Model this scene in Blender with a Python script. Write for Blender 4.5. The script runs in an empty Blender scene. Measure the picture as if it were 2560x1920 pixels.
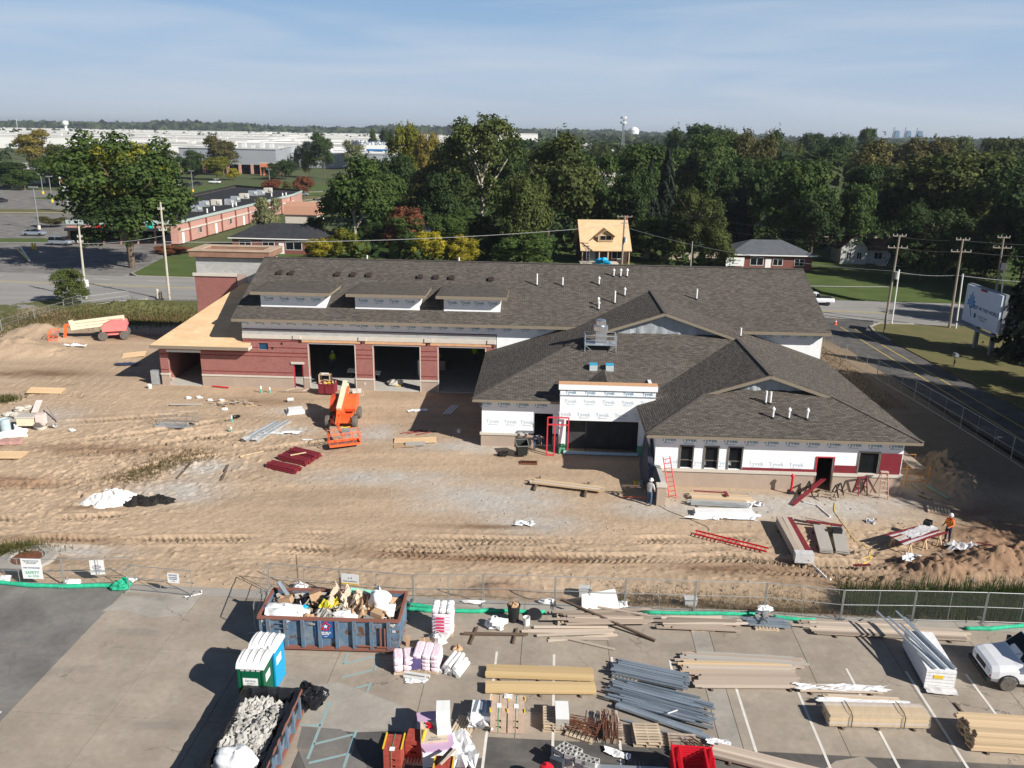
import bpy,bmesh,math,random
import numpy as np
from mathutils import Vector,Matrix,Quaternion
rnd=random.Random(7)
SC=bpy.context.scene
COL=SC.collection
R=math.radians
PI=math.pi
# ---------------------------------------------------------------- camera, sky, sun, exposure
cam_d=bpy.data.cameras.new('camera')
cam=bpy.data.objects.new('camera',cam_d);COL.objects.link(cam);SC.camera=cam
cam_d.sensor_width=36.0
cam_d.lens=2071.0/2560.0*36.0
cam_d.clip_start=0.5
cam_d.clip_end=20000.0
PITCH,ROLL,CAMH=R(16.9),R(0.95),23.0
cam.matrix_world=Matrix.Translation((0,0,CAMH)) @ Matrix.Rotation(R(90) -PITCH,4,'X') @ Matrix.Rotation(ROLL,4,'Z')
SUN_EL=R(32.0)
SUN_AZ= (0.83,-0.56)
_n=math.hypot(*SUN_AZ);SUN_AZ= (SUN_AZ[0]/_n,SUN_AZ[1]/_n)
world=bpy.data.worlds.new('World');SC.world=world;world.use_nodes= True
nt=world.node_tree;N=nt.nodes;L=nt.links
for n in list(N):N.remove(n)
wo=N.new('ShaderNodeOutputWorld');bg=N.new('ShaderNodeBackground');sky=N.new('ShaderNodeTexSky')
sky.sky_type='NISHITA';sky.sun_disc= False
sky.sun_elevation=SUN_EL
sky.sun_rotation=math.atan2(SUN_AZ[0],SUN_AZ[1])
sky.altitude=250;sky.air_density=0.55;sky.dust_density=0.4;sky.ozone_density=2.5
tc=N.new('ShaderNodeTexCoord');sx=N.new('ShaderNodeSeparateXYZ');L.new(tc.outputs['Generated'],sx.inputs[0])
def wmath(op,a,c):
    n=N.new('ShaderNodeMath');n.operation=op
    for i,v in enumerate((a,c)):
        if isinstance(v,(int,float)):n.inputs[i].default_value=v
        else:L.new(v,n.inputs[i])
    return n.outputs[0]
zc=wmath('MAXIMUM',sx.outputs['Z'],0.0)
fall=wmath('POWER',2.718,wmath('MULTIPLY',wmath('MULTIPLY',zc,zc),-18.0))
hazef=wmath('MULTIPLY_ADD',fall,0.84);hazef.node.inputs[2].default_value=0.02
mix1=N.new('ShaderNodeMix');mix1.data_type='RGBA';L.new(hazef,mix1.inputs['Factor']);L.new(sky.outputs[0],mix1.inputs['A'])
ramp=N.new('ShaderNodeMix');ramp.data_type='RGBA';L.new(wmath('MULTIPLY',zc,6.5),ramp.inputs['Factor']);ramp.inputs['A'].default_value= (8.0,8.9,10.2,1);ramp.inputs['B'].default_value= (4.9,8.3,12.6,1)
L.new(ramp.outputs['Result'],mix1.inputs['B'])
mp=N.new('ShaderNodeMapping');mp.inputs['Scale'].default_value= (1.1,1.1,11.0);mp.inputs['Rotation'].default_value= (0,R(2.2),0);L.new(tc.outputs['Generated'],mp.inputs[0])
nz=N.new('ShaderNodeTexNoise');nz.inputs['Scale'].default_value=2.2;nz.inputs['Detail'].default_value=6;nz.inputs['Roughness'].default_value=0.5;nz.inputs['Distortion'].default_value=0.5;L.new(mp.outputs[0],nz.inputs['Vector'])
cr=N.new('ShaderNodeMapRange');cr.inputs['From Min'].default_value=0.42;cr.inputs['From Max'].default_value=0.72;cr.inputs['To Max'].default_value=0.62;L.new(nz.outputs['Fac'],cr.inputs['Value'])
mixc=N.new('ShaderNodeMix');mixc.data_type='RGBA';L.new(wmath('MULTIPLY',cr.outputs[0],wmath('ADD',fall,0.05)),mixc.inputs['Factor']);L.new(mix1.outputs['Result'],mixc.inputs['A'])
mixc.inputs['B'].default_value= (9.4,10.1,11.0,1)
L.new(mixc.outputs['Result'],bg.inputs['Color'])
bg.inputs['Strength'].default_value=0.05
L.new(bg.outputs[0],wo.inputs['Surface'])
sun_d=bpy.data.lights.new('sun','SUN');sun_d.energy=5.0;sun_d.angle=R(0.53);sun_d.color= (1.0,0.955,0.88)
sun=bpy.data.objects.new('sun',sun_d);COL.objects.link(sun)
sdir=Vector((-SUN_AZ[0]*math.cos(SUN_EL),-SUN_AZ[1]*math.cos(SUN_EL),-math.sin(SUN_EL)))
sun.rotation_mode='QUATERNION';sun.rotation_quaternion=sdir.to_track_quat('-Z','Y');sun.location= (60,-60,80)
vs=SC.view_settings;vs.view_transform='Standard';vs.look='None';vs.gamma=1.0;vs.exposure=0.5;vs.use_curve_mapping= False
SC.cycles.max_bounces=6;SC.cycles.diffuse_bounces=3;SC.cycles.glossy_bounces=2;SC.cycles.transmission_bounces=4
SC.cycles.transparent_max_bounces=8;SC.cycles.volume_bounces=0
SC.cycles.use_denoising= True
# ---------------------------------------------------------------- geometry helpers
class MB:
    """collects faces; build() links them as one mesh object"""
    def __init__(s):s.v= [];s.f= [];s.uv= {}
    def add(s,vs,fs,uvs=None):
        o=len(s.v);s.v+= [tuple(p) for p in vs]
        for k,f in enumerate(fs):
            if uvs and k in uvs:s.uv[len(s.f)] =uvs[k]
            s.f.append(tuple(o+i for i in f))
        return s
    def box(s,c,d,rz=0,m=None):
        x,y,z= (d[0]/2,d[1]/2,d[2]/2)
        p= [Vector((a*x,b*y,e*z)) for a in (-1,1) for b in (-1,1) for e in (-1,1)]
        if m is None:m=Matrix.Rotation(rz,3,'Z') if rz else None
        if m is not None:p= [m @ q for q in p]
        c=Vector(c)
        return s.add([q+c for q in p],[(0,1,3,2),(4,6,7,5),(0,4,5,1),(2,3,7,6),(0,2,6,4),(1,5,7,3)])
    def bx(s,x0,x1,y0,y1,z0,z1): return s.box(((x0+x1)/2,(y0+y1)/2,(z0+z1)/2),(abs(x1-x0),abs(y1-y0),abs(z1-z0)))
    def beam(s,p,q,w,h,up=(0,0,1)):
        p=Vector(p);q=Vector(q);d=q-p;l=d.length
        if l<1e-6: return s
        x=d/l;u=Vector(up)
        if abs(x.dot(u)) >0.98:u=Vector((0,1,0))
        y=u.cross(x).normalized();z=x.cross(y)
        m=Matrix((x,y,z)).transposed()
        return s.box((p+q)/2,(l,w,h),m=m)
    def tube(s,pts,r,n=6,cap=True):
        pts= [Vector(p) for p in pts]
        rs=r if isinstance(r,(list,tuple)) else [r]*len(pts)
        rings= [];prev= None
        for i,p in enumerate(pts):
            d= (pts[min(i+1,len(pts) -1)] -pts[max(i-1,0)]).normalized()
            a=Vector((0,0,1)) if abs(d.z) <0.9 else Vector((1,0,0))
            x=d.cross(a).normalized()
            if prev is not None:
                x= (prev-d*prev.dot(d))
                x=x.normalized() if x.length>1e-6 else d.cross(a).normalized()
            prev=x;y=d.cross(x)
            rings.append([p+ (x*math.cos(2*PI*k/n) +y*math.sin(2*PI*k/n))*rs[i] for k in range(n)])
        vs= [q for rg in rings for q in rg];fs= []
        for i in range(len(rings) -1):
            for k in range(n):
                a=i*n+k;b=i*n+ (k+1) %n
                fs.append((a,b,b+n,a+n))
        if cap:
            fs.append(tuple(reversed(range(n))));fs.append(tuple(range((len(rings) -1)*n,len(rings)*n)))
        return s.add(vs,fs)
    def cyl(s,c,r,h,n=12,r1=None,axis='Z'):
        d= {'Z': (0,0,h),'X': (h,0,0),'Y': (0,h,0)}[axis]
        return s.tube([c,(c[0] +d[0],c[1] +d[1],c[2] +d[2])],[r,r if r1 is None else r1],n)
    def prism(s,poly,z0,z1):
        n=len(poly)
        vs= [(x,y,z0) for x,y in poly] + [(x,y,z1) for x,y in poly]
        return s.add(vs,[tuple(reversed(range(n))),tuple(range(n,2*n))] + [(i,(i+1) %n,(i+1) %n+n,i+n) for i in range(n)])
    def prism_y(s,poly,y0,y1):
        """profile in XZ pulled along Y"""
        n=len(poly)
        vs= [(x,y0,z) for x,z in poly] + [(x,y1,z) for x,z in poly]
        return s.add(vs,[tuple(range(n)),tuple(reversed(range(n,2*n)))] + [((i+1) %n,i,i+n,(i+1) %n+n) for i in range(n)])
    def slab(s,poly,t,ax=None):
        """3-D polygon (ccw from above) thickened downwards, UV in metres on top; ax = eave direction"""
        n=len(poly);P= [Vector(p) for p in poly]
        nr=Vector((0,0,0))
        for i in range(n):nr+=P[i].cross(P[(i+1) %n])
        nr.normalize()
        if nr.z<0:P.reverse();nr= -nr
        e=Vector(ax) if ax else (P[1] -P[0])
        e= (e-nr*e.dot(nr)).normalized();g=nr.cross(e)
        uv= [((p-P[0]).dot(e),(p-P[0]).dot(g)) for p in P]
        dn= [p-Vector((0,0,t)) for p in P]
        return s.add(P+dn,[tuple(range(n)),tuple(reversed(range(n,2*n)))] + [((i+1) %n,i,i+n,(i+1) %n+n) for i in range(n)],{0:uv})
    def lathe(s,prof,n=16,c=(0,0,0)):
        vs= [];fs= []
        for r,z in prof:
            vs+= [(c[0] +r*math.cos(2*PI*k/n),c[1] +r*math.sin(2*PI*k/n),c[2] +z) for k in range(n)]
        for i in range(len(prof) -1):
            for k in range(n):
                a=i*n+k;b=i*n+ (k+1) %n
                fs.append((a,b,b+n,a+n))
        fs.append(tuple(reversed(range(n))));fs.append(tuple(range((len(prof) -1)*n,len(prof)*n)))
        return s.add(vs,fs)
    def blob(s,c,d,n=10,m=6,rough=0.15,seed=0,flat=0.0):
        """lumpy rounded solid"""
        r=random.Random(seed);vs= [];fs= []
        ph= [r.uniform(0,6.28) for _ in range(6)]
        for j in range(m+1):
            t= -PI/2+PI*j/m
            for k in range(n):
                a=2*PI*k/n
                k1=1+rough*(math.sin(3*a+ph[0] +2*t)*0.5+math.sin(5*a+ph[1])*0.3+math.sin(4*t+ph[2] +a)*0.5+r.uniform(-0.4,0.4))
                z=math.sin(t)
                if z< -1+flat:z= -1+flat
                ct=abs(math.cos(t)) **0.7
                vs.append((c[0] +d[0]/2*ct*math.cos(a)*k1,c[1] +d[1]/2*ct*math.sin(a)*k1,c[2] +d[2]/2*z*(k1 if j>m//3 else 1)))
        for j in range(m):
            for k in range(n):
                a=j*n+k;b=j*n+ (k+1) %n
                fs.append((a,b,b+n,a+n))
        return s.add(vs,fs)
    def heap(s,r0,h,n=30,m=10,seed=0,amp=.25,ex=1.0):
        """loose heap with a ragged toe"""
        r=random.Random(seed);ph= [r.uniform(0,6.28) for _ in range(5)];vs= [(0,0,h)];fs= []
        for j in range(1,m+1):
            f=j/m
            for k in range(n):
                a=2*PI*k/n;rr=r0*f*(1+amp*(.5*math.sin(3*a+ph[0]) +.35*math.sin(5*a+ph[1]) +.2*math.sin(9*a+ph[2])))
                z=h*max(0,(1-f*f)) **1.1*(1+amp*1.2*(math.sin(4*a+5*f+ph[3])*.5+r.uniform(-.7,.7)))
                vs.append((rr*ex*math.cos(a),rr*math.sin(a),z if j<m else -.05))
        fs+= [(0,1+k,1+ (k+1) %n) for k in range(n)]
        fs+= [(1+ (j-1)*n+k,1+j*n+k,1+j*n+ (k+1) %n,1+ (j-1)*n+ (k+1) %n) for j in range(1,m) for k in range(n)]
        return s.add(vs,fs)
    def pillow(s,d=(1,1,1),n=16,m=8,e=.38,seed=0):
        """soft-cornered block"""
        r=random.Random(seed);g= lambda v:math.copysign(abs(v) **e,v);vs= [];fs= []
        for j in range(m+1):
            t= -PI/2+PI*j/m
            for k in range(n):
                a=2*PI*k/n;q=1+r.uniform(-.03,.03);vs.append((d[0]/2*g(math.cos(t))*g(math.cos(a))*q,d[1]/2*g(math.cos(t))*g(math.sin(a))*q,d[2]/2*g(math.sin(t))*q))
        fs= [(j*n+k,j*n+ (k+1) %n,(j+1)*n+ (k+1) %n,(j+1)*n+k) for j in range(m) for k in range(n)]
        return s.add(vs,fs)
    def sheet(s,c,lx,ly,nx=8,ny=6,amp=0.08,rz=0,seed=0,ragged=0.1,t=0.0):
        """crumpled sheet lying about c"""
        r=random.Random(seed);vs= [];m=Matrix.Rotation(rz,3,'Z')
        p= [r.uniform(0,6.28) for _ in range(4)]
        for j in range(ny+1):
            for i in range(nx+1):
                x= (i/nx-.5)*lx;y= (j/ny-.5)*ly
                if i in (0,nx) or j in (0,ny):x+=r.uniform(-ragged,ragged)*lx*.5;y+=r.uniform(-ragged,ragged)*ly*.5
                z=amp*(0.5+0.5*math.sin(x*5/max(lx,.3)*2+p[0] +3*y/ly) +r.uniform(-.35,.35))
                q=m @ Vector((x,y,max(z,0.004)));vs.append((c[0] +q.x,c[1] +q.y,c[2] +q.z))
        fs= [(j*(nx+1) +i,j*(nx+1) +i+1,(j+1)*(nx+1) +i+1,(j+1)*(nx+1) +i) for j in range(ny) for i in range(nx)]
        return s.add(vs,fs)
    def mesh(s,name,mats=None,smooth=False):
        me=bpy.data.meshes.new(name);me.from_pydata(s.v,[],s.f)
        if s.uv:
            lay=me.uv_layers.new(name='UVMap')
            for fi,uvs in s.uv.items():
                ls=me.polygons[fi].loop_start
                for k,uvv in enumerate(uvs):lay.data[ls+k].uv=uvv
        if smooth:me.polygons.foreach_set('use_smooth',[True]*len(me.polygons))
        if mats is not None:
            for m in (mats if isinstance(mats,(list,tuple)) else [mats]):me.materials.append(m)
        me.update()
        return me
    def build(s,name,mat,parent=None,loc=(0,0,0),rot=(0,0,0),smooth=False,**kw):
        return put(name,s.mesh(name,mat,smooth),parent,loc,rot,**kw)
def put(name,me,parent=None,loc=(0,0,0),rot=(0,0,0),label=None,cat=None,group=None,kind=None,scale=None):
    o=bpy.data.objects.new(name,me);COL.objects.link(o)
    o.location=loc;o.rotation_euler=rot if isinstance(rot,(tuple,list,Vector)) else (0,0,rot)
    if scale is not None:o.scale=scale if isinstance(scale,(tuple,list)) else (scale,)*3
    if parent is not None:o.parent=parent
    if label:o['label'] =label
    if cat:o['category'] =cat
    if group:o['group'] =group
    if kind:o['kind'] =kind
    return o
def thing(name,label,cat,loc=(0,0,0),rz=0,group=None):
    if len(loc) ==2:loc= (loc[0],loc[1],0)
    return put(name,None,None,loc,(0,0,rz),label,cat,group)
KIDS= {}
def kids(o):
    return [c for c in bpy.data.objects if c.parent==o]
def dup(root,loc,rz=0,label=None,group=None,scale=None):
    if len(loc) ==2:loc= (loc[0],loc[1],0)
    def cp(o,par):
        c=o.copy();COL.objects.link(c);c.parent=par
        for k in kids(o):cp(k,c)
        return c
    r=cp(root,None);r.location=loc;r.rotation_euler= (0,0,rz)
    if scale is not None:r.scale= (scale,)*3 if not isinstance(scale,(tuple,list)) else scale
    if label:r['label'] =label
    if group:r['group'] =group
    return r
def xy(p,z=0): return (p[0],p[1],z)
def ang(p,q): return math.atan2(q[1] -p[1],q[0] -p[0])
def dist(p,q): return math.hypot(q[0] -p[0],q[1] -p[1])
def mid(p,q): return ((p[0] +q[0])/2,(p[1] +q[1])/2)
def wall_cells(b,u0,u1,z0,z1,w,t,holes,axis='u'):
    """wall in the plane w (front) .. w+t (back) with rectangular holes (ua,ub,za,zb); axis 'w' turns it by 90 degrees"""
    us=sorted({u0,u1,*[min(max(h[i],u0),u1) for h in holes for i in (0,1)]})
    zs=sorted({z0,z1,*[min(max(h[i],z0),z1) for h in holes for i in (2,3)]})
    def solid(i,j):
        if i<0 or j<0 or i>=len(us) -1 or j>=len(zs) -1: return False
        a= (us[i] +us[i+1])/2;c= (zs[j] +zs[j+1])/2
        return not any(h[0] <a<h[1] and h[2] <c<h[3] for h in holes)
    P= (lambda u,q,z: (u,q,z)) if axis=='u' else (lambda u,q,z: (q,u,z))
    for i in range(len(us) -1):
        for j in range(len(zs) -1):
            if not solid(i,j): continue
            a,c,d,e=us[i],us[i+1],zs[j],zs[j+1];k=w+t
            fs= [([P(a,w,d),P(c,w,d),P(c,w,e),P(a,w,e)]),([P(c,k,d),P(a,k,d),P(a,k,e),P(c,k,e)])]
            if not solid(i-1,j):fs.append([P(a,k,d),P(a,w,d),P(a,w,e),P(a,k,e)])
            if not solid(i+1,j):fs.append([P(c,w,d),P(c,k,d),P(c,k,e),P(c,w,e)])
            if not solid(i,j-1):fs.append([P(a,k,d),P(c,k,d),P(c,w,d),P(a,w,d)])
            if not solid(i,j+1):fs.append([P(a,w,e),P(c,w,e),P(c,k,e),P(a,k,e)])
            for f in fs:b.add(f,[(0,1,2,3)])
    return b
def wall_run(name,mat,par,u0,u1,z0,z1,w,t,holes,axis='u'):
    """a wall cut into separate stretches wherever a hole runs right through its height"""
    cuts=sorted((max(h[0],u0),min(h[1],u1)) for h in holes if h[2] <=z0 and h[3] >=z1 and h[0] <u1 and h[1] >u0);a=u0
    for c in cuts+ [(u1,u1)]:
        if c[0] -a>.02:wall_cells(MB(),a,c[0],z0,z1,w,t,[h for h in holes if h[0] <c[0] and h[1] >a and (h[2] >z0 or h[3] <z1)],axis).build(name,mat,par)
        a=c[1]
# ---------------------------------------------------------------- materials
MATS= {}
def nodes_of(m): return m.node_tree.nodes,m.node_tree.links
def M(name,col,rough=0.8,var=0.12,scale=3.0,metal=0.0,bump=0.0,bscale=None,col2=None,spec=0.3,alpha=None,stretch=None,detail=4,lo=0.3,hi=0.7,coord='Object',rand=0.0,trans=0.0):
    """principled material with procedural colour variation and fine relief"""
    if name in MATS: return MATS[name]
    m=bpy.data.materials.new(name);m.use_nodes= True;n,l=nodes_of(m)
    bs=n['Principled BSDF'];bs.inputs['Roughness'].default_value=rough;bs.inputs['Metallic'].default_value=metal
    bs.inputs['Specular IOR Level'].default_value=spec
    if alpha is not None:bs.inputs['Alpha'].default_value=alpha
    if trans:bs.inputs['Transmission Weight'].default_value=trans
    t=n.new('ShaderNodeTexCoord');mpg=n.new('ShaderNodeMapping');l.new(t.outputs[coord],mpg.inputs[0])
    if stretch:mpg.inputs['Scale'].default_value=stretch
    nz=n.new('ShaderNodeTexNoise');nz.inputs['Scale'].default_value=scale;nz.inputs['Detail'].default_value=detail;nz.inputs['Roughness'].default_value=0.65
    l.new(mpg.outputs[0],nz.inputs['Vector'])
    mr=n.new('ShaderNodeMapRange');mr.inputs['From Min'].default_value=lo;mr.inputs['From Max'].default_value=hi;l.new(nz.outputs['Fac'],mr.inputs['Value'])
    mix=n.new('ShaderNodeMix');mix.data_type='RGBA';l.new(mr.outputs[0],mix.inputs['Factor'])
    c2=col2 if col2 else tuple(min(1,c*(1+var)) for c in col)
    c1=col if col2 else tuple(c*(1-var) for c in col)
    mix.inputs['A'].default_value= (*c1,1);mix.inputs['B'].default_value= (*c2,1)
    out=mix.outputs['Result']
    if rand:
        oi=n.new('ShaderNodeObjectInfo');hs=n.new('ShaderNodeHueSaturation');mrr=n.new('ShaderNodeMapRange')
        mrr.inputs['To Min'].default_value=1-rand;mrr.inputs['To Max'].default_value=1+rand
        l.new(oi.outputs['Random'],mrr.inputs['Value']);l.new(mrr.outputs[0],hs.inputs['Value']);l.new(out,hs.inputs['Color']);out=hs.outputs[0]
    l.new(out,bs.inputs['Base Color'])
    if bump:
        bp=n.new('ShaderNodeBump');bp.inputs['Strength'].default_value=bump;bp.inputs['Distance'].default_value=0.05
        nb=n.new('ShaderNodeTexNoise');nb.inputs['Scale'].default_value=bscale or scale*4;nb.inputs['Detail'].default_value=4
        l.new(mpg.outputs[0],nb.inputs['Vector']);l.new(nb.outputs['Fac'],bp.inputs['Height']);l.new(bp.outputs[0],bs.inputs['Normal'])
    MATS[name] =m
    return m
def brick_mat(name,c1,c2,mortar,bw,bh,msize=0.012,coord='UV',rough=0.9,bump=0.25,stain=0.25,nscale=0.35,swap=None,noise2=None):
    m=bpy.data.materials.new(name);m.use_nodes= True;n,l=nodes_of(m);bs=n['Principled BSDF'];bs.inputs['Roughness'].default_value=rough;bs.inputs['Specular IOR Level'].default_value=0.2
    t=n.new('ShaderNodeTexCoord');src=t.outputs[coord]
    if swap:
        sp=n.new('ShaderNodeSeparateXYZ');l.new(src,sp.inputs[0]);ad=n.new('ShaderNodeMath');ad.operation='ADD'
        l.new(sp.outputs[0],ad.inputs[0]);l.new(sp.outputs[1],ad.inputs[1]);cb=n.new('ShaderNodeCombineXYZ');l.new(ad.outputs[0],cb.inputs[0]);l.new(sp.outputs[2],cb.inputs[1]);src=cb.outputs[0]
    br=n.new('ShaderNodeTexBrick');l.new(src,br.inputs['Vector']);br.inputs['Scale'].default_value=1.0
    br.inputs['Brick Width'].default_value=bw;br.inputs['Row Height'].default_value=bh;br.inputs['Mortar Size'].default_value=msize;br.inputs['Mortar Smooth'].default_value=0.1
    br.inputs['Color1'].default_value= (*c1,1);br.inputs['Color2'].default_value= (*c2,1);br.inputs['Mortar'].default_value= (*mortar,1)
    nz=n.new('ShaderNodeTexNoise');nz.inputs['Scale'].default_value=nscale;nz.inputs['Detail'].default_value=5;l.new(src,nz.inputs['Vector'])
    mr=n.new('ShaderNodeMapRange');mr.inputs['To Min'].default_value=1-stain;mr.inputs['To Max'].default_value=1+stain;l.new(nz.outputs['Fac'],mr.inputs['Value'])
    hs=n.new('ShaderNodeHueSaturation');l.new(br.outputs['Color'],hs.inputs['Color']);l.new(mr.outputs[0],hs.inputs['Value'])
    out=hs.outputs[0]
    if noise2:
        mp2=n.new('ShaderNodeMapping');mp2.inputs['Scale'].default_value=noise2;l.new(src,mp2.inputs[0])
        n2=n.new('ShaderNodeTexNoise');n2.inputs['Scale'].default_value=1.0;n2.inputs['Detail'].default_value=2;l.new(mp2.outputs[0],n2.inputs['Vector'])
        m2=n.new('ShaderNodeMapRange');m2.inputs['From Min'].default_value=.3;m2.inputs['From Max'].default_value=.7;m2.inputs['To Min'].default_value=.74;m2.inputs['To Max'].default_value=1.26;l.new(n2.outputs['Fac'],m2.inputs['Value'])
        h2=n.new('ShaderNodeHueSaturation');l.new(out,h2.inputs['Color']);l.new(m2.outputs[0],h2.inputs['Value']);out=h2.outputs[0]
    l.new(out,bs.inputs['Base Color'])
    bp=n.new('ShaderNodeBump');bp.inputs['Strength'].default_value=bump;bp.inputs['Distance'].default_value=0.02;l.new(br.outputs['Fac'],bp.inputs['Height']);bp.invert= True;l.new(bp.outputs[0],bs.inputs['Normal'])
    MATS[name] =m
    return m
m_shingle=brick_mat('shingles',(0.085,0.074,0.064),(0.155,0.136,0.119),(0.05,0.043,0.038),0.40,0.15,0.020,'UV',0.95,0.8,0.20,0.22,None,(2.4,7.0,1))
m_brick=brick_mat('red_brick',(0.23,0.058,0.048),(0.32,0.092,0.075),(0.40,0.30,0.27),0.22,0.075,0.009,'Object',0.9,0.2,0.15,0.5,True)
m_block=brick_mat('concrete_block',(0.38,0.38,0.365),(0.45,0.445,0.43),(0.36,0.355,0.34),0.40,0.20,0.008,'Object',0.95,0.2,0.10,0.8,True)
m_tan=M('tan_masonry',(0.40,0.315,0.25),0.9,0.06,1.2,bump=0.1)
m_stone=M('cast_stone',(0.58,0.53,0.46),0.85,0.05,1.5)
m_tyvek=M('house_wrap',(0.86,0.87,0.88),0.55,0.035,0.9,bump=0.4,bscale=1.6)
m_ink=M('wrap_ink',(0.14,0.30,0.40),0.7,0.05)
m_ink2=M('wrap_ink_sunlit',(0.55,0.64,0.70),0.7,0.05)  # paler copy of the ink, washed-out look of sunlight painted into its colour
m_fascia=M('fascia_paint',(0.235,0.195,0.145),0.6,0.06)
m_soffit=M('soffit',(0.45,0.42,0.38),0.8,0.05)
m_ply=M('plywood',(0.66,0.43,0.235),0.8,col2=(0.74,0.53,0.32),scale=0.7,stretch=(1.0,2.5,1),rand=0.10,bump=0.08,bscale=8)
m_slabc=M('bay_concrete',(0.46,0.44,0.40),0.75,0.1,0.8)
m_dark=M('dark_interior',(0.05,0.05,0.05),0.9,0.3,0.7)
m_white=M('white_plastic',(0.80,0.80,0.78),0.45,0.03)
m_redpaint=M('red_primer',(0.42,0.035,0.045),0.55,0.15,4)
m_maroon=M('maroon_siding',(0.20,0.022,0.032),0.6,0.12,2.0)
m_black=M('black_rubber',(0.02,0.02,0.022),0.6,0.2,6)
m_brown_metal=M('brown_vent',(0.05,0.035,0.03),0.5,0.1)
m_galv=M('galvanised',(0.56,0.60,0.63),0.38,0.12,3,metal=0.65)
m_alu=M('bright_aluminium',(0.78,0.80,0.82),0.25,0.06,3,metal=0.9)
m_glass=M('dark_glass',(0.010,0.012,0.015),0.12,0.1,2,spec=0.12)
m_copper=M('copper_lintel',(0.62,0.36,0.20),0.6,0.12,2)
m_brownstone=M('brown_coping',(0.27,0.155,0.105),0.8,0.2,1.2)
m_film=M('silver_film',(0.33,0.35,0.37),0.3,0.2,1.5,bump=0.6,bscale=2.5,stretch=(2.5,1,.6))
m_darkred=M('dark_flashing',(0.10,0.02,0.03),0.7,0.1)
# ---------------------------------------------------------------- ground, road, parking lot
def vnoise(x,y,seed=0):
    xi=np.floor(x).astype(np.int64);yi=np.floor(y).astype(np.int64);xf=x-xi;yf=y-yi
    def h(a,b):
        n= (a*374761393+b*668265263+seed*1442695041) & 0x7fffffff
        n= ((n ^ (n >> 13))*1274126177) & 0x7fffffff
        return ((n ^ (n >> 16)) & 0xffff)/65535.0
    u=xf*xf*(3-2*xf);v=yf*yf*(3-2*yf)
    return (h(xi,yi)*(1-u) +h(xi+1,yi)*u)*(1-v) + (h(xi,yi+1)*(1-u) +h(xi+1,yi+1)*u)*v
def fbm(x,y,oct=4,seed=0,gain=0.5):
    a=1.0;t=0;s=0
    for i in range(oct):
        t=t+a*vnoise(x*2**i,y*2**i,seed+i*17);s+=a;a *= gain
    return t/s
def struct(name,b,m,**kw): return b.build(name,m,kind='structure',**kw)
m_far=M('far_ground',(0.052,0.078,0.022),0.95,col2=(0.10,0.11,0.045),scale=0.02,detail=8)
b=MB()
gx= [-9000,-3000,-900,-300,-120,-60,0,60,120,300,900,3000,9000];gy= [-60,0,60,120,200,300,500,900,2000,5000,14000]
b.add([(x,y,-1.5 if (abs(x) <=60 and y<=60) else -0.30) for y in gy for x in gx],[(j*13+i,j*13+i+1,(j+1)*13+i+1,(j+1)*13+i) for j in range(10) for i in range(12)])
struct('ground',b,m_far)
m_road=M('worn_asphalt',(0.24,0.23,0.218),0.9,col2=(0.305,0.292,0.278),scale=0.25,stretch=(0.25,1.6,1),bump=0.1,bscale=20)
m_asph=M('dark_asphalt',(0.075,0.072,0.07),0.9,col2=(0.135,0.125,0.115),scale=0.6,bump=0.15,bscale=20)
m_asph2=M('grey_asphalt',(0.15,0.142,0.134),0.92,col2=(0.225,0.21,0.195),scale=0.35,bump=0.15,bscale=20)
m_conc=M('lot_concrete',(0.305,0.256,0.205),0.9,col2=(0.37,0.318,0.262),scale=0.55,rand=0.035,bump=0.08,bscale=14,detail=8)
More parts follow.
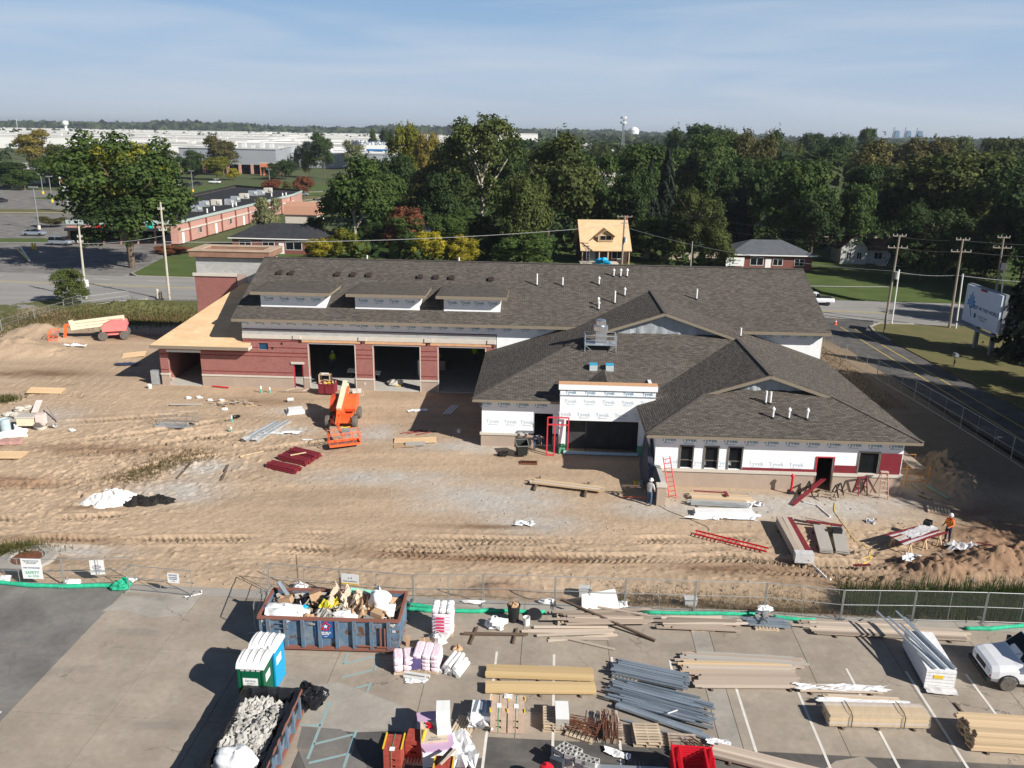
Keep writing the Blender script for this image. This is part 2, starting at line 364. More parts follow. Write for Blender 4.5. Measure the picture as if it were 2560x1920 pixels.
def weathered(m,csc=.22,cw=.010,stain=.30,cc=(.10,.09,.08),dirt=(.36,.27,.19)):
    """cracks, stains and tracked soil on a paving material"""
    n,l=nodes_of(m);bs=n['Principled BSDF'];src=bs.inputs['Base Color'].links[0].from_socket;g=n.new('ShaderNodeNewGeometry');pos=g.outputs['Position']
    def noise(sc,d,st=None):
        q=n.new('ShaderNodeTexNoise');q.inputs['Scale'].default_value=sc;q.inputs['Detail'].default_value=d;q.inputs['Roughness'].default_value=.65
        if st:mp=n.new('ShaderNodeMapping');mp.inputs['Scale'].default_value=st;mp.inputs['Rotation'].default_value= (0,0,.5);l.new(pos,mp.inputs[0]);l.new(mp.outputs[0],q.inputs['Vector'])
        else:l.new(pos,q.inputs['Vector'])
        return q
    def rng(o,a,c,lo=0.,hi=1.):q=n.new('ShaderNodeMapRange');q.inputs['From Min'].default_value=a;q.inputs['From Max'].default_value=c;q.inputs['To Min'].default_value=lo;q.inputs['To Max'].default_value=hi;l.new(o,q.inputs['Value']); return q.outputs[0]
    def mul(a,c):q=n.new('ShaderNodeMath');q.operation='MULTIPLY';l.new(a,q.inputs[0]);l.new(c,q.inputs[1]); return q.outputs[0]
    def mix(f,a,col):q=n.new('ShaderNodeMix');q.data_type='RGBA';l.new(f,q.inputs['Factor']);l.new(a,q.inputs['A']);q.inputs['B'].default_value= (*col,1); return q.outputs['Result']
    hs=n.new('ShaderNodeHueSaturation');l.new(src,hs.inputs['Color']);l.new(mul(rng(noise(.35,6).outputs['Fac'],.3,.7,1-stain*.6,1+stain*.5),rng(noise(3.5,6).outputs['Fac'],.3,.7,.9,1.08)),hs.inputs['Value']);out=hs.outputs[0]
    out=mix(rng(noise(.5,7,(.25,1.4,1)).outputs['Fac'],.58,.80,0,.55),out,dirt)
    out=mix(rng(noise(1.6,5).outputs['Fac'],.67,.74,0,.5),out,tuple(c*1.3 for c in cc))
    wv=n.new('ShaderNodeVectorMath');wv.operation='MULTIPLY_ADD';l.new(noise(1.1,5).outputs['Color'],wv.inputs[0]);wv.inputs[1].default_value= (1.6,1.6,0);l.new(pos,wv.inputs[2])
    vo=n.new('ShaderNodeTexVoronoi');vo.feature='DISTANCE_TO_EDGE';vo.inputs['Scale'].default_value=csc;l.new(wv.outputs[0],vo.inputs['Vector'])
    out=mix(mul(rng(vo.outputs['Distance'],cw*csc,cw*csc*2.2,.75,0),rng(noise(.16,2).outputs['Fac'],.50,.56)),out,cc)
    wa=n.new('ShaderNodeTexWave');wa.wave_type='RINGS';wa.inputs['Scale'].default_value=.10;wa.inputs['Distortion'].default_value=3;wa.inputs['Detail'].default_value=2;mw=n.new('ShaderNodeMapping');mw.inputs['Location'].default_value= (16,-20,0);l.new(pos,mw.inputs[0]);l.new(mw.outputs[0],wa.inputs['Vector'])
    out=mix(mul(rng(wa.outputs['Fac'],.86,.98,0,.35),rng(noise(.3,3).outputs['Fac'],.48,.62)),out,tuple(c*1.6 for c in cc))
    l.new(out,bs.inputs['Base Color'])
m_concl=M('pale_concrete',(0.35,0.32,0.28),0.9,0.08,0.6,detail=8)
m_curb=M('kerb_concrete',(0.34,0.31,0.275),0.9,0.1,0.8)
m_wline=M('worn_white_paint',(0.62,0.58,0.52),0.8,col2=(0.74,0.71,0.66),scale=2.5)
m_bline=M('pale_blue_paint',(0.24,0.40,0.42),0.85,col2=(0.30,0.32,0.29),scale=3.0,lo=.35,hi=.75)
m_yline=M('yellow_paint',(0.55,0.42,0.10),0.8,0.2,3.0)
m_lawn=M('lawn',(0.050,0.085,0.016),0.95,col2=(0.095,0.125,0.03),scale=0.22,detail=8,bump=0.4,bscale=9)
m_drygrass=M('dry_lawn',(0.10,0.11,0.035),0.95,col2=(0.17,0.135,0.06),scale=0.3,detail=8,bump=0.4,bscale=9)
for _m in (m_conc,m_concl,m_asph2):weathered(_m)
weathered(m_asph,.5,.012,.4,(.05,.05,.05),(.30,.25,.20))
def strip(pts,w0,w1,z,h=0.02):
    """a band along a polyline, between offsets w0 and w1 to its left"""
    b=MB();pts= [Vector((p[0],p[1])) for p in pts];n=len(pts);A= [];Bp= []
    for i in range(n):
        d= (pts[min(i+1,n-1)] -pts[max(i-1,0)]).normalized();q=Vector((-d.y,d.x))
        A.append(pts[i] +q*w0);Bp.append(pts[i] +q*w1)
    for i in range(n-1):
        b.add([(A[i].x,A[i].y,z),(A[i+1].x,A[i+1].y,z),(Bp[i+1].x,Bp[i+1].y,z),(Bp[i].x,Bp[i].y,z),
               (A[i].x,A[i].y,z-h),(A[i+1].x,A[i+1].y,z-h),(Bp[i+1].x,Bp[i+1].y,z-h),(Bp[i].x,Bp[i].y,z-h)],
              [(0,1,2,3),(0,4,5,1),(2,6,7,3)] + ([(0,3,7,4)] if i==0 else []) + ([(1,5,6,2)] if i==n-2 else []))
    return b
RL= [(-260,138.5),(-120,130),(-78,125.2),(-45,122.0),(10,117.2),(44,112.9),(66,111.4),(200,103)]
struct('road',strip(RL,-8.2,8.4,0.0,0.3),m_road)
struct('kerb',strip([(-260,147),(-118,138.6),(-92,136.2)],0,0.35,0.12,0.4),m_curb)
struct('kerb',strip([(-62.6,134.4),(-60.5,131.6),(-57,131.2),(-44,130.2),(12,125.5),(45,121.2)],0,0.3,0.12,0.4),m_curb)
struct('road_marking',strip(RL,-0.35,-0.2,0.006,0.004),m_yline)
struct('road_marking',strip(RL,0.2,0.35,0.006,0.004),m_yline)
bb=MB()
for k in range(10):
    x= -120+k*9
    bb.v+=strip([(x,134.3- (x+120)*0.105),(x+3,134.3- (x+123)*0.105)],-0.07,0.07,0.006,0.004).v[:4];bb.f.append(tuple(range(len(bb.v) -4,len(bb.v))))
struct('lane_dashes',bb,m_wline)
struct('side_street',MB().prism([(-130,60),(-64.5,96.5),(-58.5,104),(-50.5,115.5),(-62,118),(-80,119),(-150,124),(-190,90)],-0.3,0.004),m_road)
struct('driveway',MB().prism([(36.8,109.5),(37.6,92),(38.6,74),(39.6,40),(46.5,40),(46,60),(45,84),(44.6,100),(47.5,107.2)],-0.3,0.004),m_asph)
struct('driveway_marking',strip([(41.6,103),(41.4,88),(41.2,72),(40.9,45)],-0.06,0.06,0.010,0.004),m_yline)
struct('driveway_marking',strip([(43.0,102),(43.0,88),(42.9,72),(42.7,45)],-0.06,0.06,0.010,0.004),m_yline)
struct('kerb',strip([(44.75,96),(44.75,100.5),(45.4,103.4),(47.5,105.6),(52,105.6)],-0.3,0,0.12,0.4),m_curb)
struct('lawn',MB().prism([(45.0,40),(46.3,60),(45.2,84),(44.9,96),(45.1,101),(45.8,103.8),(47.6,105.2),(120,100),(120,40)],-0.3,0.05),m_drygrass)
struct('lawn',MB().prism([(-62,134),(-60.2,131.8),(-57,131.4),(-44,130.4),(12,125.7),(45,121.4),(45,175),(-50,175),(-64,150)],-0.3,0.06),m_lawn)
struct('lawn',MB().prism([(52,121.0),(120,116.5),(150,150),(150,220),(45,220),(45,176),(48,128)],-0.3,0.06),m_lawn)
struct('lawn',MB().prism([(-260,147.4),(-118,138.9),(-92,136.5),(-95,138.9),(-120,141.4),(-260,150.5)],-0.3,0.08),m_lawn)
struct('car_park',MB().prism([(-260,150),(-120,141.2),(-95,138.6),(-92,134),(-62.5,131.5),(-64,150),(-70,168),(-80,240),(-115,300),(-300,330)],-0.3,0.02),m_asph2)
struct('median',MB().prism([(-100,168.5),(-75,173),(-75,175),(-88,176),(-130,171.5),(-200,163),(-200,158)],-0.1,0.14),m_lawn)
struct('median',strip([(-190,222),(-120,231),(-84,246),(-66,300)],-4,8,0.13,0.3),m_drygrass)
struct('footpath',strip([(-190,221),(-120,229.5),(-84,244.5),(-66,300)],-1.6,0.0,0.16,0.3),m_concl)
struct('lawn',strip([(-130,262),(-100,330),(-40,360),(20,400)],-30,30,0.10,0.3),m_lawn)
struct('footpath',strip([(-118,268),(-84,318),(-40,345)],-1.2,1.2,0.16,0.3),m_concl)
struct('car_park',strip([(-95,250),(-66,300),(-40,318)],-9,0.0,0.04,0.3),m_concl)
# --- parking lot in the foreground, turned 3 degrees
LA=R(-3.0);LC,LS=math.cos(LA),math.sin(LA)
def lot(a,c,z=0.0): return (a*LC-c*LS,a*LS+c*LC,z)
def tolot(p): return (p[0]*LC+p[1]*LS,-p[0]*LS+p[1]*LC)
lotroot=put('parking_lot',None,None,(0,0,0),(0,0,LA),kind='structure')
MB().bx(-21.78,34,20,37.4,-0.35,-0.03).build('lot_bed',M('joint_dirt',(0.13,0.115,0.10),0.95),lotroot)
acuts= [-21.8,-17.7,-13.6,-9.4,-5.2,-1.1,2.95,7.02,7.90,12.0,16.15,20.3,24.4,28.5,32.6]
ccuts= [20.2,23.6,27.36,31.95,36.55]
for i in range(len(acuts) -1):
    for j in range(len(ccuts) -1):
        if j<2 and acuts[i] > -10: continue
        g_=0.012
        MB().bx(acuts[i] +g_,acuts[i+1] -g_,ccuts[j] +g_,ccuts[j+1] -g_,-0.12,rnd.uniform(-0.004,0.0)).build('slab',m_concl if i==7 else m_conc,lotroot)
    MB().bx(acuts[i] +0.01,acuts[i+1] -0.01,36.57,37.35,-0.3,0.012).build('kerb_block',m_curb,lotroot)
MB().bx(-9.4,34,20.2,27.34,-0.12,-0.006).build('asphalt_apron',m_asph,lotroot)
MB().prism([tolot(p) for p in [(-7.3,30.67),(-4.24,29.12),(-3.8,27.72),(-6.06,27.55),(-8.43,27.87),(-9.22,29.08),(-9.35,30.17)]],0.0005,0.004).build('pale_patch',m_concl,lotroot)
MB().prism([tolot(p) for p in [(-8.21,27.84),(-6.62,27.72),(-6.25,27.43),(-5.22,25.66),(-7.39,25.31),(-8.12,26.66)]],0.0005,0.0042).build('asphalt_patch',m_asph2,lotroot)
MB().prism([tolot(p) for p in [(-19.64,37.25),(-18.37,37.29),(-15.73,37.61),(-15.94,35.64),(-17.5,35.37),(-19.07,35.99),(-20.12,35.85)]],0.0005,0.0042).build('pale_patch',m_concl,lotroot)
MB().prism([tolot(p) for p in [(-1.69,27.52),(-0.75,27.48),(-0.82,26.25),(-1.73,26.23)]],0.0005,0.0042).build('concrete_patch',m_conc,lotroot)
MB().prism([tolot(p) for p in [(12.72,26.4),(13.91,26.68),(14.29,25.87),(11.91,25.81)]],0.0005,0.0042).build('concrete_patch',m_conc,lotroot)
for k in range(10):
    a= -2.28+2.645*k
    MB().bx(a,a+0.11,24.0,33.0,0.001,0.0052 if k%2 else 0.0049).build('stall_line',m_wline,lotroot)
for p,q in [((-7.33,32.73),(-7.39,31.95)),((-7.38,31.94),(-5.91,32.62)),((-5.87,32.77),(-5.91,31.52)),((-7.25,31.01),(-5.94,31.57)),((-6.52,30.29),(-5.97,30.54)),((-5.93,30.63),(-5.98,30)),
             ((-7.43,29.37),(-7.56,26.04)),((-8.76,27.94),(-7.49,27.92)),((-7.51,26.84),(-6.09,27.42)),((-6,27.7),(-6.1,25.62)),((-7.47,25.83),(-6.11,26.34))]:
    p=tolot(p);q=tolot(q)
    MB().beam((p[0],p[1],0.0055),(q[0],q[1],0.0055),0.11,0.003).build('painted_line',m_bline,lotroot)
struct('asphalt_lot',MB().prism([lot(-21.82,20)[:2],lot(-21.82,37.0)[:2],lot(-60,37.6)[:2],lot(-60,20)[:2]],-0.3,-0.004),m_asph2)
MB().prism([lot(-24.6,27.2)[:2],lot(-22.1,27.2)[:2],lot(-22.1,27.32)[:2],lot(-24.6,27.32)[:2]],-0.0035,0.002).build('stall_line',m_wline,kind='structure')
# --- the dirt yard: real relief with ruts, tread prints and mounds
gravel= [((-8.69,52.86),6.5,1.6),((-2.91,49.69),4.5,2.6),((0.53,49.4),3.8,2.6),((1.73,46.12),3.5,1.5),((15.89,49.32),7.5,2.2),((21.63,49.13),7.0,2.0),((25.55,50.97),3.0,1.6),((-3.45,59.05),4.6,1.5),((-10.96,61.75),2.4,2.2),((-21.83,50.14),3.6,2.4),((-21.49,54.1),3.0,1.6),((-25.05,41.82),4.0,0.9),((-18.99,66.76),2.2,1.2),((-18.36,61.92),3.0,1.2),((-39.09,63.86),4.0,3.0),((9.21,48.52),3.5,1.4)]
damp= [((-26.1,43.32),4.6,0.65),((-0.67,41.98),6.0,0.55),((0.51,41.5),6.5,0.6),((-7.1,42.35),4.0,0.8),((-1.62,45.74),4.0,0.35),((-26.27,47.5),2.2,0.4),((-30.18,57.27),7,1.2),((-45.54,76.62),6,1.6),((18.2,40.06),7,1.0),((27.4,43.29),5,2.4),((30.52,47.48),4,3.5),((12.51,41.21),6,0.8),((-22.43,69.14),4,1.2),((-43.62,92.49),7,2.2),((-26.46,40.72),5,0.6)]
mounds= [((-52.09,84.1),6.5,4.0,1.5),((-54.42,92.3),5.0,3.5,1.2),((-50.31,89.28),3.5,2.5,0.5),((-48.83,105.62),6,2.4,.75),((-53.03,105.28),9,3.0,.7),((-44.59,106.69),8,3.0,.55),((-56.3,102.88),8,3.2,.5),
          ((31.22,55.17),2.6,3.2,1.9),((30.8,52.06),2.2,2.2,0.9),((23.95,41.13),2.2,1.3,1.0),((27.19,42.16),2.6,1.6,1.05),((29.36,42.55),2.0,1.8,.9),((22.67,42.01),1.6,0.8,0.35),((29.47,45.59),3.0,1.2,0.5),((-0.65,38.82),1.7,0.7,0.35),((-33.81,51.16),4,1.0,0.15)]
tracks= [([(-14,42.6),(-4,42.1),(4,41.9),(13,42.3),(22,41.2)],0.55),([(-13,44.3),(-3,44.0),(3,43.9),(9,44.3),(15,44.9)],0.5),([(-8,43.2),(0,43.0),(7,42.9)],0.5),([(9,41.6),(14,41.0),(21,40.3)],0.5),([(10,42.6),(16,42.0),(22,41.6)],0.5),
          ([(-40,44.2),(-30,43.3),(-22,43.1),(-14,43.6)],0.5),([(-40,46.5),(-30,45.6),(-24,46.2),(-20,48.3)],0.5),([(-38,55),(-30,56.5),(-24,60),(-18,62.5)],0.6),([(-36,50),(-30,51),(-25,54.5),(-20,57),(-13,60)],0.6),([(-40,62),(-33,63.5),(-26,66)],0.6),([(-34,58.5),(-29,60.5),(-22,65)],0.6),([(-60,76),(-45,72),(-36,69)],0.6),([(-60,80),(-48,76),(-40,73)],0.6)]
xs=np.unique(np.concatenate([np.arange(-75,-48,0.45),np.arange(-48,33,0.1),np.arange(33,38.3,0.3)]))
ys=np.unique(np.concatenate([np.arange(36.6,40,0.12),np.arange(40,47,0.075),np.arange(47,70,0.14),np.arange(70,113,0.45)]))
X,Y=np.meshgrid(xs,ys)
def ell(c,rx,ry,soft=1.0):
    d= ((X-c[0])/rx) **2+ ((Y-c[1])/ry) **2
    return np.clip(np.exp(-d*1.1),0,1)
def smooth(a,lo_,hi_):t=np.clip((a-lo_)/(hi_-lo_),0,1); return t*t*(3-2*t)
rough=0.09+1.1*ell((-26,57),10,7) +0.7*ell((-29,49),7,4) +0.28*smooth(46-Y,0,3) +0.8*ell((24,42),8,4) +0.4*ell((-45,72),14,10)
Z=0.10*(fbm(X*0.13,Y*0.2,3,1) -0.5) +rough*(0.09*(fbm(X*0.7,Y*0.9,3,5,0.5) -0.5) +0.15*(fbm(X*2.6+Y*.8,Y*3.4-X*.8,3,9,.7) -0.5)) +0.05*rough*(fbm(X*.35+Y*.2,Y*3.2,2,15) -.5)
Z+=0.022*(vnoise(X*6,Y*6,3) -.5)
clod=fbm(X*3.3,Y*3.3,2,21);Z+=rough*0.24*np.clip(clod-0.66,0,1)/0.3-rough*0.20*np.clip(0.33-clod,0,1)/0.3
trk=np.zeros_like(X)
for pts,wd in tracks:
    px_=np.array([p[0] for p in pts]);py_=np.array([p[1] for p in pts])
    yc=np.interp(X,px_,py_) +0.35*(fbm(X*0.25,X*0,2,int(py_[0]*7)) -.5);ins= (X>=px_[0]) & (X<=px_[-1])
    fade=np.clip(np.minimum(X-px_[0],px_[-1] -X)/2.0,0,1)*np.clip(fbm(X*0.35,Y*0.1,2,int(wd*31) +len(pts))*3.2-0.9,0,1)
    d=Y-yc
    inner=smooth(wd-np.abs(d),0,0.12)*ins*fade
    chev=np.sin(2*PI*(X+np.abs(d)*0.9+0.5*fbm(X*.7,Y*.7,2,61))/0.36)*(0.5+vnoise(X*1.3,Y*1.3,62))
    Z+=inner*(-0.12+0.075*np.clip(chev*1.8,-1,1)) +0.09*ins*fade*np.exp(-((np.abs(d) -wd-0.12)/0.13) **2)
    trk=np.maximum(trk,inner)
for c,rx,ry,h in mounds:
    d= ((X-c[0])/rx) **2+ ((Y-c[1])/ry) **2
    Z+=0.9*h*np.exp(-d*2.6)*(0.35+1.3*fbm(X*1.6,Y*1.6,4,33,0.7))
bl= -X*LS+Y*LC
ditch=smooth(X,6,13)*np.exp(-((bl-38.9)/0.95) **2)
Z-=0.75*ditch
bank=np.exp(-((bl-38.6)/1.0) **2)*smooth(-X,-14,-4)*smooth(X,-8,-3)
Z-=0.22*bank
OB=np.array([-32.51,73.72]);ca,sa=math.cos(R(-2.1)),math.sin(R(-2.1))
U_= (X-OB[0])*ca+ (Y-OB[1])*sa;W_= -(X-OB[0])*sa+ (Y-OB[1])*ca
def inrect(u0,u1,w0,w1,m=1.2): return smooth(np.minimum(np.minimum(U_-u0,u1-U_),np.minimum(W_-w0,w1-W_)),-m,0.0)
flat=np.maximum.reduce([inrect(-0.5,60.5,-0.2,20),inrect(30.3,44,-14.6,1),inrect(42.5,60,-20,1)])
Z=Z*(1-flat) -0.05*flat
kf=smooth(bl,37.2,37.9);Z=np.where(X>36.2,Z*0.2,Z)*np.maximum(kf,0.0) -0.03*(1-kf)
dist_dry= (0.435,0.322,0.222)
C3=np.zeros(X.shape+ (3,));C3[:] =dist_dry
var=fbm(X*0.22,Y*0.35,4,44)[...,None]
C3 *= 0.86+0.30*var
fine=fbm(X*2.2,Y*2.2,3,52)[...,None];C3 *= 0.90+0.2*fine
C3 *= 0.84+0.32*fbm(X*0.07+.06*Y,Y*0.95-.08*X,4,53)[...,None]
C3=C3*(1-0.20*trk[...,None])
def blendc(mask,col):
    global C3
    C3=C3*(1-mask[...,None]) +np.array(col)*mask[...,None]*(0.85+0.3*fine)
for c,rx,ry in gravel:blendc(np.clip(ell(c,rx,ry)*(0.35+1.0*fbm(X*0.9,Y*0.9,4,71)) -0.10,0,0.85),(0.46,0.435,0.40))
for c,rx,ry in damp:blendc(np.clip(ell(c,rx,ry)*(0.3+1.1*fbm(X*0.6,Y*1.1,4,81)) -0.08,0,0.9),(0.19,0.115,0.07))
for c,rx,ry,h in mounds[9:]:blendc(np.clip(ell(c,rx*1.1,ry*1.1)*1.2-0.1,0,0.85),(0.25,0.155,0.098))
blendc(np.clip(smooth(X,6,12)*np.exp(-((bl-38.8)/1.1) **2),0,0.85),(0.16,0.115,0.065))
green=smooth(Y+0.62*(X+50)*(X< -50) -96.5+3*(fbm(X*0.3,Y*0.3,3,91) -.5),0,3.0)*smooth(-X,18,26)
green=np.maximum(green,smooth(-(X+56+ (Y-80)*0.2),0,4));green=np.maximum(green,smooth(Y,94,97)*smooth(X,20,26))
blendc(green*0.92,(0.085,0.10,0.03))
side=smooth(X,27.5,29.5)*smooth(Y,50,56);blendc(side*0.6,(0.13,0.10,0.065))
ny_,nx_=X.shape
me=bpy.data.meshes.new('dirt_yard')
verts=np.stack([X,Y,Z],-1).reshape(-1,3)
idx=np.arange(ny_*nx_).reshape(ny_,nx_)
quads=np.stack([idx[:-1,:-1],idx[:-1,1:],idx[1:,1:],idx[1:,:-1]],-1).reshape(-1,4)
me.vertices.add(len(verts));me.vertices.foreach_set('co',verts.ravel())
me.loops.add(quads.size);me.loops.foreach_set('vertex_index',quads.ravel().astype(np.int32))
me.polygons.add(len(quads));me.polygons.foreach_set('loop_start',np.arange(0,quads.size,4,dtype=np.int32));me.polygons.foreach_set('loop_total',np.full(len(quads),4,dtype=np.int32))
me.polygons.foreach_set('use_smooth',np.ones(len(quads),dtype=bool))
me.update(calc_edges=True)
ca_=me.color_attributes.new('soil','FLOAT_COLOR','POINT')
ca_.data.foreach_set('color',np.concatenate([np.clip(C3,0,1),np.ones(X.shape+ (1,))],-1).reshape(-1).astype(np.float32))
md=bpy.data.materials.new('yard_soil');md.use_nodes= True;n,l=nodes_of(md);bs=n['Principled BSDF'];bs.inputs['Roughness'].default_value=0.95;bs.inputs['Specular IOR Level'].default_value=0.15
at=n.new('ShaderNodeAttribute');at.attribute_name='soil';t=n.new('ShaderNodeTexCoord')
nz=n.new('ShaderNodeTexNoise');nz.inputs['Scale'].default_value=5.0;nz.inputs['Detail'].default_value=8;nz.inputs['Roughness'].default_value=0.75;l.new(t.outputs['Object'],nz.inputs['Vector'])
mr=n.new('ShaderNodeMapRange');mr.inputs['From Min'].default_value=.25;mr.inputs['From Max'].default_value=.75;mr.inputs['To Min'].default_value=0.72;mr.inputs['To Max'].default_value=1.26;l.new(nz.outputs['Fac'],mr.inputs['Value'])
hs=n.new('ShaderNodeHueSaturation');l.new(at.outputs['Color'],hs.inputs['Color']);l.new(mr.outputs[0],hs.inputs['Value']);l.new(hs.outputs[0],bs.inputs['Base Color'])
bp=n.new('ShaderNodeBump');bp.inputs['Strength'].default_value=0.5;bp.inputs['Distance'].default_value=0.04;l.new(nz.outputs['Fac'],bp.inputs['Height']);l.new(bp.outputs[0],bs.inputs['Normal'])
me.materials.append(md)
put('dirt_yard',me,kind='structure')
def hz(x,y):
    """height of the yard at a point"""
    i=int(np.clip(np.searchsorted(xs,x),1,len(xs) -1));j=int(np.clip(np.searchsorted(ys,y),1,len(ys) -1))
    return float(max(Z[j,i],Z[j-1,i-1]))
# ---------------------------------------------------------------- the fire station under construction
ST=thing('fire_station','new brick and shingle fire station under construction, with white house wrap and three open bays','building',(-32.51,73.72,0),R(-2.1))
def text_mesh(s,size,name,mat,extrude=0.002,bold=0.0,align='CENTER',spacing=1.0):
    cu=bpy.data.curves.new(name,'FONT');cu.body=s;cu.size=size;cu.extrude=extrude;cu.offset=bold;cu.align_x=align;cu.align_y='CENTER';cu.resolution_u=2;cu.space_character=spacing
    o=bpy.data.objects.new('tmp',cu);COL.objects.link(o);bpy.context.view_layer.update()
    me=bpy.data.meshes.new_from_object(o.evaluated_get(bpy.context.evaluated_depsgraph_get()));me.name=name
    bpy.data.objects.remove(o);bpy.data.curves.remove(cu)
    me.materials.clear();me.materials.append(mat)
    return me
tyv=text_mesh('Tyvek',0.44,'wrap_print',m_ink,bold=0.007)
tyv2=text_mesh('Tyvek',0.44,'wrap_print_sunlit',m_ink2,bold=0.005)  # word for sunlit rows, sun wash painted into the ink
underb=MB().box((0,0,0),(0.74,0.07,0.004)).mesh('wrap_line',m_ink2)
def prints(par,us,w,z,me=tyv,flip=False,size=1.0,side=False):
    size *= .94
    for u in us:
        rot= (R(90),PI if flip else 0,0)
        o=put('printed_word',me,par,(u,w-0.012,z),rot,scale=size)
        o2=put('printed_line',underb,par,(u,w-0.010,z+ (0.27 if flip else -0.27)*size),(R(90),0,0),scale=size)
# --- apparatus bays: layered front wall
bays= [(13.9,18.12,-1,4.25),(19.86,24.08,-1,4.25),(25.8,30.05,-1,4.25)]
sdoor= (12.38,13.3,-1,2.32);gdoor= (0.70,3.77,-1,3.15);vent= (9.3,10.16,3.6,4.22)
holes=bays+ [sdoor,gdoor,vent]
wall_run('base_wall',m_tan,ST,-0.05,31.05,-0.2,0.96,0,0.3,holes)
wall_run('brick_wall',m_brick,ST,-0.05,7.85,1.12,3.70,0.0,0.3,holes);wall_run('brick_wall',m_brick,ST,7.852,31.05,1.12,4.66,0.0,0.3,holes)
hs_= [h for h in holes if h is not vent]
wall_run('stone_sill_band',m_stone,ST,-0.10,31.10,0.962,1.118,-0.06,0.36,hs_)
wall_cells(MB(),7.86,31.05,4.662,5.03,-0.08,0.38,[]).build('stone_band',m_stone,ST)
for u in (12.9,18.9,24.9,30.6):MB().bx(u-0.35,u+0.35,-0.16,-0.082,4.70,5.06).build('band_block',m_stone,ST)
wall_cells(MB(),7.86,31.05,5.032,5.50,0.02,0.28,[]).build('block_wall',m_block,ST)
MB().bx(7.95,31.05,-0.03,0.25,5.502,5.56).build('flashing',m_darkred,ST)
ww=wall_cells(MB(),7.86,60.0,5.562,6.62,0.05,0.25,[]).build('wrapped_wall',m_tyvek,ST)
prints(ww,[8.1+1.44*k for k in range(8)],0.05,6.12,flip=True,size=0.9)
prints(ww,[19.0+1.44*k for k in range(10)],0.05,6.08,size=0.9)
w2=wall_cells(MB(),31.1,60.0,-0.2,5.56,0.05,0.25,[]).build('wrapped_wall',m_tyvek,ST)
prints(ww,[33.6,35.1,36.6,38.1],0.05,6.14,size=0.9);prints(ww,[55.2,56.7,58.2,59.5],0.05,6.14,size=0.9)
for z in (1.42,2.95,3.30,3.78,4.42):
    for (a,c) in [(-0.03,0.68),(3.79,12.36 if z<2.4 else 13.88),(18.14,19.84),(24.1,25.78),(30.07,31.03)]:
        if z>3.2 and c<1: continue
        if z>3.6 and a==3.79:a=7.87
        if abs(z-3.78) <.05 and a>3 and a<12:a2= [(7.87,9.28),(10.18,c)]
        else:a2= [(a,c)]
        for (p_,q_) in a2:MB().bx(p_,q_,-0.012,0.02,z,z+0.075).build('brick_course',M('dark_course',(0.19,0.03,0.028),.9),ST)
for (a,c,_,_) in bays:
    MB().bx(a-0.75,c+0.55,-0.05,0.002,4.40,4.64).build('lintel',m_copper,ST)
    MB().bx(a-0.02,c+0.02,-0.03,0.29,4.252,4.32).build('steel_angle',m_galv,ST)
    for q in (a-0.09,c+0.004):MB().bx(q,q+0.085,-0.02,0.31,-0.1,4.25).build('jamb',m_stone,ST)
MB().bx(13.12,13.32,-0.10,0.01,4.40,4.62).build('lintel_end',m_black,ST)
MB().bx(12.2,13.42,-0.10,0.02,2.322,2.52).build('door_lintel',m_stone,ST)
MB().bx(0.62,3.85,-0.02,0.02,3.152,3.36).build('lintel',m_galv,ST)
for q in (12.38,13.22):MB().bx(q,q+0.08,0.02,0.20,0,2.3).build('door_frame',m_redpaint,ST)
MB().bx(9.3,10.16,0.12,0.16,3.6,4.22).build('louvre',M('blue_panel',(0.02,0.07,0.15),0.35,0.2,1.5),ST)
for u,z in ((10.55,3.78),(11.45,4.22),(18.75,4.45),(24.7,4.42),(30.75,4.4),(1.0,0.62),(18.95,0.6)):MB().bx(u-0.09,u+0.09,-0.03,0.02,z-0.09,z+0.09).build('junction_box',m_black if z>1 else m_stone,ST)
MB().bx(0.1,59.8,0.05,18,-0.25,0.03).build('bay_floor',m_slabc,ST)
MB().bx(0.0,59.9,18.0,18.3,-0.2,6.4).build('rear_wall',m_block,ST)
MB().bx(59.75,60.0,0.3,18.0,-0.2,6.4).build('end_wall',m_block,ST)
MB().bx(31.2,31.45,0.31,17.9,-0.2,6.4).build('partition',m_block,ST)
MB().bx(7.86,8.1,0.31,17.9,-0.2,6.5).build('partition',m_block,ST)
MB().bx(4.6,4.75,0.31,11.9,0.03,3.9).build('partition',m_block,ST)
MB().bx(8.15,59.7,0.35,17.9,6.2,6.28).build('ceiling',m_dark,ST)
MB().bx(-0.05,0.25,0.32,15.0,-0.2,3.8).build('side_wall',m_brick,ST)
ply_e= [(-0.42,-0.9,4.0),(8.62,-0.9,4.0),(8.62,-0.02,4.25),(7.86,-0.02,4.25),(7.86,11.95,7.6),(4.02,11.95,7.6)]
MB().slab([(-0.40,-0.88,3.97),(8.60,-0.88,3.97),(8.60,-0.04,4.20),(7.84,-0.04,4.20),(7.84,11.93,7.56),(4.0,11.93,7.56)],0.10).build('roof_deck',m_soffit,ST)
MB().slab([(-0.42,-0.9,3.9),(4.0,11.93,7.52),(-0.42,11.93,3.9)],0.08).build('roof_deck',m_ply,ST)
def clip(poly,side):
    out= []
    for i in range(len(poly)):
        p,q=poly[i],poly[(i+1) %len(poly)];a,c=side(p),side(q)
        if a>=0:out.append(p)
        if a*c<0:t=a/(a-c);out.append((p[0] + (q[0] -p[0])*t,p[1] + (q[1] -p[1])*t))
    return out
def deckz(w): return 4.0+ (w+0.9)*(3.6/12.85)
